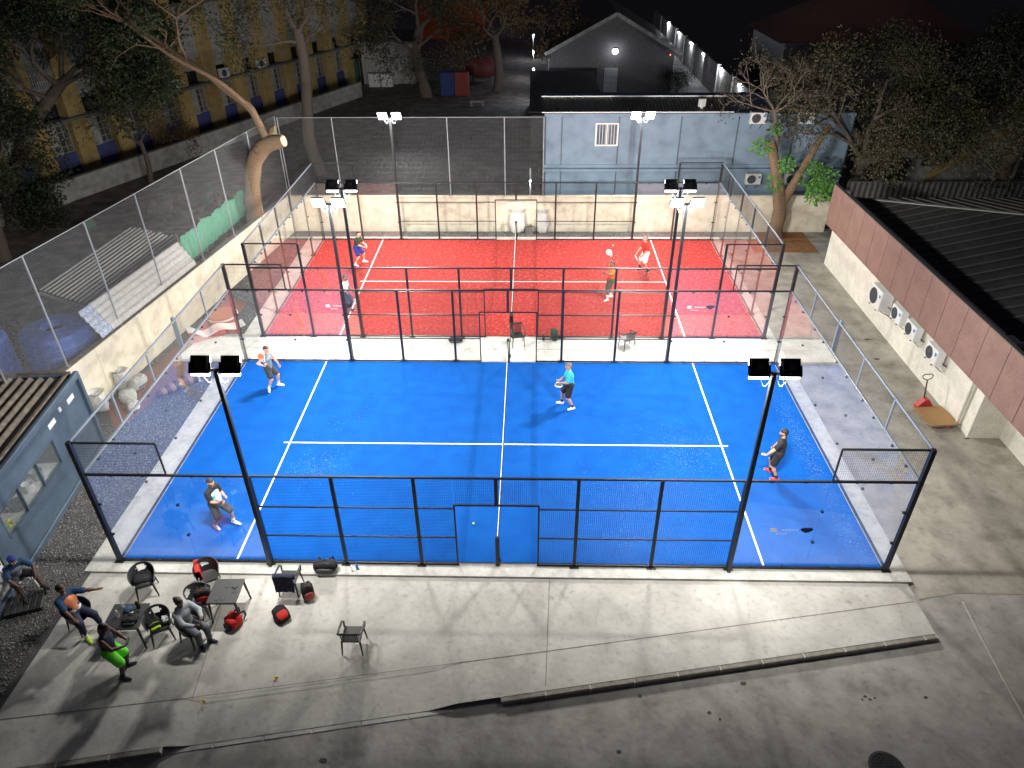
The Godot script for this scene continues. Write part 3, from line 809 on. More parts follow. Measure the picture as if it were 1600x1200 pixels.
func ac_unit(label: String, at: Vector3, turn: float, w := 0.8, h := 0.56, d := 0.3, side_fan := false):
	# at: middle of the back, on the wall; local +z looks away from the wall
	var a := thing("air_conditioner", label, "air conditioner", at, turn, "outdoor air conditioner units")
	var mb := MB.new()
	mb.box(Vector3(0, 0, d / 2 + 0.1), Vector3(w, h, d), Basis(), 0.02)
	obj("casing", mb, M.white_enamel, a)
	var fx := -w * 0.14
	mb = MB.new()
	mb.lathe([Vector2(h * 0.40, 0), Vector2(h * 0.40, 0.012), Vector2(h * 0.36, 0.014), Vector2(h * 0.35, 0.004), Vector2(0.0, 0.004)], 24, Transform3D(Basis(Vector3.RIGHT, PI / 2), Vector3(fx, 0, d + 0.1)))
	obj("fan_recess", mb, M.grille_dark, a)
	mb = MB.new()
	for i in range(1, 5): 
		var pts := []
		var rr := []
		for k in 21:
			pts.append(Vector3(fx + sin(TAU * k / 20) * h * 0.085 * i, cos(TAU * k / 20) * h * 0.085 * i, d + 0.118)); rr.append(0.003)
		mb.tube(pts, rr, 4, false)
	for i in 6: mb.bar(Vector3(fx, 0, d + 0.116), Vector3(fx + sin(TAU * i / 6) * h * 0.38, cos(TAU * i / 6) * h * 0.38, d + 0.116), 0.006, 0.006)
	obj("fan_grille", mb, M.steel_grey, a)
	mb = MB.new()
	mb.box(Vector3(w * 0.36, h * 0.22, d + 0.1025), Vector3(0.12, 0.12, 0.005))
	obj("energy_label", mb, M.label_blue, a)
	mb = MB.new()
	for sx in [-0.3, 0.3]:
		mb.box(Vector3(sx * w, -h / 2 - 0.02, d / 2 + 0.05), Vector3(0.04, 0.035, d + 0.14))
		mb.bar(Vector3(sx * w, -h / 2 - 0.3, 0.0), Vector3(sx * w, -h / 2 - 0.03, d), 0.03, 0.03)
	obj("bracket", mb, M.steel_grey, a)
	mb = MB.new()
	var pp := []
	var pr := []
	for k in 7:
		var t := k / 6.0
		pp.append(Vector3(w / 2 + 0.015 + 0.09 * sin(t * PI), -h * 0.25 - 0.12 * t, d * 0.5 - (d * 0.5) * t)); pr.append(0.018)
	mb.tube(pp, pr, 6)
	obj("pipe", mb, M.black_plastic, a)
	return a

func window(parent: Node, at: Vector3, w: float, h: float, cols: int, rows: int, frame: Material, bars := 0):
	# local x right, y up, z out; one frame with its panes
	var mb := MB.new()
	var t := 0.07
	for sx in [-1.0, 1.0]: mb.box(at + Vector3(sx * (w / 2 - t / 2), 0, 0.02), Vector3(t, h, 0.08), Basis(), 0.006)
	for sy in [-1.0, 1.0]: mb.box(at + Vector3(0, sy * (h / 2 - t / 2), 0.018), Vector3(w - 2 * t, t, 0.076), Basis(), 0.006)
	for i in range(1, cols): mb.box(at + Vector3(-w / 2 + w * i / cols, 0, 0.016), Vector3(t * 0.8, h - 2 * t, 0.07))
	for j in range(1, rows): mb.box(at + Vector3(0, -h / 2 + h * j / rows, 0.014), Vector3(w - 2 * t, t * 0.6, 0.066))
	for i in bars:
		var bx := -w / 2 + w * (i + 0.5) / bars
		mb.box(at + Vector3(bx, 0, 0.062), Vector3(0.022, h - t, 0.016))
	var f := obj("window", mb, frame, parent)
	for i in cols:
		for j in rows:
			mb = MB.new()
			mb.box(at + Vector3(-w / 2 + w * (i + 0.5) / cols, -h / 2 + h * (j + 0.5) / rows, 0.0), Vector3(w / cols - 0.03, h / rows - 0.03, 0.006))
			obj("pane", mb, M.window_glass, f)

func wall_lamp(called: String, label: String, at: Vector3, energy: float, r := 0.07, grp := "small white lamps along the far walls") -> Node3D:
	var t := thing(called, label, "lamp", at, 0.0, grp)
	var mb := MB.new()
	mb.ball(Vector3.ZERO, Vector3(r, r, r), 12, 8)
	obj("lamp_globe", mb, M.lamp_glow, t)
	mb = MB.new()
	mb.lathe([Vector2(r * 0.5, r * 0.8), Vector2(r * 0.9, r * 1.0), Vector2(r * 0.9, r * 1.25), Vector2(0, r * 1.4)], 10)
	obj("lamp_cap", mb, M.steel_grey, t)
	var l := OmniLight3D.new()
	l.name = "lamp_light"
	l.light_energy = energy; l.light_size = r * 0.8; l.omni_range = 60.0; l.omni_attenuation = 2.0
	l.light_color = Color(0.92, 0.95, 1.0)
	l.shadow_enabled = true
	t.add_child(l)
	return t

func corrugated(mb: MB, o: Vector3, ux: Vector3, uy: Vector3, pitch: float, depth: float):
	# ribs run along uy
	var n := ux.cross(uy).normalized()
	var k := int(ux.length() / pitch) * 6
	mb.grid(k, 1, func(i: int, j: int) -> Vector3: return o + ux * (float(i) / k) + uy * j + n * depth * 0.5 * sin(TAU * i / 6.0))

func setting():
	var L0 := Vector3(-14.95, 0, -2.4)
	var L1 := Vector3(-11.95, 0, -23.45)
	boundary_wall("tall cream plaster wall along the gravel bed, sacks leaning on it", L0, L1, 1.93, 2.8, M.cement_cap)
	boundary_wall("cream plaster wall behind the red court, below the wire fence", L1 + Vector3(0.12, 0, 0), Vector3(16.3, 0, -23.45), 1.83, 2.8, M.cream_plaster)
	var pts := []
	for z in [-4.2, -6.45, -9.24, -12.01, -15.0, -17.7, -20.6, -23.5]: pts.append(L0.lerp(L1, (L0.z - z) / (L0.z - L1.z)))
	mesh_fence("tall wire fence standing on the cream wall beside the gravel bed", pts, 1.97, 5.88, [3])
	pts = []
	for x in [-11.82, -9.1, -6.2, -3.37, -0.52, 1.44]: pts.append(Vector3(x, 0, -23.5))
	mesh_fence("tall wire fence behind the red court in front of the dark yard", pts, 1.87, 5.82, [4])
	container_building()
	right_building()
	kiosk()
	yellow_building()
	far_things()
	left_yard()

func container_building():
	var c := thing("container_building", "two storey pale blue container building behind the red court", "building", Vector3(0, 0, -25.0))
	var xs := [1.55, 2.4, 5.33, 8.5, 11.4, 14.3, 17.2]
	for fl in 2:
		var y0 := 0.0 if fl == 0 else 2.86
		var y1 := 2.8 if fl == 0 else 5.62
		for i in xs.size() - 1:
			var mb := MB.new()
			var hole: bool = fl == 1 and i == 1
			if hole:
				for q in [[xs[i], 4.12, y0, y1], [5.39 - 0.07, xs[i + 1], y0, y1], [4.12, 5.32, y0, 3.99], [4.12, 5.32, 5.15, y1]]:
					if q[1] - q[0] > 0.02: mb.box(Vector3((q[0] + q[1]) / 2, (q[2] + q[3]) / 2, -0.05), Vector3(q[1] - q[0], q[3] - q[2], 0.1))
			else: mb.box(Vector3((xs[i] + xs[i + 1]) / 2, (y0 + y1) / 2, -0.05), Vector3(xs[i + 1] - xs[i] - 0.012, y1 - y0, 0.1), Basis(), 0.004)
			obj("wall_panel", mb, M.container_blue, c)
		for i in xs.size():
			var mb := MB.new()
			mb.box(Vector3(xs[i], (y0 + y1) / 2, 0.012), Vector3(0.06 if i != 1 else 0.03, y1 - y0, 0.03), Basis(), 0.006)
			obj("cover_strip", mb, M.container_seam, c)
		var mb := MB.new()
		mb.box(Vector3(9.37, y0 + 0.09, 0.02), Vector3(15.75, 0.14, 0.06), Basis(), 0.01)
		mb.box(Vector3(9.37, y1 - 0.08, 0.021), Vector3(15.75, 0.14, 0.06), Basis(), 0.01)
		obj("frame_rail", mb, M.container_blue, c)
	var mb := MB.new()
	mb.box(Vector3(9.37, 2.8, -2.6), Vector3(15.6, 5.55, 4.9))
	obj("body", mb, M.container_blue, c)
	mb = MB.new()
	corrugated(mb, Vector3(1.4, 5.70, 0.1), Vector3(9.6, 0, 0), Vector3(0, 0.32, -1.9), 0.18, 0.04)
	obj("roof_sheet", mb, M.roof_black, c)
	mb = MB.new()
	mb.box(Vector3(6.2, 6.06, -1.85), Vector3(9.7, 0.06, 0.06))
	mb.box(Vector3(6.2, 5.70, 0.13), Vector3(9.7, 0.05, 0.05))
	obj("roof_edge", mb, M.white_paint, c)
	window(c, Vector3(4.755 - 0.035, 4.57, 0.0), 1.2, 1.16, 2, 1, M.white_paint, 8)
	mb = MB.new()
	mb.box(Vector3(4.72, 4.57, -0.14), Vector3(1.18, 1.14, 0.04))
	obj("blind", mb, M.grille_dark, c)
	ac_unit("air conditioner high on the blue container wall, nearest the bare twigs", Vector3(12.25, 5.45, -24.98), 0.0)
	ac_unit("air conditioner high on the blue container wall, half under the dark crown", Vector3(14.65, 5.45, -24.98), 0.0)
	ac_unit("air conditioner low on the blue container wall, just left of the tree trunk", Vector3(12.55, 2.35, -24.98), 0.0)
	ac_unit("air conditioner low on the blue container wall, seen behind the tree trunk", Vector3(14.6, 2.35, -24.98), 0.0)
	var w := thing("rooftop_floodlight", "white box floodlight switched off on the container roof edge", "floodlight", Vector3(9.5, 5.74, -25.4))
	mb = MB.new(); mb.box(Vector3(0, 0.3, 0), Vector3(0.34, 0.4, 0.22), Basis(Vector3.UP, 0.5), 0.02)
	obj("housing", mb, M.white_enamel, w)
	mb = MB.new(); mb.box(Vector3(0, 0.06, 0), Vector3(0.1, 0.14, 0.1))
	obj("bracket", mb, M.white_enamel, w)

func right_building():
	var b := thing("service_building", "long cream building with brown fascia and black roof beside the lane", "building", Vector3(15, 0, 0))
	var xf := func(x: float, y: float, z: float) -> Vector3: return Vector3(x, y, z)
	# wall in panels, with the recessed doorway
	var seg := [[-19.3, -16.0, 0.0], [-16.0, -12.7, 0.0], [-12.7, -9.4, 0.0], [-9.4, -6.2, 0.0], [-4.25, -1.0, 1.05], [-1.0, 4.0, 1.05], [4.0, 9.0, 1.05]]
	for s in seg:
		var mb := MB.new()
		mb.box(Vector3(s[2] + 0.15, 1.7, (s[0] + s[1]) / 2), Vector3(0.3, 3.6, s[1] - s[0] - 0.006), Basis(), 0.004)
		obj("wall_panel", mb, M.white_plaster, b)
	var mb := MB.new()
	mb.box(Vector3(0.25, 1.7, -5.95), Vector3(0.42, 3.6, 0.36), Basis(), 0.01)
	obj("corner_pier", mb, M.white_plaster, b)
	mb = MB.new()
	mb.box(Vector3(0.6, 1.7, -5.68), Vector3(1.2, 3.6, 0.1))
	mb.box(Vector3(1.2, 1.7, -5.0), Vector3(0.3, 3.6, 1.5))
	obj("recess_wall", mb, M.white_plaster, b)
	mb = MB.new()
	mb.box(Vector3(6.0, 1.5, -19.15), Vector3(11.8, 3.3, 0.3))
	obj("end_wall", mb, M.white_plaster, b)
	mb = MB.new()
	mb.box(Vector3(0.45, 2.12, -5.0), Vector3(1.6, 0.06, 29.0))
	obj("soffit", mb, M.white_plaster, b)
	# fascia boards, one by one
	var z := -19.2
	while z < 9.0:
		mb = MB.new()
		mb.box(Vector3(-0.43, 2.95, z + 0.6), Vector3(0.06, 1.84, 1.178), Basis(), 0.004)
		obj("fascia_panel", mb, M.brown_cladding, b)
		z += 1.2
	mb = MB.new()
	mb.box(Vector3(-0.39, 2.95, -5.0), Vector3(0.03, 1.78, 28.3))
	obj("fascia_frame", mb, M.roof_black, b)
	mb = MB.new()
	mb.box(Vector3(-0.40, 3.885, -5.0), Vector3(0.15, 0.035, 28.5), Basis(), 0.006)
	obj("fascia_cap", mb, M.roof_rib, b)
	mb = MB.new()
	mb.box(Vector3(6.0, 2.66, -19.18), Vector3(12.8, 1.1, 0.06))
	obj("end_fascia", mb, M.brown_cladding, b)
	mb = MB.new()
	mb.box(Vector3(-0.05, 3.2, -5.0), Vector3(0.62, 0.05, 28.2))
	obj("gutter", mb, M.roof_black, b)
	# hipped metal roof
	var e0 := Vector3(0.25, 3.28, -19.0)
	var top := Vector3(6.6, 4.75, -12.0)
	var e1 := Vector3(0.25, 3.28, 9.0)
	var t1 := Vector3(6.6, 4.75, 9.0)
	mb = MB.new()
	mb.flat(e0, top, Vector3(0.25, 3.28, -12.0)); mb.quad(Vector3(0.25, 3.28, -12.0), top, t1, e1)
	mb.flat(e0, Vector3(13.0, 3.28, -19.0), top)
	mb.quad(top, Vector3(13.0, 3.28, -19.0), Vector3(13.0, 3.28, 9.0), t1)
	obj("roof_slope", mb, M.roof_black, b)
	z = -18.4
	while z < 8.9:
		var k := clampf((z + 19.0) / 7.0, 0.0, 1.0)
		mb = MB.new()
		mb.bar(Vector3(0.27, 3.31, z), Vector3(0.25, 3.28, z).lerp(Vector3(6.6, 4.75, z), k) + Vector3(0, 0.03, 0), 0.05, 0.05)
		obj("roof_seam", mb, M.roof_rib, b)
		z += 0.62
	for i in range(1, 14):
		var x := 0.25 + i * 0.6
		var k := clampf((x - 0.25) / 6.35, 0.0, 1.0) if x < 6.6 else clampf((13.0 - x) / 6.4, 0.0, 1.0)
		mb = MB.new()
		mb.bar(Vector3(x, 3.31, -18.98), Vector3(x, 3.31 + 1.47 * k, -19.0 + 7.0 * k), 0.05, 0.05)
		obj("roof_seam", mb, M.roof_rib, b)
	mb = MB.new()
	mb.bar(e0 + Vector3(0, 0.05, 0), top + Vector3(0, 0.06, 0), 0.2, 0.05, 0.01)
	mb.bar(top + Vector3(0, 0.06, 0), t1 + Vector3(0, 0.06, 0), 0.2, 0.05, 0.01)
	obj("hip_capping", mb, mat("hip_metal", rgb(0.22, 0.22, 0.225), 0.4), b)
	# services on the wall
	mb = MB.new()
	mb.tube([Vector3(-0.05, 2.1, -6.28), Vector3(-0.05, 0.02, -6.28)], [0.045, 0.045], 8)
	obj("downpipe", mb, M.white_plaster, b)
	mb = MB.new()
	mb.box(Vector3(0.6, 1.85, -5.58), Vector3(0.3, 0.14, 0.1), Basis(), 0.02)
	obj("wall_light", mb, M.white_enamel, b)
	ac_unit("large boxy air conditioner on the cream wall, farthest of four under the fascia", Vector3(14.98, 1.52, -12.6), -PI / 2, 1.0, 0.8, 0.5)
	ac_unit("round-fan air conditioner on the cream wall next to the large boxy unit", Vector3(14.98, 1.52, -11.15), -PI / 2)
	ac_unit("round-fan air conditioner on the cream wall, second nearest the pallet truck", Vector3(14.98, 1.52, -9.95), -PI / 2)
	ac_unit("round-fan air conditioner on the cream wall, closest to the pallet truck", Vector3(14.98, 1.52, -8.3), -PI / 2)
	# corrugated fence and pale house beyond the building
	var f := thing("corrugated_fence", "grey corrugated sheet fence behind the black roof", "fence")
	mb = MB.new()
	corrugated(mb, Vector3(16.6, -0.05, -22.6), Vector3(20, 0, 0), Vector3(0, 2.9, 0), 0.28, 0.06)
	obj("sheeting", mb, M.roof_grey, f)
	mb = MB.new(); mb.box(Vector3(26.6, 2.88, -22.55), Vector3(20, 0.06, 0.08))
	obj("top_rail", mb, M.roof_grey, f)

func kiosk():
	# slate container kiosk with a serving hatch; local x along the front (towards the camera), z out of the front
	var ang := atan2(5.43, 0.62)
	var k := thing("kiosk", "slate blue container kiosk with serving window and ribbed roof", "kiosk", Vector3(-13.02, -0.05, -4.92), -ang)
	# local frame: x axis points from the far corner towards the camera, so the front faces local -z
	var len := 8.6
	var T := Vector3(0, 0, 0)
	var wx0 := 2.25
	var wx1 := 5.3
	for q in [[0.0, wx0, 0.0, 2.78], [wx1, 5.9, 0.0, 2.78], [7.0, len, 0.0, 2.78], [wx0, wx1, 0.0, 1.14], [wx0, wx1, 2.0, 2.78], [5.9, 7.0, 2.2, 2.78]]:
		var mb := MB.new()
		mb.box(Vector3((q[0] + q[1]) / 2, (q[2] + q[3]) / 2, 0.04), Vector3(q[1] - q[0], q[3] - q[2], 0.08))
		obj("front_panel", mb, M.kiosk_slate, k)
	var mb := MB.new()
	mb.box(Vector3(6.45, 1.1, 0.06), Vector3(1.06, 2.16, 0.05))
	obj("door", mb, M.white_paint, k)
	mb = MB.new(); mb.box(Vector3(6.02, 1.0, 0.02), Vector3(0.03, 0.14, 0.06))
	obj("door_handle", mb, M.steel_grey, k)
	mb = MB.new()
	mb.box(Vector3(0.06, 1.4, -0.02), Vector3(0.14, 2.86, 0.16), Basis(), 0.015)
	mb.box(Vector3(len / 2, 2.74, -0.03), Vector3(len, 0.2, 0.12), Basis(), 0.015)
	mb.box(Vector3(len / 2, 0.1, -0.03), Vector3(len, 0.18, 0.12), Basis(), 0.015)
	obj("corner_frame", mb, M.kiosk_slate, k)
	for x in [0.75, 2.0]:
		mb = MB.new(); mb.box(Vector3(x, 2.32, -0.005), Vector3(0.4, 0.16, 0.012))
		obj("sign_plate", mb, M.white_paint, k)
	mb = MB.new(); mb.box(Vector3(1.45, 2.42, -0.02), Vector3(0.12, 0.14, 0.05), Basis(), 0.01)
	obj("sensor_box", mb, M.white_enamel, k)
	mb = MB.new()
	for x in [wx0, 3.3, 4.3, wx1]: mb.box(Vector3(x, 1.57, 0.04), Vector3(0.05, 0.86, 0.1))
	for y in [1.14, 2.0]: mb.box(Vector3((wx0 + wx1) / 2, y, 0.04), Vector3(wx1 - wx0, 0.05, 0.11))
	var wf := obj("window", mb, M.kiosk_slate, k)
	for i in 3:
		mb = MB.new(); mb.box(Vector3([2.775, 3.8, 4.8][i], 1.57, 0.05), Vector3(0.98, 0.84, 0.006))
		obj("pane", mb, M.window_glass, wf)
	mb = MB.new()
	mb.box(Vector3(0.05, 1.4, 1.3), Vector3(0.08, 2.7, 2.5)); mb.box(Vector3(len - 0.05, 1.4, 1.3), Vector3(0.08, 2.7, 2.5)); mb.box(Vector3(len / 2, 1.4, 2.52), Vector3(len, 2.7, 0.08))
	obj("back_wall", mb, M.kiosk_slate, k)
	mb = MB.new(); mb.box(Vector3(len / 2, 0.06, 1.3), Vector3(len - 0.2, 0.1, 2.4))
	obj("floor", mb, M.yard_concrete, k)
	mb = MB.new(); mb.box(Vector3(len / 2, 2.62, 1.3), Vector3(len - 0.1, 0.06, 2.44))
	obj("ceiling", mb, M.white_paint, k)
	mb = MB.new()
	corrugated(mb, Vector3(0.25, 2.74, 0.28), Vector3(0, 0.14, 2.3), Vector3(len - 0.25, 0, 0), 0.27, 0.11)
	obj("roof_sheet", mb, M.rust_sheet, k)
	mb = MB.new()
	mb.bar(Vector3(0.1, 2.82, 0.2), Vector3(len, 2.82, 0.2), 0.08, 0.06); mb.bar(Vector3(0.08, 2.83, 0.1), Vector3(0.08, 2.9, 2.6), 0.06, 0.06)
	obj("roof_trim", mb, M.rust_sheet, k)
	# things on the counter inside
	mb = MB.new(); mb.box(Vector3((wx0 + wx1) / 2, 1.08, 0.42), Vector3(wx1 - wx0, 0.06, 0.62))
	obj("counter", mb, M.white_paint, k)
	var base := k.transform
	rng.seed = 71
	var kit := [["steel_pot", "steel pot standing on the kiosk counter under the window", "pot", 2.95, M.galvanised, 0.17, 0.28], ["white_bucket", "white bucket on the kiosk counter beside the steel pot", "bucket", 3.45, M.white_paint, 0.15, 0.26], ["navy_crate", "navy tub on the kiosk counter next to the fruit", "tub", 4.15, M.navy_cloth, 0.2, 0.22]]
	for q in kit:
		var t := thing(q[0], q[1], q[2], base * Vector3(q[3], 1.115, 0.36))
		mb = MB.new()
		mb.lathe([Vector2(0, 0), Vector2(q[5] * 0.85, 0), Vector2(q[5], q[6]), Vector2(q[5] * 1.06, q[6]), Vector2(q[5] * 1.06, q[6] + 0.012), Vector2(q[5] * 0.94, q[6] + 0.012), Vector2(q[5] * 0.8, 0.02), Vector2(0, 0.02)], 18)
		obj("shell", mb, q[4], t)
		mb = MB.new()
		var pts := []
		var rr := []
		for i in 9:
			pts.append(Vector3(cos(PI * i / 8) * q[5] * 1.05, q[6] + sin(PI * i / 8) * 0.11, 0)); rr.append(0.006)
		mb.tube(pts, rr, 5)
		obj("handle", mb, M.steel_grey, t)
	for i in 11:
		var t := thing("lemon", "%s lemon %s of the heap at the end of the kiosk counter" % [["golden", "green", "lime green"][i % 3], ["far corner", "far middle", "far inner", "far end", "near corner", "near middle", "near inner", "near end", "top first", "top second", "top third"][i]], "lemon", base * Vector3(4.75 + 0.13 * (i % 4) + rng.randf_range(-0.02, 0.02), 1.16 + (0.085 if i > 7 else 0.0), 0.24 + 0.13 * (int(i / 4.0) if i < 8 else 0.5)), 0.0, "lemons heaped on the kiosk counter")
		mb = MB.new()
		mb.lathe([Vector2(0.0, -0.06), Vector2(0.012, -0.054), Vector2(0.04, -0.035), Vector2(0.052, 0.0), Vector2(0.04, 0.035), Vector2(0.012, 0.054), Vector2(0, 0.06)], 9, Transform3D(Basis(Vector3(1, 0, 0.3).normalized(), rng.randf_range(1.0, 2.0)), Vector3.ZERO))
		obj("rind", mb, M.volt if i % 3 else M.leaf_litter, t)

func yellow_building():
	var y := thing("yellow_building", "long yellow building with grey screens and blue dado behind the trees", "building", Vector3(-30.65, 0, -28.59), 1.1767)
	var mb := MB.new()
	mb.box(Vector3(16, 6.5, -5.0), Vector3(52, 13, 8.0))
	obj("body", mb, M.dark_void, y)
	for i in 17:
		var x := -9.0 + i * 3.0
		mb = MB.new()
		mb.box(Vector3(x, 6.4, -0.45), Vector3(1.25, 12.8, 0.9), Basis(), 0.02)
		obj("pier", mb, M.yellow_plaster, y)
		if i == 16: break
		var cx := x + 1.5
		# ground floor: white infill with a window, blue dado
		mb = MB.new()
		mb.box(Vector3(cx, 0.65, -0.5), Vector3(1.76, 1.3, 0.2))
		obj("dado", mb, M.blue_paint, y)
		mb = MB.new()
		mb.box(Vector3(cx - 0.45, 2.2, -0.52), Vector3(0.84, 1.8, 0.18))
		mb.box(Vector3(cx, 3.2, -0.52), Vector3(1.74, 0.2, 0.18))
		obj("infill_wall", mb, M.grey_plaster, y)
		window(y, Vector3(cx + 0.42, 2.2, -0.5), 0.88, 1.75, 2, 4, M.dirty_white)
		# balcony slab, parapet recess and screens
		mb = MB.new()
		mb.box(Vector3(cx, 3.42, 0.1), Vector3(3.0, 0.16, 0.7), Basis(), 0.02)
		obj("ledge", mb, M.cement_cap, y)
		mb = MB.new(); mb.box(Vector3(cx, 4.75, -0.7), Vector3(1.76, 0.9, 0.1))
		obj("recess_panel", mb, M.grey_plaster, y)
		mb = MB.new()
		for s in 12: mb.box(Vector3(cx - 0.83 + s * 0.151, 6.95, -0.32), Vector3(0.06, 3.4, 0.16))
		for s in 9: mb.box(Vector3(cx, 5.3 + s * 0.41, -0.26), Vector3(1.75, 0.05, 0.1))
		mb.box(Vector3(cx, 6.95, -0.5), Vector3(1.75, 3.4, 0.06))
		obj("screen", mb, M.screen_grey, y)
		mb = MB.new(); mb.box(Vector3(cx, 8.78, -0.25), Vector3(1.75, 0.2, 0.5))
		obj("ledge", mb, M.cement_cap, y)
		mb = MB.new()
		for s in 12: mb.box(Vector3(cx - 0.83 + s * 0.151, 11.2, -0.32), Vector3(0.06, 2.6, 0.16))
		mb.box(Vector3(cx, 11.2, -0.5), Vector3(1.75, 2.6, 0.06))
		obj("screen", mb, M.screen_grey, y)
	mb = MB.new(); mb.box(Vector3(16, 12.95, -4.6), Vector3(52.4, 0.3, 9.4))
	obj("roof", mb, M.cement_cap, y)
	var tf := y.transform
	var names := ["on the yellow building ledge nearest the dark tree", "on the yellow building ledge behind the long bare branch", "on the yellow building ledge just right of the bare branch", "on the yellow building ledge farthest along the facade"]
	var ss := [9.6, 13.9, 19.1, 23.4]
	for i in 4: ac_unit("air conditioner " + names[i], tf * Vector3(ss[i], 3.86, -0.05), 1.1767, 0.9, 0.66, 0.34)
	var lw := thing("garden_wall", "low stained grey wall in front of the yellow building", "wall")
	var a := Vector3(-30.2, 0, -19.4)
	var b := Vector3(-14.83, 0, -56.3)
	for i in 12:
		mb = MB.new()
		var p := a.lerp(b, i / 12.0); var q := a.lerp(b, (i + 0.996) / 12.0)
		mb.bar(p + Vector3.UP * 0.55, q + Vector3.UP * 0.55, 0.2, 1.3, 0.01)
		obj("wall_panel", mb, M.grey_plaster, lw)
		mb = MB.new()
		mb.bar(p + Vector3.UP * 1.23, q + Vector3.UP * 1.23, 0.28, 0.07, 0.01)
		obj("coping", mb, M.cement_cap, lw)

func far_things():
	var h := thing("gabled_house", "grey gabled house with a bright lamp in its gable", "house", Vector3(0, 0, -57.5))
	var mb := MB.new()
	var gable := PackedVector2Array([Vector2(2.5, -0.1), Vector2(13.7, -0.1), Vector2(13.7, 3.5), Vector2(8.24, 6.4), Vector2(2.5, 3.55)])
	mb.prism(gable, 16.0, Transform3D(Basis(), Vector3(0, 0, -8.0)))
	obj("wall", mb, M.house_wall, h)
	for s in [[2.0, 3.42, 8.24, 6.62], [14.2, 3.38, 8.24, 6.62]]:
		mb = MB.new()
		mb.bar(Vector3(s[0], s[1], -7.8), Vector3(s[2], s[3], -7.8), 17.2, 0.12, 0.0)
		obj("roof", mb, M.roof_black, h)
		mb = MB.new()
		mb.bar(Vector3(s[0], s[1] - 0.02, 0.86), Vector3(s[2], s[3] - 0.02, 0.86), 0.08, 0.3)
		obj("barge_board", mb, M.grey_plaster, h)
	mb = MB.new(); mb.box(Vector3(8.1, 1.05, 0.03), Vector3(1.2, 2.1, 0.05))
	var door := obj("door", mb, M.screen_grey, h)
	mb = MB.new()
	for i in 7: mb.box(Vector3(7.53 + i * 0.19, 1.05, 0.08), Vector3(0.03, 2.1, 0.03))
	for i in 5: mb.box(Vector3(8.1, 0.1 + i * 0.48, 0.081), Vector3(1.2, 0.03, 0.03))
	obj("grille", mb, M.white_paint, door)
	mb = MB.new(); mb.box(Vector3(4.6, 1.3, 0.03), Vector3(4.4, 1.6, 0.06))
	obj("shutter", mb, M.roof_black, h)
	wall_lamp("gable_lamp", "bright round white lamp on the grey house gable", Vector3(8.28, 3.6, -56.75), 1.0, 0.26, "")
	var em := thing("porch_lamp", "tiny orange lamp under the grey house eave", "lamp", Vector3(13.3, 3.2, -57.3))
	mb = MB.new(); mb.ball(Vector3.ZERO, Vector3(0.06, 0.06, 0.06), 8, 6)
	obj("lamp_globe", mb, M.dim_glow, em)
	mb = MB.new(); mb.box(Vector3(0, 0.08, -0.06), Vector3(0.08, 0.04, 0.16))
	obj("lamp_bracket", mb, M.steel_grey, em)
	var s := thing("lean_to_shed", "dark flat-roofed shed between the house and the blue container", "shed", Vector3(0, 0, 0))
	mb = MB.new(); mb.box(Vector3(3.4, 1.2, -46.0), Vector3(5.2, 2.4, 15.0))
	obj("wall", mb, M.roof_grey, s)
	for i in 4:
		mb = MB.new()
		mb.bar(Vector3(0.7, 2.52, -52.0 + i * 3.78), Vector3(6.2, 2.42, -52.0 + i * 3.78), 3.72, 0.07)
		obj("roof_panel", mb, M.roof_grey, s)
	# lamp wall along the service path
	var w := thing("lamp_wall", "long pale boundary wall with lamps receding past the house", "wall")
	for i in 10:
		mb = MB.new(); mb.box(Vector3(17.55, 1.25, -42.0 - i * 5.6), Vector3(0.2, 2.6, 5.57), Basis(), 0.01)
		obj("wall_panel", mb, M.grey_plaster, w)
		mb = MB.new(); mb.box(Vector3(17.5, 1.3, -44.8 - i * 5.6), Vector3(0.34, 2.7, 0.3), Basis(), 0.01)
		obj("pilaster", mb, M.grey_plaster, w)
	var zs := [-47.9, -54.7, -62.2, -68.8, -76.1, -83.5]
	var ord := ["nearest the bare twigs", "second from the bare twigs", "third from the bare twigs", "third from its far end", "second from its far end", "at its far end"]
	for i in 6: wall_lamp("wall_lamp", "small white lamp on the long pale wall, " + ord[i], Vector3(17.28, 2.5, zs[i]), 1.5, 0.09)
	var px := [["lowest", -54.7], ["middle", -64.1], ["topmost", -74.7]]
	for q in px:
		var t := wall_lamp("post_lamp", "white lamp left of the house, %s of the row of three" % q[0], Vector3(1.0, 2.5, q[1]), 1.6, 0.1)
		mb = MB.new(); mb.tube([Vector3(0, -2.5, -0.1), Vector3(0, 0.1, -0.1)], [0.05, 0.05], 8)
		obj("lamp_post", mb, M.grey_plaster, t)
	var fl := wall_lamp("post_lamp", "lone tiny white lamp far off among the brown leaves", Vector3(-7.39, 3.0, -97.9), 0.6, 0.12)
	mb = MB.new(); mb.tube([Vector3(0, -3.0, -0.1), Vector3(0, 0.1, -0.1)], [0.05, 0.05], 8)
	obj("lamp_post", mb, M.grey_plaster, fl)
	var bl := wall_lamp("post_lamp", "short pale lamp post at the corner of the blue container", Vector3(0.78, 1.62, -26.6), 0.8, 0.06)
	mb = MB.new(); mb.tube([Vector3(0, -1.62, -0.09), Vector3(0, 0.7, -0.09)], [0.06, 0.05], 8)
	obj("lamp_post", mb, M.grey_plaster, bl)
	# far yard things
	var d := thing("storage_locker", "blue and red metal locker standing in the dark yard", "locker", Vector3(-6.2, 0, -56.6))
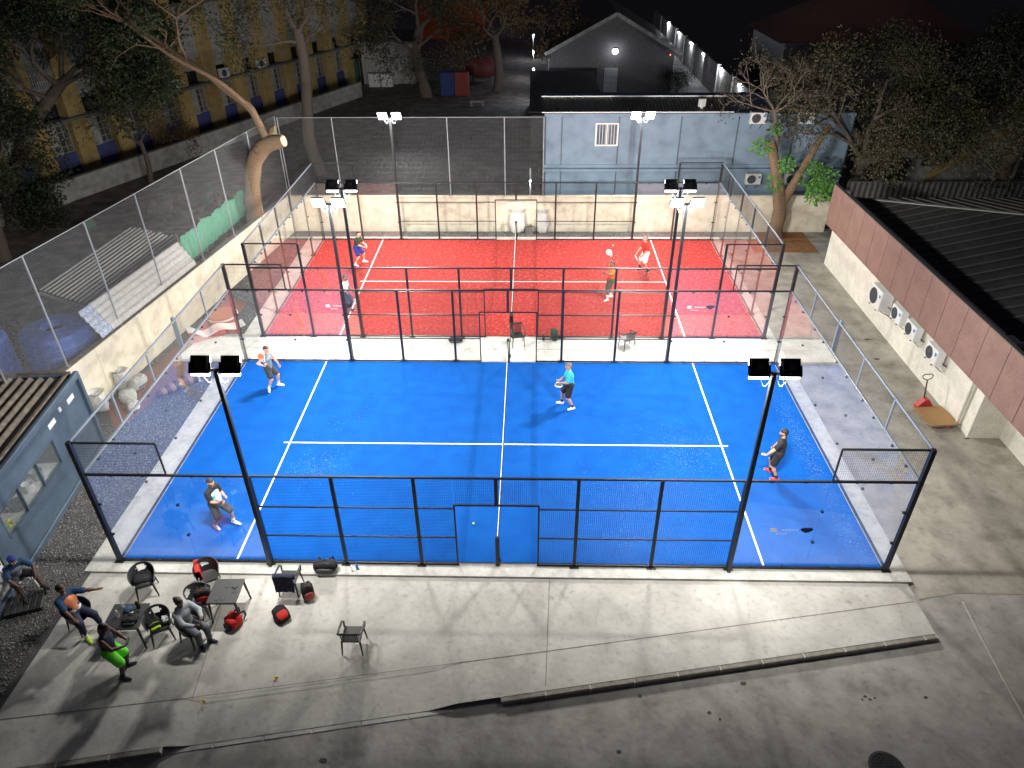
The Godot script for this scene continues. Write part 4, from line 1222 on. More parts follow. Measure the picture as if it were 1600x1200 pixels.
	for q in [[-0.65, M.container_cobalt], [0.65, M.container_red]]:
		mb = MB.new(); mb.box(Vector3(q[0], 1.0, 0), Vector3(1.28, 2.0, 0.9), Basis(), 0.03)
		var p := obj("cabinet", mb, q[1], d)
		mb = MB.new()
		for i in 4: mb.box(Vector3(q[0], 0.35 + i * 0.42, 0.455), Vector3(1.05, 0.05, 0.02))
		obj("vent", mb, q[1], p)
	var tk := thing("oval_tank", "dull red oval tank on legs in the dark yard", "tank", Vector3(-4.0, 0, -62.5))
	mb = MB.new(); mb.ball(Vector3(0, 1.35, 0), Vector3(1.75, 1.0, 1.1), 20, 12)
	obj("vessel", mb, M.dusty_red, tk)
	for sx in [-1.0, 1.0]:
		for sz in [-0.4, 0.4]:
			mb = MB.new(); mb.box(Vector3(sx, 0.3, sz), Vector3(0.12, 0.65, 0.12)); obj("leg", mb, M.steel_grey, tk)
	var bn := thing("pale_bench", "pale concrete bench slab lying in the dark yard", "bench", Vector3(-3.9, 0, -52.2))
	mb = MB.new(); mb.box(Vector3(0, 0.35, 0), Vector3(1.3, 0.12, 0.4), Basis(), 0.02); obj("seat", mb, M.grey_plaster, bn)
	for sx in [-0.5, 0.5]:
		mb = MB.new(); mb.box(Vector3(sx, 0.13, 0), Vector3(0.14, 0.32, 0.34)); obj("leg", mb, M.grey_plaster, bn)
	var gs := thing("grey_shed", "tall grey sheet-metal shed behind the leaning tree", "shed", Vector3(-13.2, 0, -63.5))
	mb = MB.new(); corrugated(mb, Vector3(-2.4, 0, 2.0), Vector3(3.4, 0, 0), Vector3(0, 4.0, 0), 0.3, 0.06); obj("front_sheet", mb, M.zinc_sheet, gs)
	mb = MB.new(); mb.box(Vector3(0.1, 1.9, -0.2), Vector3(5.0, 3.8, 4.0)); obj("body", mb, M.grey_plaster, gs)
	mb = MB.new(); mb.box(Vector3(0.1, 4.05, 0), Vector3(5.6, 0.1, 5.0), Basis(Vector3.RIGHT, 0.06)); obj("roof", mb, M.roof_black, gs)
	var cn := thing("market_canopy", "dark sloping canopy over a green stall by the low wall end", "canopy", Vector3(-17.6, 0, -63.4))
	mb = MB.new(); mb.box(Vector3(0, 2.5, 0), Vector3(3.6, 0.08, 3.0), Basis(Vector3.RIGHT, 0.18)); obj("roof", mb, M.roof_black, cn)
	mb = MB.new(); mb.box(Vector3(0, 0.9, -0.4), Vector3(2.6, 1.8, 1.8), Basis(), 0.03); obj("stall", mb, M.dull_green, cn)
	for sx in [-1.6, 1.6]:
		mb = MB.new(); mb.box(Vector3(sx, 1.2, 1.3), Vector3(0.08, 2.4, 0.08)); obj("post", mb, M.steel_grey, cn)
	for i in 2:
		var bx := thing("white_cabinet", ["white cabinet beside the grey shed, the one nearer the low wall", "white cabinet beside the grey shed, the one nearer the tree"][i], "cabinet", Vector3(-14.3 + i * 1.2, 0, -60.4), 0.0, "white cabinets by the shed")
		mb = MB.new(); mb.box(Vector3(0, 0.6, 0), Vector3(1.1, 1.2, 0.7), Basis(), 0.03); obj("body", mb, M.white_paint, bx)
		mb = MB.new(); mb.box(Vector3(0, 0.6, 0.355), Vector3(0.02, 1.1, 0.012)); obj("door_gap", mb, M.grille_dark, bx)
	var ob := thing("orange_house", "orange painted wall glimpsed far behind the brown leaves", "house", Vector3(-9.5, 0, -92))
	mb = MB.new(); mb.box(Vector3(0, 2.2, 0), Vector3(9, 4.4, 4.0), Basis(), 0.05); obj("wall", mb, M.orange_paint, ob)
	mb = MB.new(); mb.prism(PackedVector2Array([Vector2(-5, 4.4), Vector2(5, 4.4), Vector2(0, 6.0)]), 4.6); obj("roof", mb, M.roof_grey, ob)
	var yh := thing("pale_house", "pale house with yellow bars standing in for lit tree limbs, half hidden by the dark crown", "house", Vector3(24.5, 0, -33.5))
	mb = MB.new(); mb.box(Vector3(0, 2.2, 0), Vector3(11, 4.6, 6), Basis(), 0.03); obj("wall", mb, M.grey_plaster, yh)
	mb = MB.new()
	mb.bar(Vector3(-4.2, 1.2, 3.1), Vector3(-0.2, 3.6, 3.1), 0.1, 0.4); mb.bar(Vector3(0.2, 0.6, 3.1), Vector3(4.4, 3.6, 3.1), 0.1, 0.4); mb.box(Vector3(-3.0, 1.9, 3.05), Vector3(0.6, 3.4, 0.12)); mb.box(Vector3(-5.2, 2.2, 3.05), Vector3(0.5, 4.4, 0.12))
	obj("lit_limb", mb, M.yellow_plaster, yh)  # yellow bars on the wall stand in for tree limbs struck by lamplight
	mb = MB.new(); mb.box(Vector3(0.6, 2.0, 3.04), Vector3(1.8, 1.4, 0.05)); obj("window", mb, M.dark_void, yh)
	mb = MB.new(); mb.prism(PackedVector2Array([Vector2(-6, 4.5), Vector2(6, 4.5), Vector2(0, 6.8)]), 7.0); obj("roof", mb, M.roof_grey, yh)
	var fh := thing("dark_roofed_house", "dim hip-roofed house at the edge of the far darkness", "house", Vector3(30.0, 0, -58))
	mb = MB.new(); mb.box(Vector3(0, 2.4, 0), Vector3(16, 4.8, 10), Basis(), 0.03); obj("wall", mb, M.house_wall, fh)
	mb = MB.new()
	var r := [Vector3(-8.6, 4.8, 5.6), Vector3(8.6, 4.8, 5.6), Vector3(8.6, 4.8, -5.6), Vector3(-8.6, 4.8, -5.6), Vector3(-3.5, 8.0, 0), Vector3(3.5, 8.0, 0)]
	mb.quad(r[0], r[1], r[5], r[4]); mb.quad(r[2], r[3], r[4], r[5]); mb.flat(r[1], r[2], r[5]); mb.flat(r[3], r[0], r[4])
	obj("roof", mb, M.terracotta_paving, fh)

func left_yard():
	var mb: MB
	# open shed with a rusty ribbed roof
	var s := thing("rusty_shed", "open shed with long rusty ribbed roof beyond the wire fence", "shed", Vector3(0, 0, 0))
	var o := Vector3(-18.5, 2.0, -11.9)
	var a := Vector3(-15.3, 2.15, -10.15)
	var b := Vector3(-17.6, 2.25, -18.0)
	for i in 7:
		mb = MB.new()
		var p := a.lerp(o, i / 7.0); var q := a.lerp(o, (i + 0.97) / 7.0)
		corrugated(mb, q, p - q, (b - o), 0.25, 0.05)
		obj("roof_sheet", mb, M.rust_sheet, s)
	for i in 13:
		mb = MB.new()
		var p := a.lerp(o, (i + 0.5) / 13.0) + Vector3(0, 0.07, 0)
		mb.bar(p, p + (b - o) * (0.985 + 0.015 * sin(i * 4.0)), 0.075, 0.05, 0.012)
		obj("roof_rib", mb, M.zinc_sheet, s)
	mb = MB.new(); mb.bar(a + Vector3(0.06, -0.02, 0), a + (b - o) + Vector3(0.06, -0.02, 0), 0.16, 0.12); mb.bar(a + Vector3(0, -0.1, 0), o + Vector3(0, -0.1, 0), 0.08, 0.1)
	obj("edge_beam", mb, M.zinc_sheet, s)
	for t in [0.03, 0.35, 0.65, 0.97]:
		for w in [0.05, 0.95]:
			mb = MB.new()
			var p: Vector3 = a.lerp(o, w) + (b - o) * t
			mb.tube([Vector3(p.x, -0.1, p.z), Vector3(p.x, p.y - 0.05, p.z)], [0.045, 0.045], 6)
			obj("post", mb, M.bark_grey, s)
	# leaning sheet of blue-edged zinc along the wall
	var z := thing("zinc_sheet", "loose grey corrugated sheet with flaking blue end on the wall top", "metal sheet", Vector3.ZERO)
	var z0 := Vector3(-14.02, 2.06, -8.15)
	var zu := Vector3(0.86, 0.0, -6.2)
	var zw := Vector3(-0.62, 0.95, -0.1)
	mb = MB.new(); corrugated(mb, z0 + zu * 0.1, zw, zu * 0.9, 0.2, 0.05); obj("sheet_body", mb, M.zinc_sheet, z)
	mb = MB.new(); corrugated(mb, z0, zw, zu * 0.098, 0.2, 0.05); obj("flaking_end", mb, M.flaking_blue, z)
	# green tarpaulin screen
	var g0 := thing("green_tarpaulin", "green tarpaulin screen strung along the wall near the pruned tree", "tarpaulin", Vector3.ZERO)
	rng.seed = 5
	mb = MB.new()
	var ga := Vector3(-13.75, 1.9, -14.6)
	var gb := Vector3(-13.2, 1.9, -20.6)
	mb.grid(36, 8, func(i: int, j: int) -> Vector3:
		var t := i / 36.0
		return ga.lerp(gb, t) + Vector3(0.10 * sin(i * 0.9) * (0.3 + j * 0.05) + 0.06 * sin(i * 2.3 + j), 1.25 * j / 8.0 - 0.10 * sin(t * PI * 3.0) ** 2 * (j / 8.0), 0))
	obj("fabric", mb, M.green_tarp, g0)
	for t in [0.0, 0.33, 0.66, 1.0]:
		mb = MB.new(); var p := ga.lerp(gb, t) + Vector3(-0.08, 0, 0)
		mb.tube([Vector3(p.x, -0.1, p.z), Vector3(p.x, 3.3, p.z)], [0.03, 0.025], 6); obj("stake", mb, M.bark_grey, g0)
	# broken blue water tanks
	for i in 2:
		var t := thing("water_tank", ["large broken blue plastic water tank just behind the wall", "second blue plastic water tank half hidden by leaves"][i], "water tank", [Vector3(-15.95, -0.1, -8.6), Vector3(-18.4, -0.1, -7.6)][i], 0.4 * i, "blue water tanks behind the wall")
		t.scale = Vector3(1.2, 1.4, 1.2)
		mb = MB.new()
		var prof := [Vector2(0.86, 0.0), Vector2(0.95, 0.06)]
		for k in 7:
			prof.append(Vector2(0.95, 0.1 + k * 0.2)); prof.append(Vector2(0.98, 0.13 + k * 0.2)); prof.append(Vector2(0.98, 0.17 + k * 0.2)); prof.append(Vector2(0.95, 0.2 + k * 0.2))
		prof.append(Vector2(0.95, 1.58)); prof.append(Vector2(0.88, 1.66)); prof.append(Vector2(0.62, 1.70))
		mb.lathe(prof, 36); obj("tank_wall", mb, M.tank_blue, t)
		mb = MB.new(); mb.lathe([Vector2(0.62, 1.70), Vector2(0.5, 1.72), Vector2(0.34, 1.73), Vector2(0.33, 1.5)], 24); obj("tank_shoulder", mb, M.tank_blue, t)
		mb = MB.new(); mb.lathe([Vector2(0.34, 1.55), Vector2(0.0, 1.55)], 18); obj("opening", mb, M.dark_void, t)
	# rubble heap and green cans
	var rb := thing("rubble_heap", "heap of broken concrete rubble behind the green tarpaulin", "rubble", Vector3(-18.4, -0.05, -27.0))
	rng.seed = 33
	for i in 110:
		mb = MB.new()
		var r := rng.randf(); var an := rng.randf() * TAU
		var sz := rng.randf_range(0.15, 0.5)
		mb.box(Vector3.ZERO, Vector3(sz, sz * 0.6, sz * 0.8), Basis.from_euler(Vector3(rng.randf() * 3, rng.randf() * 3, rng.randf() * 3)), sz * 0.12)
		obj("chunk", mb, M.rubble, rb, Vector3(cos(an) * r * 3.2, 0.75 * (1.0 - r) + 0.05, sin(an) * r * 2.6))
	for i in 3:
		var t := thing("green_can", ["green metal can lying upper on the rubble heap", "green metal can lying lower on the rubble heap", "green basin lying on the ground past the rusty shed"][i], "can", [Vector3(-17.9, 0.75, -27.3), Vector3(-17.6, 0.5, -26.2), Vector3(-23.3, -0.05, -23.7)][i], i * 1.3, "green cans in the scrap yard")
		mb = MB.new(); mb.lathe([Vector2(0.0, -0.25), Vector2(0.26, -0.25), Vector2(0.28, -0.2), Vector2(0.28, 0.2), Vector2(0.26, 0.25), Vector2(0.1, 0.27)], 16, Transform3D(Basis(Vector3.RIGHT, 1.2), Vector3(0, 0.22, 0))); obj("drum", mb, M.bright_green, t)
		mb = MB.new(); mb.lathe([Vector2(0.1, 0.27), Vector2(0.1, 0.31), Vector2(0, 0.31)], 10, Transform3D(Basis(Vector3.RIGHT, 1.2), Vector3(0, 0.22, 0))); obj("lid", mb, M.dull_green, t)
	# play corner beside the court
	sheet("play_paving", PackedVector2Array([Vector2(-14.0, -7.0), Vector2(-12.55, -15.2), Vector2(-11.7, -15.0), Vector2(-11.6, -11.6), Vector2(-12.35, -8.0), Vector2(-13.0, -5.6)]), -0.03, M.terracotta_paving)
	sheet("play_pad", PackedVector2Array([Vector2(-12.9, -10.0), Vector2(-12.5, -12.1), Vector2(-10.86, -12.1), Vector2(-10.86, -10.0)]), -0.022, M.slab_concrete)
	var wv := thing("wave_slide", "white wave-shaped play slide with red sides outside the glass", "slide", Vector3(-11.95, -0.02, -12.1), 0.6)
	mb = MB.new()
	var wave := func(i: int) -> Vector2:
		var t := i / 24.0
		return Vector2(lerpf(-1.1, 1.1, t), 0.16 + 0.30 * (1.0 - smoothstep(0.0, 1.0, t)) * (0.55 + 0.45 * cos(t * 9.0)) + 0.05 * cos(t * 12.0))
	var pl := PackedVector2Array()
	for i in 25: pl.append(wave.call(i) + Vector2(0, 0.05))
	for i in 25: pl.append(wave.call(24 - i))
	mb.prism(pl, 0.55); obj("slide_bed", mb, M.shell_white, wv)
	for sz in [-1.0, 1.0]:
		mb = MB.new(); pl = PackedVector2Array([Vector2(-1.1, 0), Vector2(0.3, 0)])
		for i in 16: pl.append(wave.call(15 - i))
		mb.prism(pl, 0.05, Transform3D(Basis(), Vector3(0, 0, sz * 0.22))); obj("side_board", mb, M.shell_red, wv)
	var dk := thing("round_mat", "round orange brown mat on the play paving", "mat", Vector3(-12.35, -0.03, -13.7))
	mb = MB.new(); mb.lathe([Vector2(0.62, 0), Vector2(0.62, 0.1), Vector2(0.58, 0.13), Vector2(0, 0.13)], 30); obj("disc", mb, M.shell_brown, dk)
	mb = MB.new(); mb.lathe([Vector2(0.66, 0), Vector2(0.66, 0.06), Vector2(0.625, 0.065)], 30); obj("rim", mb, M.shell_white, dk)
	var st := thing("striped_tail", "striped brown cone of a play sculpture lying on the gravel", "sculpture", Vector3(-11.95, 0.13, -8.1), 0.95)
	for i in 9:
		mb = MB.new()
		var x0 := -0.75 + i * 0.165
		var f := func(x: float) -> float: return 0.05 + 0.2 * sqrt(clampf((x + 0.78) / 1.5, 0.0, 1.0))
		mb.lathe([Vector2(f.call(x0) * 0.93, 0), Vector2(f.call(x0 + 0.05), 0.04), Vector2(f.call(x0 + 0.12), 0.12), Vector2(f.call(x0 + 0.165) * 0.93, 0.165)], 18, Transform3D(Basis(Vector3.FORWARD, PI / 2), Vector3(x0, 0, 0)))
		obj("ring", mb, M.shell_brown if i % 2 else M.stripe_dark, st)
	mb = MB.new(); mb.box(Vector3(0.78, -0.02, 0), Vector3(0.06, 0.3, 0.5), Basis(), 0.02); obj("end_board", mb, M.shell_white, st)

func limb(mb: MB, pts: Array, radii: Array, sides := 9):
	# smooth the path a little and add knots
	var p := []
	var r := []
	for i in pts.size() - 1:
		var a: Vector3 = pts[maxi(i - 1, 0)]; var b: Vector3 = pts[i]; var c: Vector3 = pts[i + 1]; var d: Vector3 = pts[mini(i + 2, pts.size() - 1)]
		for k in 4:
			var t := k / 4.0
			p.append(b.cubic_interpolate(c, a, d, t))
			r.append(lerpf(radii[i], radii[i + 1], t) * (1.0 + 0.05 * sin(p.size() * 1.7)))
	p.append(pts[-1]); r.append(radii[-1])
	mb.tube(p, r, sides)

func twigs(mb: MB, at: Vector3, d: Vector3, len: float, r: float, depth: int, tips: Array):
	var p := at
	var pts := [p]
	var rr := [r]
	var dd := d
	for i in 3:
		dd = (dd + Vector3(rng.randfn(), rng.randfn() * 0.7 + 0.08, rng.randfn()) * 0.17).normalized()
		p = p + dd * len / 3.0
		pts.append(p); rr.append(lerpf(r, r * 0.62, (i + 1) / 3.0))
	mb.tube(pts, rr, 5 if r > 0.03 else 4, false)
	if depth == 0:
		tips.append(p)
		return
	for k in (2 if rng.randf() < 0.45 else 3):
		var side := dd.cross(Vector3(rng.randfn(), rng.randfn(), rng.randfn())).normalized()
		twigs(mb, p if k else pts[2], (dd + side * rng.randf_range(0.45, 1.0)).normalized(), len * rng.randf_range(0.62, 0.86), r * 0.6, depth - 1, tips)

func leaves(mb: MB, at: Vector3, rad: Vector3, count: int, size: float, droop := 0.3, tone := 0.35):
	for i in count:
		var d := Vector3(rng.randfn(), rng.randfn(), rng.randfn())
		d = d / maxf(1.0, d.length() * 0.62) * 0.6
		var p := at + d * rad
		var e := (d.normalized() + Vector3(rng.randfn(), rng.randfn() - droop, rng.randfn()) * 0.8).normalized()
		var s := e.cross(Vector3(rng.randfn(), rng.randfn(), rng.randfn())).normalized()
		var b := rng.randf_range(1.0 - tone, 1.0 + tone)
		mb.col = Color(b * rng.randf_range(0.9, 1.15), b, b * rng.randf_range(0.8, 1.05))
		mb.leaf(p, e, s, size * rng.randf_range(0.7, 1.3), size * 0.5)
	mb.col = Color.WHITE

func crown_from(tips: Array, per: int, rad: float, size: float, m: Material, parent: Node, called := "crown", droop := 0.3, tone := 0.35):
	var mb := MB.new()
	for t in tips: leaves(mb, t, Vector3(rad, rad * 0.75, rad) * rng.randf_range(0.7, 1.3), per, size, droop, tone)
	return obj(called, mb, m, parent)

func big_tree(called: String, label: String, base: Vector3, trunk: Array, radii: Array, limbs: Array, depth: int, per: int, rad: float, size: float, leaf_m: Material, bark: Material, sd: int, grp := "", droop := 0.3):
	rng.seed = sd
	var t := thing(called, label, "tree", base, 0.0, grp)
	var mb := MB.new()
	limb(mb, trunk, radii, 11)
	obj("trunk", mb, bark, t)
	var tips := []
	mb = MB.new()
	for l in limbs: twigs(mb, l[0], l[1].normalized(), l[2], l[3], depth, tips)
	obj("branches", mb, bark, t)
	if per > 0: crown_from(tips, per, rad, size, leaf_m, t, "crown", droop)
	return t

func bush(called: String, label: String, at: Vector3, rad: Vector3, n: int, size: float, m: Material, sd: int):
	rng.seed = sd
	var t := thing(called, label, "bush", at)
	var mb := MB.new()
	var tips := []
	for i in 7:
		var a := rng.randf() * TAU
		var e := Vector3(cos(a) * rad.x * 0.55, rad.y * rng.randf_range(0.9, 1.5), sin(a) * rad.z * 0.55)
		mb.tube([Vector3(0, -0.05, 0), e * 0.5 + Vector3(0, 0.1, 0), e], [0.03, 0.022, 0.012], 5)
		tips.append(e)
	obj("stems", mb, M.bark_grey, t)
	mb = MB.new()
	for i in int(n / 60.0):
		var d := Vector3(rng.randfn(), rng.randfn(), rng.randfn()).normalized() * rng.randf_range(0.45, 1.0)
		leaves(mb, Vector3(0, rad.y, 0) + d * rad * 0.85, Vector3.ONE * 0.34 * rad.x, 60, size)
	obj("foliage", mb, m, t)
	return t

func trees():
	var U := Vector3.UP
	# pruned tree by the wall
	rng.seed = 8
	var t := thing("pruned_tree", "pruned tree with sawn limb and long bare branch beside the red court", "tree", Vector3(-12.75, -0.05, -20.3))
	var q := func(x: float, y: float, dz := 0.0) -> Vector3: return Vector3(x + 12.75, y + 0.05, dz)
	var mb := MB.new()
	limb(mb, [q.call(-12.95, -0.2), q.call(-12.9, 0.5), q.call(-12.7, 1.8), q.call(-12.52, 3.2), q.call(-12.2, 4.45), q.call(-11.5, 5.3, 0.1), q.call(-10.5, 5.6, 0.25)], [0.50, 0.42, 0.39, 0.36, 0.37, 0.38, 0.26], 16)
	obj("trunk", mb, M.bark_lit, t)
	mb = MB.new()
	mb.lathe([Vector2(0.262, -0.02), Vector2(0.25, 0.012), Vector2(0.0, 0.02)], 18, Transform3D(Basis(Quaternion(U, Vector3(1.0, 0.3, 0.15).normalized())), q.call(-10.5, 5.6, 0.25)))
	obj("sawn_end", mb, M.cut_wood, t)
	mb = MB.new()
	limb(mb, [q.call(-11.7, 5.2, 0.1), q.call(-11.75, 5.2, 0.38), q.call(-11.76, 5.2, 0.46)], [0.2, 0.19, 0.17], 12)
	obj("knot", mb, M.bark_lit, t)
	mb = MB.new(); mb.lathe([Vector2(0.12, 0.0), Vector2(0.05, -0.06), Vector2(0, -0.06)], 14, Transform3D(Basis(Vector3.RIGHT, PI / 2), q.call(-11.76, 5.2, 0.475))); obj("knot_hollow", mb, M.dark_void, t)
	mb = MB.new()
	limb(mb, [q.call(-11.35, 5.6), q.call(-11.6, 6.35), q.call(-11.9, 7.05), q.call(-12.9, 7.75, -0.2), q.call(-13.75, 8.45, -0.4), q.call(-15.2, 9.35, -0.7), q.call(-16.7, 10.3, -1.0)], [0.19, 0.165, 0.17, 0.13, 0.12, 0.095, 0.07], 10)
	limb(mb, [q.call(-11.95, 7.1), q.call(-12.8, 8.2, 0.5), q.call(-14.5, 9.3, 0.8), q.call(-16.2, 10.8, 0.9)], [0.11, 0.10, 0.085, 0.05], 8)
	limb(mb, [q.call(-14.4, 8.9, -0.5), q.call(-14.5, 9.6, -0.4), q.call(-14.3, 10.6, -0.2)], [0.07, 0.06, 0.03], 7)
	limb(mb, [q.call(-11.2, 5.5), q.call(-11.0, 6.0, -0.1), q.call(-10.9, 6.05, -0.1)], [0.2, 0.17, 0.15], 10)
	var tips := []
	for e in [[-16.7, 10.3, -1.0], [-16.2, 10.8, 0.9], [-14.3, 10.6, -0.2], [-15.2, 9.35, -0.7]]:
		for k in 3: twigs(mb, q.call(e[0], e[1], e[2]), Vector3(rng.randfn() * 0.7 - 0.3, 0.35, rng.randfn() * 0.7).normalized(), 1.3, 0.045, 2, tips)
	obj("branches", mb, M.bark_lit, t)
	crown_from(tips, 34, 0.5, 0.17, M.leaf_mid, t)
	mb = MB.new(); leaves(mb, q.call(-10.95, 6.05, 0.0), Vector3(0.2, 0.12, 0.2), 14, 0.13); leaves(mb, q.call(-12.75, 1.1, 0.4), Vector3(0.25, 0.5, 0.15), 40, 0.16); obj("sprouts", mb, M.leaf_bright, t)
	# bent trunk in the yard
	big_tree("yard_tree", "tall pale-trunked tree in the dark yard behind the pruned tree", Vector3(-13.0, -0.05, -33.3), [Vector3(0, -0.2, 0), Vector3(-0.15, 0.7, 0), Vector3(-0.35, 2.2, 0), Vector3(-0.22, 3.6, 0), Vector3(0.1, 6.6, 0), Vector3(0.0, 8.6, 0)], [0.62, 0.42, 0.38, 0.36, 0.33, 0.28], [[Vector3(0, 8.4, 0), Vector3(-0.5, 1, 0.1), 1.8, 0.19], [Vector3(0, 8.3, 0), Vector3(0.7, 0.9, 0.2), 1.9, 0.17], [Vector3(0.1, 7.4, 0), Vector3(0.3, 0.6, -0.8), 1.6, 0.12], [Vector3(0.1, 7.8, 0), Vector3(-0.9, 0.4, 0.5), 1.7, 0.12]], 4, 26, 0.9, 0.2, M.leaf_olive, M.bark_grey, 21)
	big_tree("yard_tree", "leaning tree in the far yard beside the storage locker", Vector3(-8.9, -0.05, -56.0), [Vector3(0.2, -0.2, 0), Vector3(0, 0.8, 0), Vector3(-0.6, 3.3, 0), Vector3(-0.1, 5.6, 0)], [0.6, 0.5, 0.42, 0.36], [[Vector3(-0.6, 3.4, 0), Vector3(-0.8, 0.8, 0), 2.4, 0.2], [Vector3(-0.1, 5.5, 0), Vector3(0.5, 1, 0), 2.4, 0.22], [Vector3(-0.1, 5.4, 0), Vector3(-0.7, 0.9, 0.3), 2.2, 0.2], [Vector3(-0.4, 4.2, 0), Vector3(1, 0.6, 0.3), 2.6, 0.16], [Vector3(-0.4, 4.4, 0), Vector3(0.6, 0.5, 1), 2.2, 0.14]], 4, 30, 0.95, 0.26, M.leaf_olive, M.bark_grey, 22)
	big_tree("brown_leaved_tree", "tree with hanging brown leaves spreading over the far yard", Vector3(-2.4, -0.05, -58.5), [Vector3(0, -0.2, 0), Vector3(0.2, 1.6, 0), Vector3(0.0, 3.6, 0), Vector3(-0.2, 5.2, 0)], [0.5, 0.42, 0.38, 0.32], [[Vector3(-0.2, 5.0, 0), Vector3(-1, 0.45, 0.3), 3.0, 0.2], [Vector3(-0.2, 5.0, 0), Vector3(1, 0.5, 0.2), 2.8, 0.2], [Vector3(-0.1, 4.6, 0), Vector3(-0.8, 0.4, 1), 2.8, 0.18], [Vector3(-0.1, 4.8, 0), Vector3(0.6, 0.5, 1), 2.6, 0.18], [Vector3(-0.2, 5.2, 0), Vector3(-0.2, 1, 0.1), 2.4, 0.2]], 4, 44, 1.0, 0.3, M.leaf_dry, M.bark_grey, 23, "", 1.3)
	# trees over the yellow building
	big_tree("shade_tree", "large dark tree whose crown hangs over the yellow building", Vector3(-27.6, -0.05, -24.0), [Vector3(0, -0.2, 0), Vector3(0.4, 2.0, -0.3), Vector3(1.9, 4.8, -1.2), Vector3(3.8, 7.0, -2.4)], [0.5, 0.42, 0.34, 0.26], [[Vector3(3.7, 6.9, -2.3), Vector3(1, 0.9, 0.2), 2.3, 0.17], [Vector3(3.6, 6.8, -2.3), Vector3(-0.6, 0.9, 0.5), 2.3, 0.17], [Vector3(3.0, 6.2, -1.9), Vector3(0.5, 0.8, 1), 2.2, 0.15], [Vector3(3.6, 6.8, -2.2), Vector3(1, 0.5, -0.6), 2.4, 0.15], [Vector3(2.0, 4.9, -1.2), Vector3(-1, 0.5, 0.2), 2.3, 0.14], [Vector3(3.8, 7.0, -2.4), Vector3(0.2, 1, 0), 2.2, 0.16], [Vector3(2.6, 5.7, -1.6), Vector3(-0.6, 0.9, -0.4), 2.4, 0.14]], 4, 150, 1.1, 0.2, M.leaf_dark, M.bark_grey, 24)
	big_tree("shade_tree", "dark tree at the picture edge rising behind the water tanks", Vector3(-25.6, -0.05, -19.6), [Vector3(0, -0.2, 0), Vector3(0.2, 1.6, 0), Vector3(0.0, 3.4, 0)], [0.4, 0.33, 0.27], [[Vector3(0, 3.3, 0), Vector3(0.8, 1, 0.2), 2.0, 0.15], [Vector3(0, 3.2, 0), Vector3(-0.8, 1, 0.3), 2.0, 0.15], [Vector3(0, 3.0, 0), Vector3(0.2, 0.8, -1), 2.0, 0.13], [Vector3(0, 3.3, 0), Vector3(0.4, 1, 0.9), 2.0, 0.13]], 4, 130, 1.05, 0.2, M.leaf_dark, M.bark_grey, 25)
	big_tree("shade_tree", "thin straggly tree standing before the low garden wall", Vector3(-23.5, -0.05, -31.6), [Vector3(0, -0.2, 0), Vector3(0.2, 1.2, 0), Vector3(0.1, 2.6, 0)], [0.2, 0.16, 0.12], [[Vector3(0.1, 2.5, 0), Vector3(0.7, 1, 0.2), 1.3, 0.08], [Vector3(0.1, 2.3, 0), Vector3(-0.8, 1, 0.3), 1.3, 0.08], [Vector3(0.1, 2.4, 0), Vector3(0.1, 1, -0.5), 1.5, 0.08]], 4, 10, 0.6, 0.16, M.leaf_olive, M.bark_grey, 26)
	# garden tree at the right corner of the red court
	rng.seed = 31
	t = thing("corner_tree", "forked tree with bright green sprouts at the corner behind the red court", "tree", Vector3(13.7, -0.05, -22.7))
	q = func(x: float, y: float, dz := 0.0) -> Vector3: return Vector3(x - 13.7, y + 0.05, dz)
	mb = MB.new()
	limb(mb, [q.call(13.6, -0.2), q.call(13.55, 0.3), q.call(13.6, 1.2), q.call(13.4, 2.1), q.call(12.95, 3.5), q.call(12.45, 4.75)], [0.52, 0.36, 0.33, 0.31, 0.25, 0.23], 14)
	limb(mb, [q.call(13.55, 1.5), q.call(13.9, 2.5), q.call(14.5, 4.1), q.call(15.4, 5.4, -0.8)], [0.26, 0.22, 0.17, 0.13], 11)
	obj("trunk", mb, M.bark_lit, t)
	mb = MB.new(); mb.lathe([Vector2(0.23, 0), Vector2(0, 0.02)], 14, Transform3D(Basis(Vector3.FORWARD, -0.4), q.call(12.43, 4.77))); obj("sawn_end", mb, M.cut_wood, t)
	mb = MB.new(); tips = []
	limb(mb, [q.call(12.85, 3.8), q.call(12.75, 5.0, -0.2), q.call(12.5, 6.2, -0.4)], [0.13, 0.11, 0.09], 8)
	for d in [Vector3(-1, 0.7, 0.1), Vector3(-0.5, 1, 0.4), Vector3(0.3, 1, -0.2), Vector3(1, 0.6, 0.2), Vector3(-0.9, 0.25, -0.2), Vector3(0.7, 0.8, -0.6)]: twigs(mb, q.call(12.5, 6.1, -0.4), d.normalized(), 1.15, 0.065, 4, tips)
	obj("branches", mb, M.bark_grey, t)
	var few := []
	for i in tips.size():
		if i % 4 == 0: few.append(tips[i])
	crown_from(few, 7, 0.4, 0.15, M.leaf_olive, t)
	mb = MB.new()
	for e in [[12.0, 4.6, 0.2, 0.4, 60], [12.55, 5.5, 0.2, 0.25, 25], [14.7, 3.3, 0.4, 0.6, 110], [15.3, 3.1, 0.6, 0.6, 110], [14.9, 2.5, 0.9, 0.5, 90], [15.6, 2.6, 0.8, 0.4, 60], [12.9, 2.9, 0.3, 0.4, 40], [13.3, 3.9, 0.4, 0.4, 50]]: leaves(mb, q.call(e[0], e[1], e[2]), Vector3.ONE * e[3], e[4] * 2, 0.2)
	obj("sprouts", mb, M.leaf_bright, t)
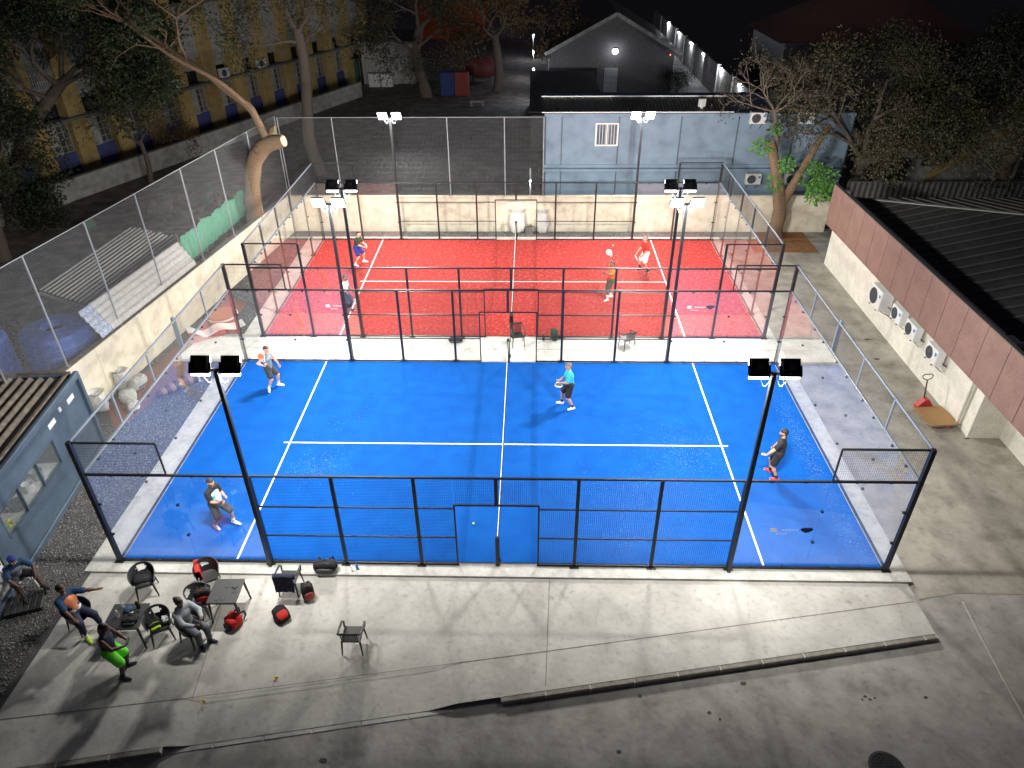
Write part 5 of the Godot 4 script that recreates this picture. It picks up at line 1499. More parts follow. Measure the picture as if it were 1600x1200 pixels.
	big_tree("broad_tree", "broad dark tree crown over the end of the container building", Vector3(18.6, -0.05, -25.4), [Vector3(0, -0.2, 0), Vector3(-0.3, 1.8, 0), Vector3(-0.2, 3.4, 0)], [0.5, 0.42, 0.36], [[Vector3(-0.2, 3.3, 0), Vector3(-1, 0.55, 0.5), 2.4, 0.17], [Vector3(-0.2, 3.2, 0), Vector3(1, 0.55, 0.4), 2.4, 0.17], [Vector3(-0.2, 3.4, 0), Vector3(-0.3, 1, 0.1), 2.2, 0.17], [Vector3(-0.2, 3.0, 0), Vector3(0.3, 0.5, 1), 2.0, 0.15], [Vector3(-0.2, 3.3, 0), Vector3(-0.8, 0.7, -0.6), 2.3, 0.15], [Vector3(-0.2, 3.3, 0), Vector3(0.9, 0.8, -0.6), 2.4, 0.15]], 4, 120, 1.0, 0.15, M.leaf_olive, M.bark_grey, 27)
	big_tree("broad_tree", "dark tree at the picture edge above the black roof", Vector3(27.5, -0.05, -27.5), [Vector3(0, -0.2, 0), Vector3(-0.2, 1.8, 0), Vector3(0.1, 3.8, 0)], [0.45, 0.38, 0.32], [[Vector3(0.1, 3.7, 0), Vector3(-1, 0.7, 0.4), 2.4, 0.16], [Vector3(0.1, 3.6, 0), Vector3(1, 0.7, 0.3), 2.4, 0.16], [Vector3(0.1, 3.8, 0), Vector3(0.0, 1, 0.1), 2.4, 0.16], [Vector3(0.1, 3.4, 0), Vector3(-0.2, 0.6, -1), 2.2, 0.14]], 4, 120, 1.05, 0.17, M.leaf_dark, M.bark_grey, 28)
	bush("clipped_bush", "round dark clipped bush beside the grey house path", Vector3(14.0, 0, -56.3), Vector3(1.5, 1.2, 1.4), 3600, 0.13, M.leaf_dark, 41)
	bush("dark_bush", "dark leafy bush at the picture edge above the kiosk", Vector3(-18.4, -0.1, -8.2), Vector3(1.0, 1.15, 1.0), 2600, 0.16, M.leaf_dark, 42)
	bush("dark_bush", "tall dark bush behind the water tanks with brownish leaves", Vector3(-21.0, -0.1, -10.2), Vector3(1.8, 1.5, 1.6), 3600, 0.2, M.leaf_olive, 43)
	bush("dark_bush", "dark shrub against the low garden wall", Vector3(-26.0, -0.1, -24.0), Vector3(1.8, 1.3, 1.5), 2600, 0.2, M.leaf_dark, 44)
	bush("dry_bush", "dry brown shrub at the foot of the yellow building", Vector3(-23.6, -0.1, -37.2), Vector3(1.6, 1.2, 1.4), 1500, 0.16, M.leaf_dry, 45)
	# fallen leaves on the patio
	for e in [[-6.33, -0.066, 4.0, "fallen yellow leaf on the patio before the lime shorts player"], [-7.35, -0.19, 5.22, "fallen yellow leaf lying in the kerb gutter"], [-4.9, -0.066, 3.4, "small fallen leaf on the open patio"]]:
		mb = MB.new()
		mb.leaf(Vector3(-0.05, 0.012, 0), Vector3.RIGHT, Vector3.BACK, 0.12, 0.09); mb.leaf(Vector3(-0.05, 0.01, 0), Vector3(0.6, 0.1, 0.8).normalized(), Vector3(0.8, 0, -0.6), 0.09, 0.06)
		var o := obj("fallen_leaf", mb, M.leaf_litter, self, Vector3(e[0], e[1], e[2]))
		tag(o, e[3], "leaf", "fallen leaves")

func shell_chair(label: String, at: Vector3, turn: float) -> Node3D:
	# moulded tub chair with an oval grip hole; local +z is the way it faces
	var c := thing("tub_chair", label, "chair", at, turn, "dark moulded chairs on the patio")
	var mb := MB.new()
	mb.grid(10, 10, func(i: int, j: int) -> Vector3:
		var x := (i / 10.0 - 0.5) * 0.46; var z := (j / 10.0 - 0.5) * -0.46
		var e := 1.0 - pow(clampf(maxf(absf(x), absf(z)) / 0.23, 0, 1), 6.0) * 0.12
		return Vector3(x * e, 0.43 - 0.035 * cos(x * 6.5) * cos(z * 6.0) + 0.02 * (z + 0.23), z * e))
	mb.grid(10, 10, func(i: int, j: int) -> Vector3:
		var x := (i / 10.0 - 0.5) * 0.46; var z := (j / 10.0 - 0.5) * -0.46
		return Vector3(x * 0.94, 0.395, z * 0.94), true)
	obj("seat", mb, M.charcoal_plastic, c)
	# the wraparound back and arms, two skins with a hole at the back
	mb = MB.new()
	var f := func(a: float, t: float, off: float) -> Vector3:
		var k := cos(a * 0.5)                     # 1 at the back, small at the arms
		var hgt := lerpf(0.20, 0.40, pow(clampf(k * 1.35 - 0.35, 0.0, 1.0), 1.2))
		var r := 0.235 + 0.055 * t + off
		return Vector3(sin(a) * r * 1.03, 0.40 + t * hgt, -cos(a) * r * (1.0 + 0.12 * t) + 0.02)
	var na := 26
	var nt := 7
	for j in nt:
		for i in na:
			var a0 := lerpf(-2.1, 2.1, i / float(na)); var a1 := lerpf(-2.1, 2.1, (i + 1) / float(na))
			var t0 := j / float(nt); var t1 := (j + 1) / float(nt)
			var am := (a0 + a1) / 2; var tm := (t0 + t1) / 2
			if pow(am / 0.5, 2) + pow((tm - 0.62) / 0.2, 2) < 1.0: continue
			mb.quad(f.call(a0, t0, 0.0), f.call(a0, t1, 0.0), f.call(a1, t1, 0.0), f.call(a1, t0, 0.0))
			mb.quad(f.call(a0, t0, 0.014), f.call(a1, t0, 0.014), f.call(a1, t1, 0.014), f.call(a0, t1, 0.014))
			if j == nt - 1: mb.quad(f.call(a0, 1.0, 0.0), f.call(a0, 1.0, 0.014), f.call(a1, 1.0, 0.014), f.call(a1, 1.0, 0.0))
	obj("backrest", mb, M.charcoal_plastic, c)
	for sx in [-1.0, 1.0]:
		for sz in [-1.0, 1.0]:
			mb = MB.new()
			mb.tube([Vector3(sx * 0.19, 0.42, sz * 0.18), Vector3(sx * 0.21, 0.25, sz * 0.205), Vector3(sx * 0.24, 0.0, sz * 0.235)], [0.028, 0.024, 0.015], 8)
			obj("leg", mb, M.charcoal_plastic, c)
	return c

func slat_chair(label: String, at: Vector3, turn: float) -> Node3D:
	var c := thing("slatted_armchair", label, "chair", at, turn, "black slatted plastic armchairs")
	var mb := MB.new()
	mb.box(Vector3(0, 0.43, 0), Vector3(0.46, 0.03, 0.45), Basis(), 0.012)
	obj("seat", mb, M.black_plastic, c)
	for i in 9:
		mb = MB.new()
		var x := -0.18 + i * 0.045
		mb.bar(Vector3(x, 0.45, -0.215), Vector3(x * 1.05, 0.78, -0.285), 0.03, 0.012)
		obj("back_slat", mb, M.black_plastic, c)
	mb = MB.new()
	mb.bar(Vector3(-0.23, 0.80, -0.29), Vector3(0.23, 0.80, -0.29), 0.03, 0.07, 0.012)
	obj("top_rail", mb, M.black_plastic, c)
	for sx in [-1.0, 1.0]:
		mb = MB.new()
		mb.tube([Vector3(sx * 0.235, 0.80, -0.29), Vector3(sx * 0.26, 0.72, -0.2), Vector3(sx * 0.275, 0.66, 0.0), Vector3(sx * 0.265, 0.64, 0.2), Vector3(sx * 0.25, 0.56, 0.25), Vector3(sx * 0.24, 0.43, 0.22)], [0.02, 0.024, 0.026, 0.026, 0.022, 0.02], 8)
		obj("armrest", mb, M.black_plastic, c)
		for sz in [-1.0, 1.0]:
			mb = MB.new()
			mb.tube([Vector3(sx * 0.21, 0.44, sz * 0.2), Vector3(sx * 0.24, 0.0, sz * 0.25)], [0.026, 0.016], 8)
			obj("leg", mb, M.black_plastic, c)
	return c

func table(label: String, at: Vector3, turn: float, w: float, d: float) -> Node3D:
	var t := thing("patio_table", label, "table", at, turn, "dark grey patio tables")
	var mb := MB.new(); mb.box(Vector3(0, 0.715, 0), Vector3(w, 0.03, d), Basis(), 0.012); obj("tabletop", mb, M.charcoal_plastic, t)
	mb = MB.new()
	for s in [-1.0, 1.0]:
		mb.box(Vector3(0, 0.675, s * (d / 2 - 0.04)), Vector3(w - 0.12, 0.05, 0.025)); mb.box(Vector3(s * (w / 2 - 0.04), 0.675, 0), Vector3(0.025, 0.05, d - 0.12))
	obj("apron", mb, M.charcoal_plastic, t)
	for sx in [-1.0, 1.0]:
		for sz in [-1.0, 1.0]:
			mb = MB.new(); mb.tube([Vector3(sx * (w / 2 - 0.05), 0.70, sz * (d / 2 - 0.05)), Vector3(sx * (w / 2 - 0.01), 0.0, sz * (d / 2 - 0.01))], [0.034, 0.022], 8)
			obj("leg", mb, M.charcoal_plastic, t)
	return t

func lump(rad: Vector3, sd: int, amount := 0.16, su := 18, sv := 10, square := 0.6) -> MB:
	# a soft squarish body with folds, resting on y = 0
	var nz := FastNoiseLite.new(); nz.seed = sd; nz.frequency = 1.1
	var mb := MB.new()
	mb.grid(su, sv, func(i: int, j: int) -> Vector3:
		var a := TAU * (i % su) / su; var b := PI * (j / float(sv) - 0.5)
		var d := Vector3(sin(a) * cos(b), sin(b), cos(a) * cos(b))
		var m := maxf(absf(d.x), maxf(absf(d.y), absf(d.z)))
		d = d.lerp(d / m * 0.86, square)
		var k := 1.0 + amount * nz.get_noise_3d(d.x * 2.2, d.y * 2.2, d.z * 2.2)
		var p := d * rad * k
		return Vector3(p.x, maxf(p.y + rad.y * 0.92, 0.0), p.z))
	return mb

func backpack(called: String, label: String, at: Vector3, rot: Vector3, rad: Vector3, main: Material, trim: Material, sd: int) -> Node3D:
	# lies or stands with its back panel towards local -z
	var b := thing(called, label, "bag", at, 0.0, "bags lying around the courts")
	b.rotation = rot
	obj("body", lump(rad, sd), main, b)
	var mb := lump(Vector3(rad.x * 0.74, rad.y * 0.5, rad.z * 0.45), sd + 1)
	var p := obj("front_pocket", mb, trim, b, Vector3(0, rad.y * 0.18, rad.z * 0.78))
	mb = MB.new()
	mb.tube([Vector3(-rad.x * 0.7, rad.y * 0.75, rad.z * 0.62), Vector3(-rad.x * 0.6, rad.y * 1.65, rad.z * 0.5), Vector3(0, rad.y * 1.86, rad.z * 0.4), Vector3(rad.x * 0.6, rad.y * 1.65, rad.z * 0.5), Vector3(rad.x * 0.7, rad.y * 0.75, rad.z * 0.62)], [0.008, 0.008, 0.008, 0.008, 0.008], 5)
	obj("zip", mb, trim, b)
	for sx in [-1.0, 1.0]:
		mb = MB.new()
		mb.tube([Vector3(sx * rad.x * 0.35, rad.y * 1.75, -rad.z * 0.7), Vector3(sx * rad.x * 0.5, rad.y * 1.5, -rad.z * 1.35), Vector3(sx * rad.x * 0.55, rad.y * 0.8, -rad.z * 1.4), Vector3(sx * rad.x * 0.6, rad.y * 0.2, -rad.z * 0.85)], [0.022, 0.026, 0.024, 0.014], 6)
		obj("strap", mb, M.black_cloth, b)
	mb = MB.new(); mb.tube([Vector3(-0.05, rad.y * 1.82, -rad.z * 0.3), Vector3(0, rad.y * 2.0, -rad.z * 0.35), Vector3(0.05, rad.y * 1.82, -rad.z * 0.3)], [0.01, 0.01, 0.01], 5); obj("grab_handle", mb, M.black_cloth, b)
	return b

func cloth_over(called: String, label: String, at: Vector3, turn: float, w: float, front: float, back: float, m: Material, sd: int, cat := "jacket", top := 0.83):
	# a garment hung over a rail at local y = top: falls on both sides
	var t := thing(called, label, cat, at, turn)
	var nz := FastNoiseLite.new(); nz.seed = sd; nz.frequency = 3.0
	for skin in 2:
		var mb := MB.new()
		mb.grid(16, 20, func(i: int, j: int) -> Vector3:
			var x := (i / 16.0 - 0.5) * w; var s := lerpf(-front, back, j / 20.0)
			var y := top + 0.022 - maxf(absf(s) - 0.03, 0.0) * 0.985 - 0.02 * (pow(absf(i / 8.0 - 1.0), 3))
			var z := clampf(s, -0.03, 0.03) * 1.2 + signf(s) * (0.02 + 0.035 * nz.get_noise_2d(x * 4.0, s * 1.6) * minf(1.0, absf(s) * 5.0) + absf(s) * 0.04)
			return Vector3(x * (1.0 - 0.12 * absf(s)), y - skin * 0.01, z - signf(s) * skin * 0.008), skin == 0)
		obj("cloth" if skin == 0 else "lining", mb, m, t)
	return t

func bottle(label: String, at: Vector3, m: Material, cap: Material, h := 0.24, r := 0.034):
	var b := thing("drink_bottle", label, "bottle", at, 0.0, "drink bottles")
	var mb := MB.new(); mb.lathe([Vector2(0, 0), Vector2(r, 0.0), Vector2(r, h * 0.68), Vector2(r * 0.9, h * 0.78), Vector2(r * 0.42, h * 0.88), Vector2(r * 0.42, h * 0.93)], 14); obj("flask", mb, m, b)
	mb = MB.new(); mb.lathe([Vector2(r * 0.5, h * 0.9), Vector2(r * 0.52, h), Vector2(0, h * 1.01)], 12); obj("cap", mb, cap, b)

func slab_item(called: String, label: String, cat: String, at: Vector3, turn: float, s: Vector3, m: Material, grp := ""):
	var t := thing(called, label, cat, at, turn, grp)
	var mb := MB.new(); mb.box(Vector3(0, s.y / 2, 0), s, Basis(), minf(0.004, s.y * 0.4)); obj("body", mb, m, t)
	mb = MB.new(); mb.box(Vector3(0, s.y + 0.0008, s.z * 0.05), Vector3(s.x * 0.86, 0.0012, s.z * 0.82)); obj("face", mb, M.grille_dark, t)
	return t

func sack(label: String, at: Vector3, turn: float, rad: Vector3, lean: float, sd: int, open := false, printed := false):
	var s := thing("woven_sack", label, "sack", at, turn, "white woven sacks")
	s.rotation = Vector3(lean, turn, 0)
	obj("bag", lump(rad, sd, 0.35, 22, 12, 0.45), M.sack_white, s)
	var mb := MB.new()
	mb.grid(14, 2, func(i: int, j: int) -> Vector3:
		var a := TAU * i / 14.0
		var k := 0.62 + 0.22 * j * (1.0 if open else -0.5) + 0.08 * sin(a * 4.0 + sd)
		return Vector3(sin(a) * rad.x * k, rad.y * (1.72 + 0.16 * j), cos(a) * rad.z * k))
	obj("mouth", mb, M.sack_white, s)
	if printed:
		mb = MB.new()
		mb.box(Vector3(0, rad.y * 1.0, rad.z * 0.98), Vector3(rad.x * 0.9, rad.y * 0.3, 0.012)); mb.box(Vector3(0, rad.y * 0.5, rad.z * 0.98), Vector3(rad.x * 0.6, rad.y * 0.18, 0.012))
		obj("print", mb, M.blue_paint, s)

func racket(label: String, at: Vector3, bs: Basis, face_m: Material, rim_m: Material) -> Node3D:
	# local +y from the grip to the head; the grip is at the origin; face normal local z
	var r := thing("padel_racket", label, "racket", at, 0.0, "padel rackets")
	r.basis = bs
	var oval := func(k: float, n: int) -> PackedVector2Array:
		var p := PackedVector2Array()
		for i in n:
			var a := TAU * i / n
			p.append(Vector2(sin(a) * 0.128 * k, 0.31 + cos(a) * (0.135 if cos(a) > 0 else 0.15) * k))
		return p
	var mb := MB.new()
	var o: PackedVector2Array = oval.call(1.0, 28)
	var inn: PackedVector2Array = oval.call(0.87, 28)
	for i in 28:
		var j := (i + 1) % 28
		for z in [-1.0, 1.0]:
			var a := Vector3(o[i].x, o[i].y, z * 0.012); var b := Vector3(o[j].x, o[j].y, z * 0.012)
			var c := Vector3(inn[j].x, inn[j].y, z * 0.019); var d := Vector3(inn[i].x, inn[i].y, z * 0.019)
			if z < 0: mb.quad(a, b, c, d)
			else: mb.quad(b, a, d, c)
		mb.quad(Vector3(o[j].x, o[j].y, -0.012), Vector3(o[i].x, o[i].y, -0.012), Vector3(o[i].x, o[i].y, 0.012), Vector3(o[j].x, o[j].y, 0.012))
	for sx in [-1.0, 1.0]: mb.tube([Vector3(sx * 0.075, 0.20, 0), Vector3(sx * 0.03, 0.115, 0), Vector3(sx * 0.012, 0.075, 0)], [0.016, 0.015, 0.015], 7)
	obj("frame", mb, rim_m, r)
	mb = MB.new(); mb.prism(inn, 0.036); var f := obj("hitting_face", mb, face_m, r)
	mb = MB.new()
	for i in range(-3, 4):
		for j in range(-3, 4):
			if Vector2(i, j).length() < 3.4: mb.lathe([Vector2(0.006, 0), Vector2(0.0, 0.0)], 7, Transform3D(Basis(Vector3.RIGHT, PI / 2), Vector3(i * 0.024, 0.31 + j * 0.024, 0.0192))); mb.lathe([Vector2(0.0, 0), Vector2(0.006, 0.0)], 7, Transform3D(Basis(Vector3.RIGHT, PI / 2), Vector3(i * 0.024, 0.31 + j * 0.024, -0.0192)))
	obj("drilled_holes", mb, M.grille_dark, f)
	mb = MB.new(); mb.tube([Vector3(0, -0.06, 0), Vector3(0, -0.05, 0), Vector3(0, 0.085, 0)], [0.02, 0.017, 0.016], 8); obj("grip", mb, M.black_cloth, r)
	return r

func ball_at(label: String, at: Vector3):
	var b := thing("padel_ball", label, "ball", at, 0.0, "padel balls")
	var mb := MB.new(); mb.ball(Vector3(0, 0.033, 0), Vector3.ONE * 0.033, 14, 10); obj("felt", mb, M.tennis_ball, b)
	mb = MB.new()
	var pts := []
	var rr := []
	for i in 33:
		var a := TAU * i / 32; var h := 0.42 * cos(2 * a)
		pts.append(Vector3(0, 0.033, 0) + Vector3(cos(a) * cos(h), sin(h), sin(a) * cos(h)) * 0.033); rr.append(0.0016)
	mb.tube(pts, rr, 4, false); obj("seam", mb, M.white_cloth, b)

func props():
	var y := -0.068
	var mb: MB
	# chairs and what is on them
	shell_chair("dark tub chair with a heap of black kit, nearest the court corner", Vector3(-8.88, y, 1.05), 0.45)
	var kit := backpack("kit_bag", "heap of black kit bag filling a tub chair by the court corner", Vector3(-8.88, y + 0.42, 1.07), Vector3(0, 0.4, 0), Vector3(0.24, 0.13, 0.22), M.black_cloth, M.grille_dark, 3)
	shell_chair("dark tub chair with a red jacket hung on its back", Vector3(-7.32, y, 0.86), 0.5)
	cloth_over("red_jacket", "red jacket draped over the side of a tub chair", Vector3(-7.58, y, 0.80), -1.1, 0.46, 0.42, 0.2, M.red_cloth, 4, "jacket", 0.72)
	shell_chair("dark tub chair holding a red and black racket bag beside the bare table", Vector3(-7.22, y, 1.62), PI / 2)
	backpack("racket_bag", "red and black racket bag standing upright on a tub chair", Vector3(-7.12, y + 0.42, 1.62), Vector3(0.0, 0.35, 0.0), Vector3(0.22, 0.22, 0.11), M.black_cloth, M.red_cloth, 5)
	shell_chair("dark tub chair with a white towel and black bag behind the hooded person", Vector3(-7.92, y, 2.36), 0.5)
	backpack("kit_bag", "black bag with yellow trim on the chair behind the hooded person", Vector3(-8.0, y + 0.42, 2.40), Vector3(0, 0.7, 0), Vector3(0.17, 0.1, 0.14), M.black_cloth, M.volt, 6)
	var tw := thing("striped_towel", "white striped towel bundled on a tub chair beside a black bag", "towel", Vector3(-7.76, y + 0.43, 2.24), 0.6)
	obj("bundle", lump(Vector3(0.13, 0.08, 0.11), 7, 0.3), M.white_cloth, tw)
	mb = MB.new()
	for i in 4: mb.tube([Vector3(-0.11, 0.10, -0.07 + i * 0.045), Vector3(0, 0.158, -0.07 + i * 0.045), Vector3(0.11, 0.10, -0.07 + i * 0.045)], [0.006, 0.006, 0.006], 5)
	obj("stripe", mb, M.navy_cloth, tw)
	shell_chair("dark tub chair with the person in the grey hoodie on it", Vector3(-7.12, y, 2.42), 1.1)
	shell_chair("dark tub chair with the person in the coral shirt on it", Vector3(-9.98, y, 2.12), 1.15)
	slat_chair("black slatted chair with a navy jacket on its back", Vector3(-5.25, y, 0.88), PI)
	cloth_over("navy_jacket", "navy jacket hung over the back of a slatted chair", Vector3(-5.25, y, 1.17), PI, 0.52, 0.58, 0.25, M.navy_cloth, 8)
	slat_chair("empty black slatted chair standing alone on the open patio", Vector3(-3.28, y, 2.55), PI)
	slat_chair("black slatted chair at the gateway between the two courts", Vector3(0.32, 0, -11.35), 0.2)
	slat_chair("black slatted chair on the strip between courts behind the cyan player", Vector3(4.6, 0, -11.15), 3.5)
	cloth_over("black_shirt", "black shirt hanging on the red court's net post", Vector3(0.07, 0, -11.94), PI / 2, 0.3, 0.34, 0.42, M.black_cloth, 9, "shirt", 1.02)
	# tables
	table("dark grey table crowded with bottles and bags beside the coral shirt", Vector3(-8.62, y, 2.36), 0.05, 0.85, 0.74)
	table("bare dark grey table with phones on it", Vector3(-6.54, y, 1.58), 0.03, 0.72, 0.76)
	var ty := y + 0.7305
	slab_item("mobile_phone", "black phone on the bare table, nearest the far edge", "phone", Vector3(-6.55, ty, 1.42), 0.1, Vector3(0.075, 0.009, 0.15), M.black_plastic, "phones on the bare table")
	slab_item("mobile_phone", "black phone on the bare table, outer one of the pair at the near edge", "phone", Vector3(-6.66, ty, 1.82), -0.2, Vector3(0.07, 0.009, 0.145), M.black_plastic, "phones on the bare table")
	slab_item("mobile_phone", "black phone on the bare table, inner one of the pair at the near edge", "phone", Vector3(-6.54, ty, 1.80), 0.25, Vector3(0.072, 0.009, 0.145), M.black_plastic, "phones on the bare table")
	slab_item("wallet", "small black wallet on the bare table beside the keys", "wallet", Vector3(-6.36, ty, 1.46), 1.2, Vector3(0.09, 0.022, 0.11), M.black_cloth)
	var ks := thing("key_bunch", "bunch of dark keys on the bare table", "keys", Vector3(-6.33, ty, 1.60), 0.4)
	mb = MB.new()
	for i in 4: mb.bar(Vector3.ZERO + Vector3(0, 0.006 + i * 0.003, 0), Vector3(cos(i * 0.9) * 0.07, 0.006 + i * 0.003, sin(i * 0.9) * 0.07), 0.014, 0.004)
	obj("key", mb, M.grille_dark, ks)
	mb = MB.new(); mb.tube([Vector3(0.02, 0.01, 0), Vector3(-0.01, 0.01, 0.02), Vector3(-0.03, 0.01, 0), Vector3(-0.01, 0.01, -0.02), Vector3(0.02, 0.01, 0)], [0.002, 0.002, 0.002, 0.002, 0.002], 4); obj("ring", mb, M.steel_grey, ks)
	bottle("tumbler with orange lid on the crowded table corner", Vector3(-8.42, ty, 2.12), M.black_plastic, M.orange_plastic, 0.26, 0.045)
	bottle("small pink-capped clear bottle on the crowded table", Vector3(-8.80, ty, 2.10), M.clear_plastic, M.pink_plastic, 0.20, 0.033)
	bottle("clear water bottle in the middle of the crowded table", Vector3(-8.78, ty, 2.38), M.clear_plastic, M.white_enamel, 0.22, 0.034)
	backpack("kit_bag", "open black bag lying on the near half of the crowded table", Vector3(-8.44, ty, 2.48), Vector3(0, 0.1, 0), Vector3(0.2, 0.07, 0.15), M.black_cloth, M.grille_dark, 12)
	var cp := thing("sun_cap", "blue and white cap lying on the crowded table", "cap", Vector3(-8.62, ty, 2.22), 0.7)
	obj("crown", lump(Vector3(0.10, 0.06, 0.11), 13, 0.1), M.deep_blue_cloth, cp)
	mb = MB.new(); mb.box(Vector3(0, 0.02, 0.14), Vector3(0.16, 0.008, 0.1), Basis(), 0.003); obj("peak", mb, M.white_cloth, cp)
	backpack("kit_bag", "black and grey bag hanging at the crowded table's edge beside the coral shirt", Vector3(-9.16, y, 2.44), Vector3(0, 1.4, 0), Vector3(0.16, 0.26, 0.12), M.black_cloth, M.charcoal_cloth, 14)
	# bags on the ground
	backpack("backpack", "red and black backpack under the bare table's corner", Vector3(-6.33, y, 2.0), Vector3(0, -0.5, 0), Vector3(0.2, 0.18, 0.2), M.red_cloth, M.black_cloth, 15)
	backpack("racket_bag", "black racket bag with red stripe lying flat on the patio", Vector3(-5.1, y + 0.03, 1.92), Vector3(-1.15, 0.6, 0.15), Vector3(0.2, 0.25, 0.14), M.black_cloth, M.red_cloth, 16)
	backpack("backpack", "black and dark red backpack standing beside the navy jacket chair", Vector3(-4.72, y, 1.18), Vector3(-0.12, 0.5, 0), Vector3(0.17, 0.26, 0.13), M.black_cloth, M.shell_red, 17)
	backpack("duffel_bag", "large black duffel bag on the slab edge by the fence", Vector3(-4.5, 0, 0.30), Vector3(0, 0.05, 0), Vector3(0.34, 0.17, 0.16), M.black_cloth, M.grille_dark, 18)
	backpack("duffel_bag", "black duffel bag between the courts at the fence of the red court", Vector3(-2.15, 0, -11.55), Vector3(0, 0.05, 0), Vector3(0.3, 0.1, 0.14), M.black_cloth, M.grille_dark, 19)
	backpack("backpack", "dark green backpack standing between the courts", Vector3(1.78, 0, -11.7), Vector3(0, 0.2, 0), Vector3(0.17, 0.27, 0.14), M.green_cloth, M.black_cloth, 20)
	bottle("dark bottle standing next to the dark green backpack", Vector3(1.35, 0, -11.72), M.black_plastic, M.black_plastic, 0.26, 0.05)
	bottle("blue bottle on the slab edge by the fence post", Vector3(-3.68, 0, 0.26), M.label_blue, M.label_blue, 0.2, 0.036)
	bottle("clear bottle on the slab edge next to the blue bottle", Vector3(-3.80, 0, 0.33), M.clear_plastic, M.white_enamel, 0.2, 0.033)
	ball_at("yellow padel ball lying on the blue turf near the gateway", Vector3(-0.74, 0.018, -1.40))
	ball_at("yellow padel ball on the red turf near the back mesh", Vector3(5.0, 0.018, -21.2))
	# sacks
	sack("upright white woven sack nearest the kiosk by the cream wall", Vector3(-14.0, -0.05, -6.75), 0.3, Vector3(0.26, 0.42, 0.22), 0.06, 51, true)
	sack("white woven sack behind the pile, leaning on the cream wall", Vector3(-13.86, -0.05, -8.05), 0.2, Vector3(0.28, 0.42, 0.22), -0.08, 52, true)
	sack("bulging white sack with blue print on top of the pile by the wall", Vector3(-13.35, 0.12, -8.0), 1.2, Vector3(0.34, 0.3, 0.24), 0.5, 53, false, true)
	sack("slumped grey white sack in front of the pile by the wall", Vector3(-13.35, -0.05, -7.35), 0.7, Vector3(0.3, 0.27, 0.26), 0.15, 54)
	sack("flattened white sack lying on the gravel before the pile", Vector3(-13.0, -0.05, -6.95), 2.1, Vector3(0.3, 0.12, 0.22), 0.0, 55)
	sack("tall white sack leaning on the wall behind the red court gateway", Vector3(0.1, -0.04, -23.1), 0.0, Vector3(0.42, 0.62, 0.2), -0.12, 56, true)
	sack("second tall white sack against the wall behind the red court mesh", Vector3(1.45, -0.04, -23.05), 0.1, Vector3(0.34, 0.62, 0.2), -0.12, 57, true)
	var bk := thing("concrete_block", "grey concrete block by the white sacks behind the red court", "block", Vector3(0.72, -0.04, -23.05), 0.3)
	mb = MB.new()
	for sx in [-1.0, 1.0]: mb.box(Vector3(sx * 0.17, 0.19, 0), Vector3(0.05, 0.38, 0.2))
	mb.box(Vector3(0, 0.19, 0.085), Vector3(0.29, 0.38, 0.03)); mb.box(Vector3(0, 0.19, -0.085), Vector3(0.29, 0.38, 0.03)); mb.box(Vector3(0, 0.19, 0), Vector3(0.04, 0.37, 0.14))
	obj("body", mb, M.rubble, bk)
	# pallet truck with a board on its forks
	var pt := thing("pallet_truck", "red pallet truck with black handle parked against the cream wall", "pallet truck", Vector3(14.33, -0.068, -7.15), 0.12)
	for sx in [-1.0, 1.0]:
		mb = MB.new(); mb.box(Vector3(sx * 0.19, 0.085, 0.55), Vector3(0.16, 0.05, 1.1), Basis(), 0.01); obj("fork", mb, M.red_paint, pt)
		mb = MB.new(); mb.lathe([Vector2(0, -0.05), Vector2(0.04, -0.05), Vector2(0.04, 0.05), Vector2(0, 0.05)], 10, Transform3D(Basis(Vector3.FORWARD, PI / 2), Vector3(sx * 0.19, 0.042, 0.95))); obj("load_wheel", mb, M.black_plastic, pt)
	mb = MB.new(); mb.prism(PackedVector2Array([Vector2(-0.28, 0.06), Vector2(0.28, 0.06), Vector2(0.28, 0.16), Vector2(0.08, 0.42), Vector2(-0.08, 0.42), Vector2(-0.28, 0.16)]), 0.2, Transform3D(Basis(), Vector3(0, 0, -0.12))); obj("pump_housing", mb, M.red_paint, pt)
	mb = MB.new(); mb.lathe([Vector2(0, -0.1), Vector2(0.09, -0.1), Vector2(0.09, 0.1), Vector2(0, 0.1)], 16, Transform3D(Basis(Vector3.FORWARD, PI / 2), Vector3(0, 0.09, -0.26))); obj("steer_wheel", mb, M.black_plastic, pt)
	mb = MB.new()
	mb.tube([Vector3(0, 0.35, -0.2), Vector3(0, 1.02, -0.36)], [0.025, 0.022], 8)
	mb.tube([Vector3(0, 1.02, -0.36), Vector3(-0.16, 1.08, -0.38), Vector3(-0.19, 1.17, -0.40), Vector3(-0.12, 1.22, -0.41), Vector3(0.12, 1.22, -0.41), Vector3(0.19, 1.17, -0.40), Vector3(0.16, 1.08, -0.38), Vector3(0, 1.02, -0.36)], [0.016, 0.016, 0.016, 0.018, 0.018, 0.016, 0.016, 0.016], 7)
	obj("handle", mb, M.black_plastic, pt)
	var pb := thing("plywood_board", "plywood board on a low pallet resting on the pallet truck forks", "board", Vector3(14.4, 0.045, -6.6), 0.12)
	for i in 3:
		mb = MB.new(); mb.box(Vector3(0, 0.03, -0.4 + i * 0.4), Vector3(1.0, 0.05, 0.1)); obj("bearer", mb, M.bark_grey, pb)
	mb = MB.new(); mb.box(Vector3(0, 0.07, 0), Vector3(1.02, 0.025, 1.05), Basis(), 0.003); obj("sheet", mb, M.plywood, pb)
	mb = MB.new(); mb.box(Vector3(0, 0.045, 0.53), Vector3(1.02, 0.03, 0.012)); obj("steel_edge", mb, M.galvanised, pb)
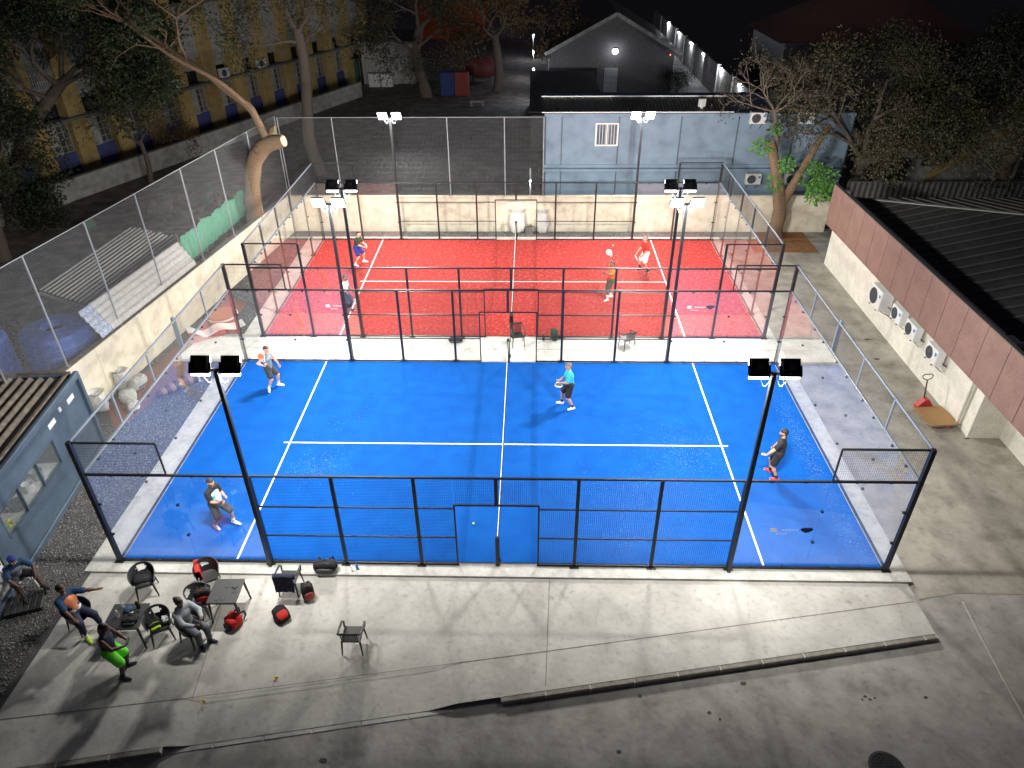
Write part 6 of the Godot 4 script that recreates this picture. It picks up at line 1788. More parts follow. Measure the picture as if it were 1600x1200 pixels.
	# what the seated person by the kiosk sits among
	var wc := thing("white_stool_chair", "white plastic chair behind the person with the navy cap", "chair", Vector3(-12.1, -0.05, 1.0), 1.0)
	mb = MB.new(); mb.box(Vector3(0, 0.42, 0), Vector3(0.44, 0.03, 0.44), Basis(), 0.012); obj("seat", mb, M.white_enamel, wc)
	mb = MB.new(); mb.grid(12, 4, func(i: int, j: int) -> Vector3: return Vector3(sin((i / 12.0 - 0.5) * 2.6) * 0.25, 0.44 + j * 0.09, -cos((i / 12.0 - 0.5) * 2.6) * 0.22 - 0.03 - j * 0.015)); obj("backrest", mb, M.white_enamel, wc)
	for sx in [-1.0, 1.0]:
		for sz in [-1.0, 1.0]:
			mb = MB.new(); mb.tube([Vector3(sx * 0.19, 0.41, sz * 0.19), Vector3(sx * 0.22, 0, sz * 0.22)], [0.024, 0.016], 7); obj("leg", mb, M.white_enamel, wc)
	var pd := thing("dark_crate", "low dark slatted crate on the gravel in front of the seated person", "crate", Vector3(-11.75, -0.05, 1.55), 0.35)
	for i in 6:
		mb = MB.new(); mb.box(Vector3(-0.35 + i * 0.14, 0.13, 0), Vector3(0.12, 0.025, 0.62), Basis(), 0.004); obj("slat", mb, M.black_plastic, pd)
	for sz in [-1.0, 1.0]:
		mb = MB.new(); mb.box(Vector3(0, 0.06, sz * 0.27), Vector3(0.84, 0.11, 0.06)); obj("runner", mb, M.black_plastic, pd)

func sdf(mb: MB, bones: Array, cell: float, k: float):
	# bones: [a, radius a, b, radius b]; smooth union of tapered capsules, meshed as surface nets
	var lo := Vector3.ONE * 1e6
	var hi := -lo
	for b in bones:
		var r: float = maxf(b[1], b[3]) + cell * 2.0
		lo = lo.min(b[0] - Vector3.ONE * r).min(b[2] - Vector3.ONE * r)
		hi = hi.max(b[0] + Vector3.ONE * r).max(b[2] + Vector3.ONE * r)
	var nx := int((hi.x - lo.x) / cell) + 2
	var ny := int((hi.y - lo.y) / cell) + 2
	var nz := int((hi.z - lo.z) / cell) + 2
	var f := PackedFloat32Array(); f.resize(nx * ny * nz); f.fill(10.0)
	for b in bones:
		var a: Vector3 = b[0]
		var ba: Vector3 = b[2] - a
		var ra: float = b[1]
		var dr: float = b[3] - ra
		var inv := 1.0 / maxf(ba.length_squared(), 1e-9)
		var mr := maxf(b[1], b[3]) + k + cell * 1.6
		var p0: Vector3 = (a.min(b[2]) - Vector3.ONE * mr - lo) / cell
		var p1: Vector3 = (a.max(b[2]) + Vector3.ONE * mr - lo) / cell
		var x1 := mini(nx - 1, int(p1.x)); var y1 := mini(ny - 1, int(p1.y)); var z1 := mini(nz - 1, int(p1.z))
		for z in range(maxi(0, int(p0.z)), z1 + 1):
			for y in range(maxi(0, int(p0.y)), y1 + 1):
				var row := nx * (y + ny * z)
				var q := lo + Vector3(0, y * cell, z * cell) - a
				for x in range(maxi(0, int(p0.x)), x1 + 1):
					var p := Vector3(q.x + x * cell, q.y, q.z)
					var h := clampf(p.dot(ba) * inv, 0.0, 1.0)
					var d := (p - ba * h).length() - ra - dr * h
					var o := f[row + x]
					var e := k - absf(d - o)
					f[row + x] = minf(d, o) - (e * e / (4.0 * k) if e > 0.0 else 0.0)
	var ids := PackedInt32Array(); ids.resize(f.size()); ids.fill(-1)
	var vs := PackedVector3Array()
	var faces := PackedInt32Array()
	var st := [1, nx, nx * ny]
	var cx := nx * ny
	for z in range(1, nz - 1):
		for y in range(1, ny - 1):
			var row := nx * (y + ny * z)
			for x in range(1, nx - 1):
				var i := row + x
				var v := f[i]
				if v > 9.0: continue
				for ax in 3:
					var w := f[i + st[ax]]
					if (v < 0.0) == (w < 0.0): continue
					var s1: int = st[(ax + 1) % 3]; var s2: int = st[(ax + 2) % 3]
					var q := [i - s1 - s2, i - s2, i, i - s1]
					var c4 := []
					for ci in q:
						if ids[ci] < 0:
							var sum := Vector3.ZERO
							var n := 0
							var bx: int = ci % nx
							var by: int = (ci / nx) % ny
							var bz: int = ci / cx
							for ea in 3:
								var o1: int = st[(ea + 1) % 3]; var o2: int = st[(ea + 2) % 3]
								for u in 4:
									var j: int = ci + (o1 if u & 1 else 0) + (o2 if u & 2 else 0)
									var fa := f[j]; var fb := f[j + st[ea]]
									if (fa < 0.0) == (fb < 0.0): continue
									var pt := Vector3.ZERO
									pt[(ea + 1) % 3] = 1.0 if u & 1 else 0.0
									pt[(ea + 2) % 3] = 1.0 if u & 2 else 0.0
									pt[ea] = fa / (fa - fb)
									sum += pt; n += 1
							ids[ci] = vs.size()
							vs.push_back(lo + (Vector3(bx, by, bz) + sum / maxf(n, 1)) * cell)
						c4.append(ids[ci])
					if v < 0.0: faces.append_array(PackedInt32Array([c4[0], c4[1], c4[2], c4[3]]))
					else: faces.append_array(PackedInt32Array([c4[0], c4[3], c4[2], c4[1]]))
	var ns := PackedVector3Array(); ns.resize(vs.size())
	for i in range(0, faces.size(), 4):
		var n := (vs[faces[i + 2]] - vs[faces[i]]).cross(vs[faces[i + 3]] - vs[faces[i + 1]])
		for j in 4: ns[faces[i + j]] += n
	for i in ns.size(): ns[i] = ns[i].normalized()
	for i in range(0, faces.size(), 4):
		var a := faces[i]; var b := faces[i + 1]; var c := faces[i + 2]; var d := faces[i + 3]
		mb.tri(vs[a], vs[b], vs[c], ns[a], ns[b], ns[c]); mb.tri(vs[a], vs[c], vs[d], ns[a], ns[c], ns[d])

func ik(a: Vector3, b: Vector3, l1: float, l2: float, hint: Vector3) -> Vector3:
	var d := b - a
	var len := clampf(d.length(), 0.05, (l1 + l2) * 0.999)
	var u := d.normalized()
	var x := (l1 * l1 - l2 * l2 + len * len) / (2.0 * len)
	var h := sqrt(maxf(0.0, l1 * l1 - x * x))
	var w := (hint - u * hint.dot(u)).normalized()
	return a + u * x + w * h

func hand_bones(wrist: Vector3, d: Vector3, palm: Vector3, side: float, curl: float) -> Array:
	# d: along the hand, palm: out of the palm, side: +1 left hand, -1 right hand
	var across := d.cross(palm).normalized() * side
	var out := []
	var k := wrist + d * 0.085
	for i in 4:
		var o := across * (0.027 - 0.018 * i)
		out.append([wrist + o * 0.55, 0.016, k + o, 0.0125])
		var l: float = [0.072, 0.080, 0.075, 0.058][i]
		var a1 := curl * 0.9
		var d1 := d * cos(a1) + palm * sin(a1)
		var a2 := curl * 2.0
		var d2 := d * cos(a2) + palm * sin(a2)
		var m := k + o + d1 * l * 0.5
		out.append([k + o, 0.0105, m, 0.0095])
		out.append([m, 0.0095, m + d2 * l * 0.5, 0.0078])
	var b := wrist + d * 0.028 + across * 0.022
	var t1 := b + (d * 0.7 + across * 0.65 + palm * 0.35).normalized() * 0.042
	out.append([b, 0.0145, t1, 0.0115])
	out.append([t1, 0.0110, t1 + (d * 0.9 + across * 0.1 + palm * (0.3 + curl * 0.5)).normalized() * 0.034, 0.0085])
	return out

func person(label: String, at: Vector3, yaw: float, P: Dictionary) -> Node3D:
	# local +z is forwards, +x is the person's left
	var t := thing("person", label, "person", at, yaw, P.get("group", "people on and around the courts"))
	var s: float = P.get("size", 1.0)
	t.scale = Vector3.ONE * s
	var fat: float = P.get("fat", 0.0)
	var hip: Vector3 = P.get("hip", Vector3(0, 0.90, 0))
	var up: Vector3 = P.get("up", Vector3(0, 1, 0.06)).normalized()
	var twist: float = P.get("twist", 0.0)
	var side := Vector3(cos(twist), 0, -sin(twist))
	side = (side - up * side.dot(up)).normalized()
	var fw := side.cross(up).normalized()
	var chest := hip + up * 0.36
	var neck := hip + up * 0.545
	var sk: Material = M[P.get("skin", "skin_light")]
	var body := []
	body.append([hip + Vector3(-0.075, 0, 0), 0.105 + fat * 0.4, hip + Vector3(0.075, 0, 0), 0.105 + fat * 0.4])
	body.append([hip + up * 0.04, 0.115 + fat, hip + up * 0.2 + fw * fat * 0.5, 0.108 + fat])
	body.append([hip + up * 0.2 + fw * fat * 0.5, 0.11 + fat, chest, 0.118 + fat * 0.6])
	body.append([chest - side * 0.075, 0.098 + fat * 0.4, chest + side * 0.075, 0.098 + fat * 0.4])
	body.append([neck - up * 0.05 - side * 0.10, 0.062, neck - up * 0.05 + side * 0.10, 0.062])
	body.append([neck - up * 0.04, 0.056, neck + up * 0.10 + fw * 0.012, 0.05])
	var shirt := []
	var g := 0.017
	for i in 4: shirt.append([body[i][0], body[i][1] + g, body[i][2], body[i][3] + g])
	shirt.append([body[4][0], body[4][1] + g, body[4][2], body[4][3] + g])
	var shorts := [[body[0][0] + up * 0.03, body[0][1] + 0.024, body[0][2] + up * 0.03, body[0][3] + 0.024]]
	var shoes := []
	var soles := []
	var socks := []
	var hands := []
	var sleeve: float = P.get("sleeve", 0.55)
	var leg_len: float = P.get("shorts", 0.75)
	for i in 2:
		var sg := 1.0 if i == 0 else -1.0
		# arms
		var sh := neck - up * 0.055 + side * sg * 0.185
		var wr: Vector3 = P.get("hands", [Vector3(0.28, 0.85, 0.1), Vector3(-0.28, 0.85, 0.1)])[i]
		var v := wr - sh
		if v.length() > 0.548: wr = sh + v.normalized() * 0.548
		var hint: Vector3 = P.get("elbow", [Vector3(0.5, -0.6, -0.7), Vector3(-0.5, -0.6, -0.7)])[i]
		var el := ik(sh, wr, 0.29, 0.26, hint)
		body.append([sh, 0.056 + fat * 0.2, el, 0.041 + fat * 0.1])
		body.append([el, 0.041, el.lerp(wr, 0.35), 0.041]); body.append([el.lerp(wr, 0.35), 0.041, wr, 0.027])
		if sleeve > 0.0:
			var sl := minf(sleeve, 1.0)
			shirt.append([sh, 0.056 + g + fat * 0.2, sh.lerp(el, sl), lerpf(0.056, 0.041, sl) + g + 0.012 + fat * 0.2])
			if sleeve > 1.0: shirt.append([el, 0.045 + g, wr.lerp(el, 0.06), 0.030 + g])
		var hd: Vector3 = P.get("hand_dir", [Vector3.ZERO, Vector3.ZERO])[i]
		if hd == Vector3.ZERO: hd = wr - el
		hd = hd.normalized()
		var pm: Vector3 = P.get("palm", [Vector3(-1, 0, 0), Vector3(1, 0, 0)])[i]
		pm = (pm - hd * pm.dot(hd)).normalized()
		hands.append(hand_bones(wr, hd, pm, sg, P.get("curl", [0.5, 0.5])[i]))
		# legs
		var hj := hip + Vector3(sg * 0.085, -0.02, 0)
		var an: Vector3 = P.get("feet", [Vector3(0.13, 0.085, 0), Vector3(-0.13, 0.085, 0)])[i]
		var kh: Vector3 = P.get("knee", [Vector3(0.15, 0, 1), Vector3(-0.15, 0, 1)])[i]
		var dv := an - hj
		if dv.length() > 0.855: an = hj + dv.normalized() * 0.855
		var kn := ik(hj, an, 0.43, 0.43, kh)
		body.append([hj, 0.088 + fat * 0.4, kn, 0.057 + fat * 0.1])
		body.append([kn, 0.056, kn.lerp(an, 0.3) - Vector3(0, 0, 0.008), 0.056]); body.append([kn.lerp(an, 0.3) - Vector3(0, 0, 0.008), 0.056, an, 0.035])
		var fd: float = P.get("foot_yaw", [0.25, -0.25])[i]
		var pitch: float = P.get("foot_pitch", [0.0, 0.0])[i]
		var fdir := Vector3(sin(fd) * cos(pitch), -sin(pitch), cos(fd) * cos(pitch))
		var heel := an + Vector3(0, -0.045, 0) - fdir * 0.045
		var toe := heel + fdir * 0.215 + Vector3(0, -0.008, 0)
		body.append([heel, 0.034, toe, 0.026])
		shoes.append([heel, 0.044, heel.lerp(toe, 0.5), 0.046]); shoes.append([heel.lerp(toe, 0.5), 0.046, toe, 0.035]); shoes.append([an, 0.047, heel.lerp(toe, 0.3) + Vector3(0, 0.02, 0), 0.04])
		soles.append([heel - Vector3(0, 0.024, 0), 0.036, toe - Vector3(0, 0.014, 0), 0.034])
		if P.has("sock"): socks.append([an + (kn - an) * 0.02, 0.045, an + (kn - an) * P.get("sock_len", 0.28), 0.05])
		var ll := minf(leg_len, 1.0)
		shorts.append([hj + Vector3(0, 0.02, 0), 0.088 + 0.028 + fat * 0.4, hj.lerp(kn, ll), lerpf(0.088, 0.057, ll) + (0.042 if leg_len <= 1.0 else 0.024) + fat * 0.3])
		if leg_len > 1.0: shorts.append([kn, 0.056 + 0.024, kn.lerp(an, leg_len - 1.0), 0.035 + 0.03])
	var mb := MB.new()
	sdf(mb, body, 0.017, 0.03)
	for h in hands: sdf(mb, h, 0.0055, 0.006)
	# head
	var look: Vector3 = P.get("look", fw).normalized()
	var hup := (Vector3.UP * 0.9 + up * 0.4 - look * (Vector3.UP * 0.9 + up * 0.4).dot(look)).normalized()
	var hs := hup.cross(look)
	var hc := neck + up * 0.185 + fw * 0.02 + look * 0.012
	var H := func(x: float, y: float, z: float) -> Vector3: return hc + hs * x + hup * y + look * z
	sdf(mb, [[H.call(0, 0.025, -0.025), 0.086, H.call(0, 0.02, 0.015), 0.082], [H.call(0, -0.02, 0.03), 0.066, H.call(0, -0.075, 0.052), 0.036], [H.call(-0.032, -0.06, 0.035), 0.030, H.call(0.032, -0.06, 0.035), 0.030],
		[H.call(0, 0.005, 0.093), 0.009, H.call(0, -0.026, 0.109), 0.014], [H.call(-0.035, 0.022, 0.083), 0.012, H.call(0.035, 0.022, 0.083), 0.012], [H.call(-0.016, -0.052, 0.084), 0.009, H.call(0.016, -0.052, 0.084), 0.009],
		[H.call(0.083, 0.012, -0.008), 0.013, H.call(0.081, -0.022, 0.0), 0.010], [H.call(-0.083, 0.012, -0.008), 0.013, H.call(-0.081, -0.022, 0.0), 0.010], [H.call(0, -0.05, -0.02), 0.052, neck + up * 0.06, 0.05]], 0.0085, 0.014)
	var bo := obj("body", mb, sk, t)
	for sg in [-1.0, 1.0]:
		mb = MB.new(); mb.ball(H.call(sg * 0.031, 0.004, 0.083), Vector3.ONE * 0.0115, 8, 6); obj("eye", mb, M.eye, t)
	mb = MB.new(); mb.ball(H.call(0, -0.054, 0.0915), Vector3(0.022, 0.006, 0.006), 8, 4); obj("mouth", mb, M.mouth, t)
	if P.has("hair"):
		mb = MB.new()
		var thick: float = P.get("hair_thick", 0.0)
		sdf(mb, [[H.call(0, 0.045, -0.035), 0.082 + thick, H.call(0, 0.055, 0.018), 0.070 + thick], [H.call(0, -0.01, -0.052), 0.068 + thick, H.call(0, 0.04, -0.04), 0.08 + thick]], 0.011, 0.02)
		if P.has("bun"): sdf(mb, [[H.call(0, 0.03, -0.12), 0.05, H.call(0, -0.09, -0.14), 0.035]], 0.011, 0.02)
		obj("hair", mb, M[P.hair], t)
	if P.has("beard"):
		mb = MB.new(); sdf(mb, [[H.call(-0.035, -0.062, 0.035), 0.034, H.call(0, -0.086, 0.06), 0.032], [H.call(0.035, -0.062, 0.035), 0.034, H.call(0, -0.086, 0.06), 0.032]], 0.009, 0.015); obj("beard", mb, M[P.beard], t)
	if P.has("cap"):
		mb = MB.new(); sdf(mb, [[H.call(0, 0.05, -0.03), 0.092, H.call(0, 0.05, 0.015), 0.09]], 0.012, 0.02); obj("cap_crown", mb, M[P.cap], t)
		mb = MB.new(); sdf(mb, [[H.call(-0.05, 0.055, 0.08), 0.012, H.call(-0.045, 0.05, 0.15), 0.01], [H.call(0.05, 0.055, 0.08), 0.012, H.call(0.045, 0.05, 0.15), 0.01], [H.call(0, 0.058, 0.08), 0.014, H.call(0, 0.05, 0.165), 0.011]], 0.009, 0.03); obj("cap_peak", mb, M[P.get("peak", P.cap)], t)
	if P.has("shirt"):
		mb = MB.new(); sdf(mb, shirt, 0.019, 0.035); obj("shirt", mb, M[P.shirt], t)
	if P.has("front"):
		mb = MB.new()
		var o := fw * (0.028 + fat * 0.25)
		sdf(mb, [[hip + up * 0.18 + o, 0.118 + fat, chest + o, 0.122 + fat * 0.6], [chest - side * 0.075 + o, 0.1 + fat * 0.4, chest + side * 0.075 + o, 0.1 + fat * 0.4]], 0.017, 0.03); obj("shirt_front", mb, M[P.front], t)
	if P.has("band"):
		mb = MB.new()
		var o := fw * (0.032 + fat * 0.25)
		sdf(mb, [[hip + up * 0.13 + o - side * 0.03, 0.10 + fat, hip + up * 0.13 + o + side * 0.03, 0.10 + fat]], 0.017, 0.03); obj("shirt_band", mb, M[P.band], t)
	if P.has("hood"):
		mb = MB.new(); sdf(mb, [[neck - side * 0.08 - fw * 0.03, 0.06, neck + side * 0.08 - fw * 0.03, 0.06], [neck - fw * 0.07 - up * 0.03, 0.06, neck - fw * 0.08 - up * 0.12, 0.05]], 0.017, 0.03); obj("hood", mb, M[P.hood], t)
	mb = MB.new(); sdf(mb, shorts, 0.019, 0.03); obj("trousers" if leg_len > 1.0 else "shorts", mb, M[P.get("bottom", "charcoal_cloth")], t)
	if socks:
		mb = MB.new(); sdf(mb, socks, 0.014, 0.01); obj("socks", mb, M[P.sock], t)
	mb = MB.new(); sdf(mb, shoes, 0.012, 0.015); obj("shoes", mb, M[P.get("shoe", "shoe_white")], t)
	mb = MB.new(); sdf(mb, soles, 0.012, 0.01); obj("soles", mb, M[P.get("sole", "shoe_white")], t)
	return t

func aim(y: Vector3, z: Vector3) -> Basis:
	# a basis with its y along y and its z near z
	var yy := y.normalized()
	var zz := (z - yy * z.dot(yy)).normalized()
	return Basis(yy.cross(zz), yy, zz)

func people():
	var gy := 0.02
	# blue court
	var p := person("player in grey sleeveless top resting an orange racket on the shoulder", Vector3(-8.45, gy, -8.15), deg_to_rad(75), {"skin": "skin_light", "hair": "hair_brown", "shirt": "grey_cloth", "sleeve": 0.0, "bottom": "charcoal_cloth", "shorts": 0.72, "sock": "white_cloth",
		"feet": [Vector3(0.20, 0.085, 0.12), Vector3(-0.16, 0.085, -0.06)], "foot_yaw": [0.2, -1.0], "hands": [Vector3(0.30, 0.86, 0.22), Vector3(-0.30, 1.12, 0.10)], "hand_dir": [Vector3.ZERO, Vector3(0, 0.9, 0.3)], "elbow": [Vector3(0.6, -0.3, -0.7), Vector3(-0.7, -0.6, -0.5)], "curl": [0.5, 0.95], "look": Vector3(-0.1, -0.1, 1)})
	racket("orange racket held up at the shoulder by the grey-topped player", p.transform * Vector3(-0.28, 1.20, 0.13), aim(Vector3(-0.5, 0.95, -0.35), Vector3(0.2, 0.1, 1)), M.racket_orange, M.racket_white)
	p = person("player in cyan shirt and black shorts holding a racket in front at the net", Vector3(2.17, gy, -7.15), deg_to_rad(-82), {"skin": "skin_tan", "hair": "hair_grey", "shirt": "cyan_cloth", "sleeve": 0.75, "bottom": "black_cloth", "shorts": 0.8, "sock": "navy_cloth", "sock_len": 0.2, "fat": 0.012,
		"feet": [Vector3(0.2, 0.085, -0.1), Vector3(-0.18, 0.085, 0.22)], "hands": [Vector3(0.10, 1.06, 0.34), Vector3(-0.06, 1.06, 0.36)], "hand_dir": [Vector3(-0.3, 0.1, 1), Vector3(0.2, 0.1, 1)], "curl": [0.9, 0.95], "palm": [Vector3(-1, 0.2, 0), Vector3(1, 0.2, 0)], "look": Vector3(0, -0.15, 1)})
	racket("white-rimmed dark racket held level by the cyan player", p.transform * Vector3(0.02, 1.08, 0.44), aim(Vector3(0.1, 0.12, 1), Vector3(0.1, 1, 0)), M.grille_dark, M.racket_white)
	p = person("player in black shirt and shorts with red shoes holding out a ball", Vector3(8.2, gy, -3.55), deg_to_rad(-118), {"skin": "skin_tan", "hair": "hair_black", "hair_thick": 0.01, "beard": "hair_black", "shirt": "black_cloth", "sleeve": 0.7, "bottom": "black_cloth", "shorts": 0.72, "shoe": "shoe_red", "sock": "black_cloth", "sock_len": 0.2, "fat": 0.01,
		"feet": [Vector3(0.14, 0.085, -0.10), Vector3(-0.16, 0.085, 0.16)], "up": Vector3(-0.05, 1, 0.0), "hands": [Vector3(0.46, 1.02, 0.32), Vector3(-0.30, 0.88, 0.22)], "hand_dir": [Vector3(0.5, 0.05, 0.85), Vector3.ZERO], "palm": [Vector3(0, 1, 0), Vector3(1, 0, 0)], "curl": [0.55, 0.9], "elbow": [Vector3(0.6, -0.6, -0.5), Vector3(-0.5, -0.4, -0.8)], "look": Vector3(0.35, 0.0, 1)})
	ball_at("yellow padel ball in the open hand of the black-shirted player", p.transform * Vector3(0.515, 1.045, 0.41))
	racket("dark racket in the far hand of the black-shirted player", p.transform * Vector3(-0.30, 0.80, 0.26), aim(Vector3(0.1, -0.5, 0.9), Vector3(1, 0, 0)), M.grille_dark, M.racket_grey)
	p = person("player in pale blue and black shirt raising a white racket near the mast", Vector3(-7.84, gy, -1.25), deg_to_rad(70), {"skin": "skin_tan", "hair": "hair_black", "shirt": "black_cloth", "front": "pale_cyan_cloth", "sleeve": 0.62, "bottom": "charcoal_cloth", "shorts": 0.95, "sock": "white_cloth", "sock_len": 0.2,
		"feet": [Vector3(0.16, 0.16, 0.36), Vector3(-0.12, 0.085, -0.08)], "foot_pitch": [0.35, 0.0], "hip": Vector3(0, 0.89, 0.04), "hands": [Vector3(0.12, 1.10, 0.36), Vector3(-0.08, 1.02, 0.36)], "hand_dir": [Vector3(-0.2, 0.5, 0.8), Vector3(0.1, 0.6, 0.7)], "curl": [0.7, 0.95], "look": Vector3(-0.1, -0.1, 1)})
	racket("white patterned racket raised by the player in pale blue", p.transform * Vector3(-0.05, 1.10, 0.42), aim(Vector3(0.0, 0.9, 0.42), Vector3(-1, 0.4, 0.2)), M.racket_white, M.racket_white)
	# red court
	p = person("player in dark green shirt and blue shorts at the red court's back corner", Vector3(-7.5, gy, -18.95), deg_to_rad(72), {"skin": "skin_light", "hair": "hair_brown", "shirt": "forest_cloth", "sleeve": 0.7, "bottom": "blue_cloth", "shorts": 0.75, "sock": "white_cloth", "sock_len": 0.15,
		"hip": Vector3(0, 0.85, -0.05), "up": Vector3(0, 1, 0.28), "feet": [Vector3(0.26, 0.085, 0.12), Vector3(-0.24, 0.085, -0.08)], "hands": [Vector3(0.06, 0.98, 0.46), Vector3(-0.08, 0.96, 0.42)], "curl": [0.9, 0.95], "look": Vector3(0, 0.0, 1)})
	racket("grey racket held ready by the player in dark green", p.transform * Vector3(-0.03, 1.0, 0.52), aim(Vector3(0.25, 0.45, 1), Vector3(1, 0.2, 0)), M.racket_grey, M.racket_white)
	p = person("player in white shirt and dark trousers partly behind the floodlight mast", Vector3(-7.0, gy, -13.95), deg_to_rad(85), {"skin": "skin_brown", "hair": "hair_black", "shirt": "white_cloth", "sleeve": 0.7, "bottom": "navy_cloth", "shorts": 1.5, "shoe": "shoe_navy",
		"up": Vector3(0, 1, 0.15), "feet": [Vector3(0.17, 0.085, 0.1), Vector3(-0.14, 0.085, -0.06)], "hands": [Vector3(0.26, 0.92, 0.25), Vector3(-0.22, 0.84, 0.42)], "curl": [0.5, 0.95]})
	racket("grey racket held low by the white-shirted player", p.transform * Vector3(-0.2, 0.80, 0.50), aim(Vector3(0.3, -0.2, 1), Vector3(1, 0.4, 0)), M.racket_grey, M.racket_grey)
	p = person("player in red shirt and white shorts near the far service line", Vector3(6.2, gy, -18.2), deg_to_rad(-75), {"skin": "skin_tan", "hair": "hair_grey", "shirt": "red_cloth", "sleeve": 0.7, "bottom": "white_cloth", "shorts": 0.8, "sock": "black_cloth", "sock_len": 0.5, "shoe": "shoe_navy", "fat": 0.015,
		"up": Vector3(0, 1, 0.12), "feet": [Vector3(0.14, 0.085, -0.12), Vector3(-0.16, 0.085, 0.16)], "hands": [Vector3(0.24, 0.95, 0.28), Vector3(-0.14, 0.88, 0.42)], "curl": [0.6, 0.95]})
	racket("black and white racket held low by the red-shirted player", p.transform * Vector3(-0.12, 0.86, 0.50), aim(Vector3(0.15, -0.25, 1), Vector3(1, 0.5, 0.2)), M.racket_grey, M.racket_white)
	p = person("player in orange shirt reaching up with a racket behind the fence post", Vector3(4.3, gy, -15.3), deg_to_rad(-70), {"skin": "skin_brown", "hair": "hair_black", "shirt": "orange_cloth", "sleeve": 0.7, "bottom": "forest_cloth", "shorts": 0.85, "sock": "white_cloth", "sock_len": 0.5, "shoe": "shoe_white",
		"up": Vector3(0, 1, -0.04), "feet": [Vector3(0.12, 0.085, 0.16), Vector3(-0.14, 0.085, -0.14)], "hands": [Vector3(0.30, 1.42, 0.42), Vector3(-0.34, 1.66, -0.16)], "hand_dir": [Vector3.ZERO, Vector3(-0.2, 0.9, -0.3)], "elbow": [Vector3(0.6, -0.3, -0.3), Vector3(-1, -0.2, -0.4)], "curl": [0.4, 0.95], "look": Vector3(0, 0.35, 1)})
	racket("pale grey racket swung overhead by the orange-shirted player", p.transform * Vector3(-0.36, 1.76, -0.2), aim(Vector3(-0.5, 0.55, -0.6), Vector3(0.3, 0.3, 1)), M.racket_grey, M.racket_grey)
	# people on the patio
	var y := -0.068
	p = person("seated person in navy shirt with coral chest stretching an arm over the table", Vector3(-9.98, y, 2.12), 1.15, {"skin": "skin_brown", "hair": "hair_black", "shirt": "deep_blue_cloth", "front": "coral_cloth", "band": "white_cloth", "sleeve": 0.8, "fat": 0.035, "bottom": "navy_cloth", "shorts": 1.55, "shoe": "volt", "sole": "volt", "sock": "shoe_white", "sock_len": 0.12,
		"hip": Vector3(0, 0.54, -0.05), "up": Vector3(0, 1, -0.28), "feet": [Vector3(0.16, 0.085, 0.52), Vector3(-0.22, 0.085, 0.40)], "knee": [Vector3(0.15, 0.6, 1), Vector3(-0.3, 0.6, 1)], "hands": [Vector3(0.55, 0.98, 0.42), Vector3(-0.24, 0.66, 0.30)], "hand_dir": [Vector3(0.5, 0.15, 0.8), Vector3(0.1, -0.3, 1)], "palm": [Vector3(0, -1, 0), Vector3(0, -1, 0)], "elbow": [Vector3(0.4, -0.8, -0.3), Vector3(-0.8, -0.3, -0.4)], "curl": [0.1, 0.4], "look": Vector3(0.1, -0.2, 1)})
	p = person("standing person in navy vest and lime green shorts looking at a phone", Vector3(-8.42, y, 3.38), deg_to_rad(98), {"skin": "skin_dark", "hair": "hair_black", "shirt": "navy_cloth", "sleeve": 0.0, "bottom": "lime_cloth", "shorts": 0.82, "shoe": "shoe_navy", "sock": "navy_cloth", "sock_len": 0.25, "fat": 0.012,
		"hip": Vector3(0, 0.89, -0.04), "up": Vector3(0, 1, 0.1), "feet": [Vector3(0.2, 0.085, 0.04), Vector3(-0.15, 0.085, 0.06)], "hands": [Vector3(0.08, 1.06, 0.36), Vector3(-0.08, 1.05, 0.36)], "hand_dir": [Vector3(-0.35, 0.35, 0.8), Vector3(0.35, 0.35, 0.8)], "palm": [Vector3(-0.4, 0.8, 0), Vector3(0.4, 0.8, 0)], "curl": [0.6, 0.6], "elbow": [Vector3(0.7, -0.7, -0.3), Vector3(-0.7, -0.7, -0.3)], "look": Vector3(0, -0.55, 1)})
	var ph := thing("mobile_phone", "lit phone in the hands of the person in lime shorts", "phone", p.transform * Vector3(0.0, 1.14, 0.44))
	ph.basis = p.basis * Basis(Vector3.RIGHT, -0.75)
	var mb := MB.new(); mb.box(Vector3.ZERO, Vector3(0.15, 0.075, 0.009), Basis(), 0.003); obj("case", mb, M.black_plastic, ph)
	mb = MB.new(); mb.box(Vector3(0, 0, -0.0055), Vector3(0.138, 0.066, 0.001)); obj("screen", mb, M.phone_screen, ph)
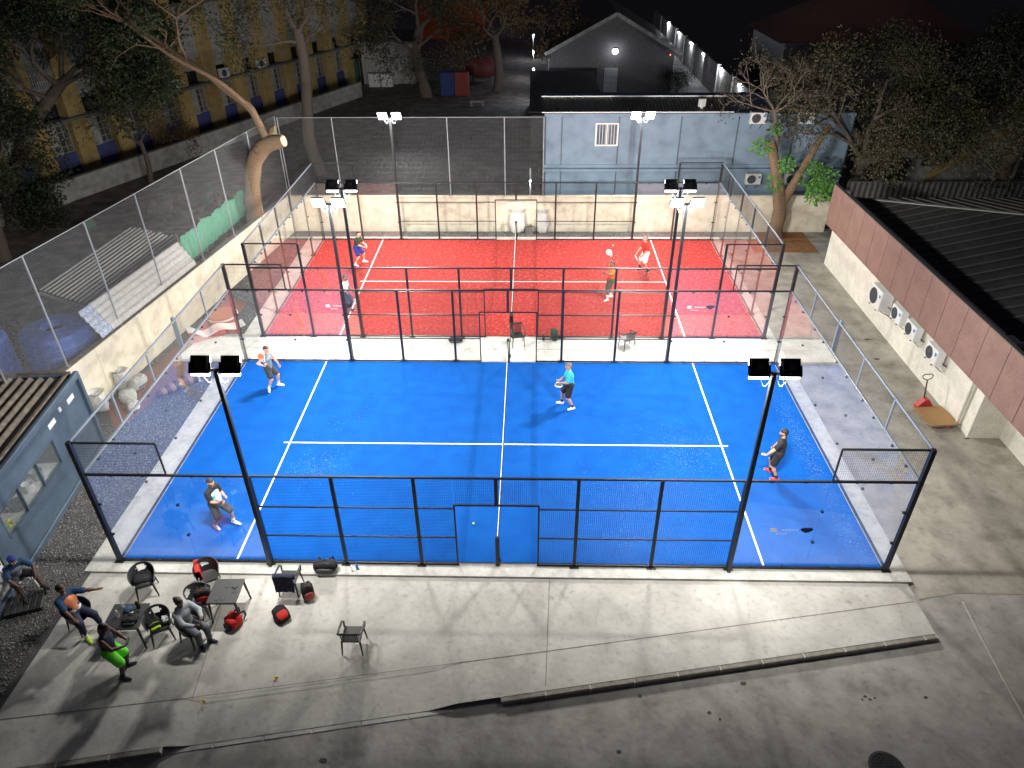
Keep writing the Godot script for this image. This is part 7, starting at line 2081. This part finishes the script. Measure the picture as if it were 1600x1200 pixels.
	p = person("seated person in grey hoodie with dark tied hair eating at the chairs", Vector3(-7.12, y, 2.42), 1.1, {"skin": "skin_brown", "hair": "hair_black", "bun": true, "shirt": "hoodie_grey", "hood": "hoodie_grey", "sleeve": 1.5, "bottom": "trouser_grey", "shorts": 1.85, "shoe": "shoe_navy",
		"hip": Vector3(0, 0.53, -0.06), "up": Vector3(0, 1, -0.12), "feet": [Vector3(0.12, 0.085, 0.36), Vector3(-0.10, 0.085, 0.30)], "knee": [Vector3(0.1, 0.6, 1), Vector3(-0.1, 0.6, 1)], "hands": [Vector3(0.12, 0.86, 0.34), Vector3(-0.12, 0.80, 0.34)], "hand_dir": [Vector3(-0.3, 0.6, 0.7), Vector3(0.3, 0.3, 0.9)], "curl": [0.7, 0.7], "elbow": [Vector3(0.8, -0.6, -0.2), Vector3(-0.8, -0.6, -0.2)], "look": Vector3(0, -0.25, 1)})
	p = person("seated person in navy cap leaning forward beside the kiosk door", Vector3(-12.05, -0.05, 1.05), 1.0, {"skin": "skin_dark", "cap": "blue_cloth", "peak": "leaf_litter", "shirt": "deep_blue_cloth", "front": "grey_cloth", "sleeve": 0.75, "bottom": "charcoal_cloth", "shorts": 0.95, "shoe": "black_cloth", "sole": "black_cloth",
		"hip": Vector3(0, 0.53, -0.06), "up": Vector3(0, 1, 0.34), "feet": [Vector3(0.26, 0.22, 0.46), Vector3(-0.2, 0.22, 0.44)], "knee": [Vector3(0.4, 0.6, 1), Vector3(-0.4, 0.6, 1)], "hands": [Vector3(0.22, 0.70, 0.50), Vector3(-0.20, 0.62, 0.46)], "curl": [0.6, 0.6], "elbow": [Vector3(0.9, -0.3, 0), Vector3(-0.9, -0.3, 0)], "look": Vector3(0, -0.35, 1)})

func later():
	setting()
	trees()
	props()
	people()

func _ready():
	rng.seed = 1
	materials()
	view_and_sky()
	ground()
	for k in 2: court(k)
	flood_mast(-6.0, 0.17, -1, "floodlight mast at the patio edge, backs of its two lamps showing, near the chairs")
	flood_mast(6.0, 0.17, -1, "floodlight mast at the patio edge standing beside the player in black")
	flood_mast(-6.0, -10.2, 1, "blue court's far floodlight mast beside the player in grey, lamps facing the patio")
	flood_mast(6.0, -10.2, 1, "blue court's far floodlight mast beyond the player in cyan, lamps facing the patio")
	flood_mast(-5.93, -11.83, -1, "red court's mast next to the gravel side, lamp backs facing the patio")
	flood_mast(6.07, -11.83, -1, "red court's mast next to the side lane, lamp backs facing the patio")
	flood_mast(-5.93, -22.17, 1, "distant floodlight mast rising before the dark yard fence")
	flood_mast(6.07, -22.17, 1, "distant floodlight mast rising before the blue container building")
	later()
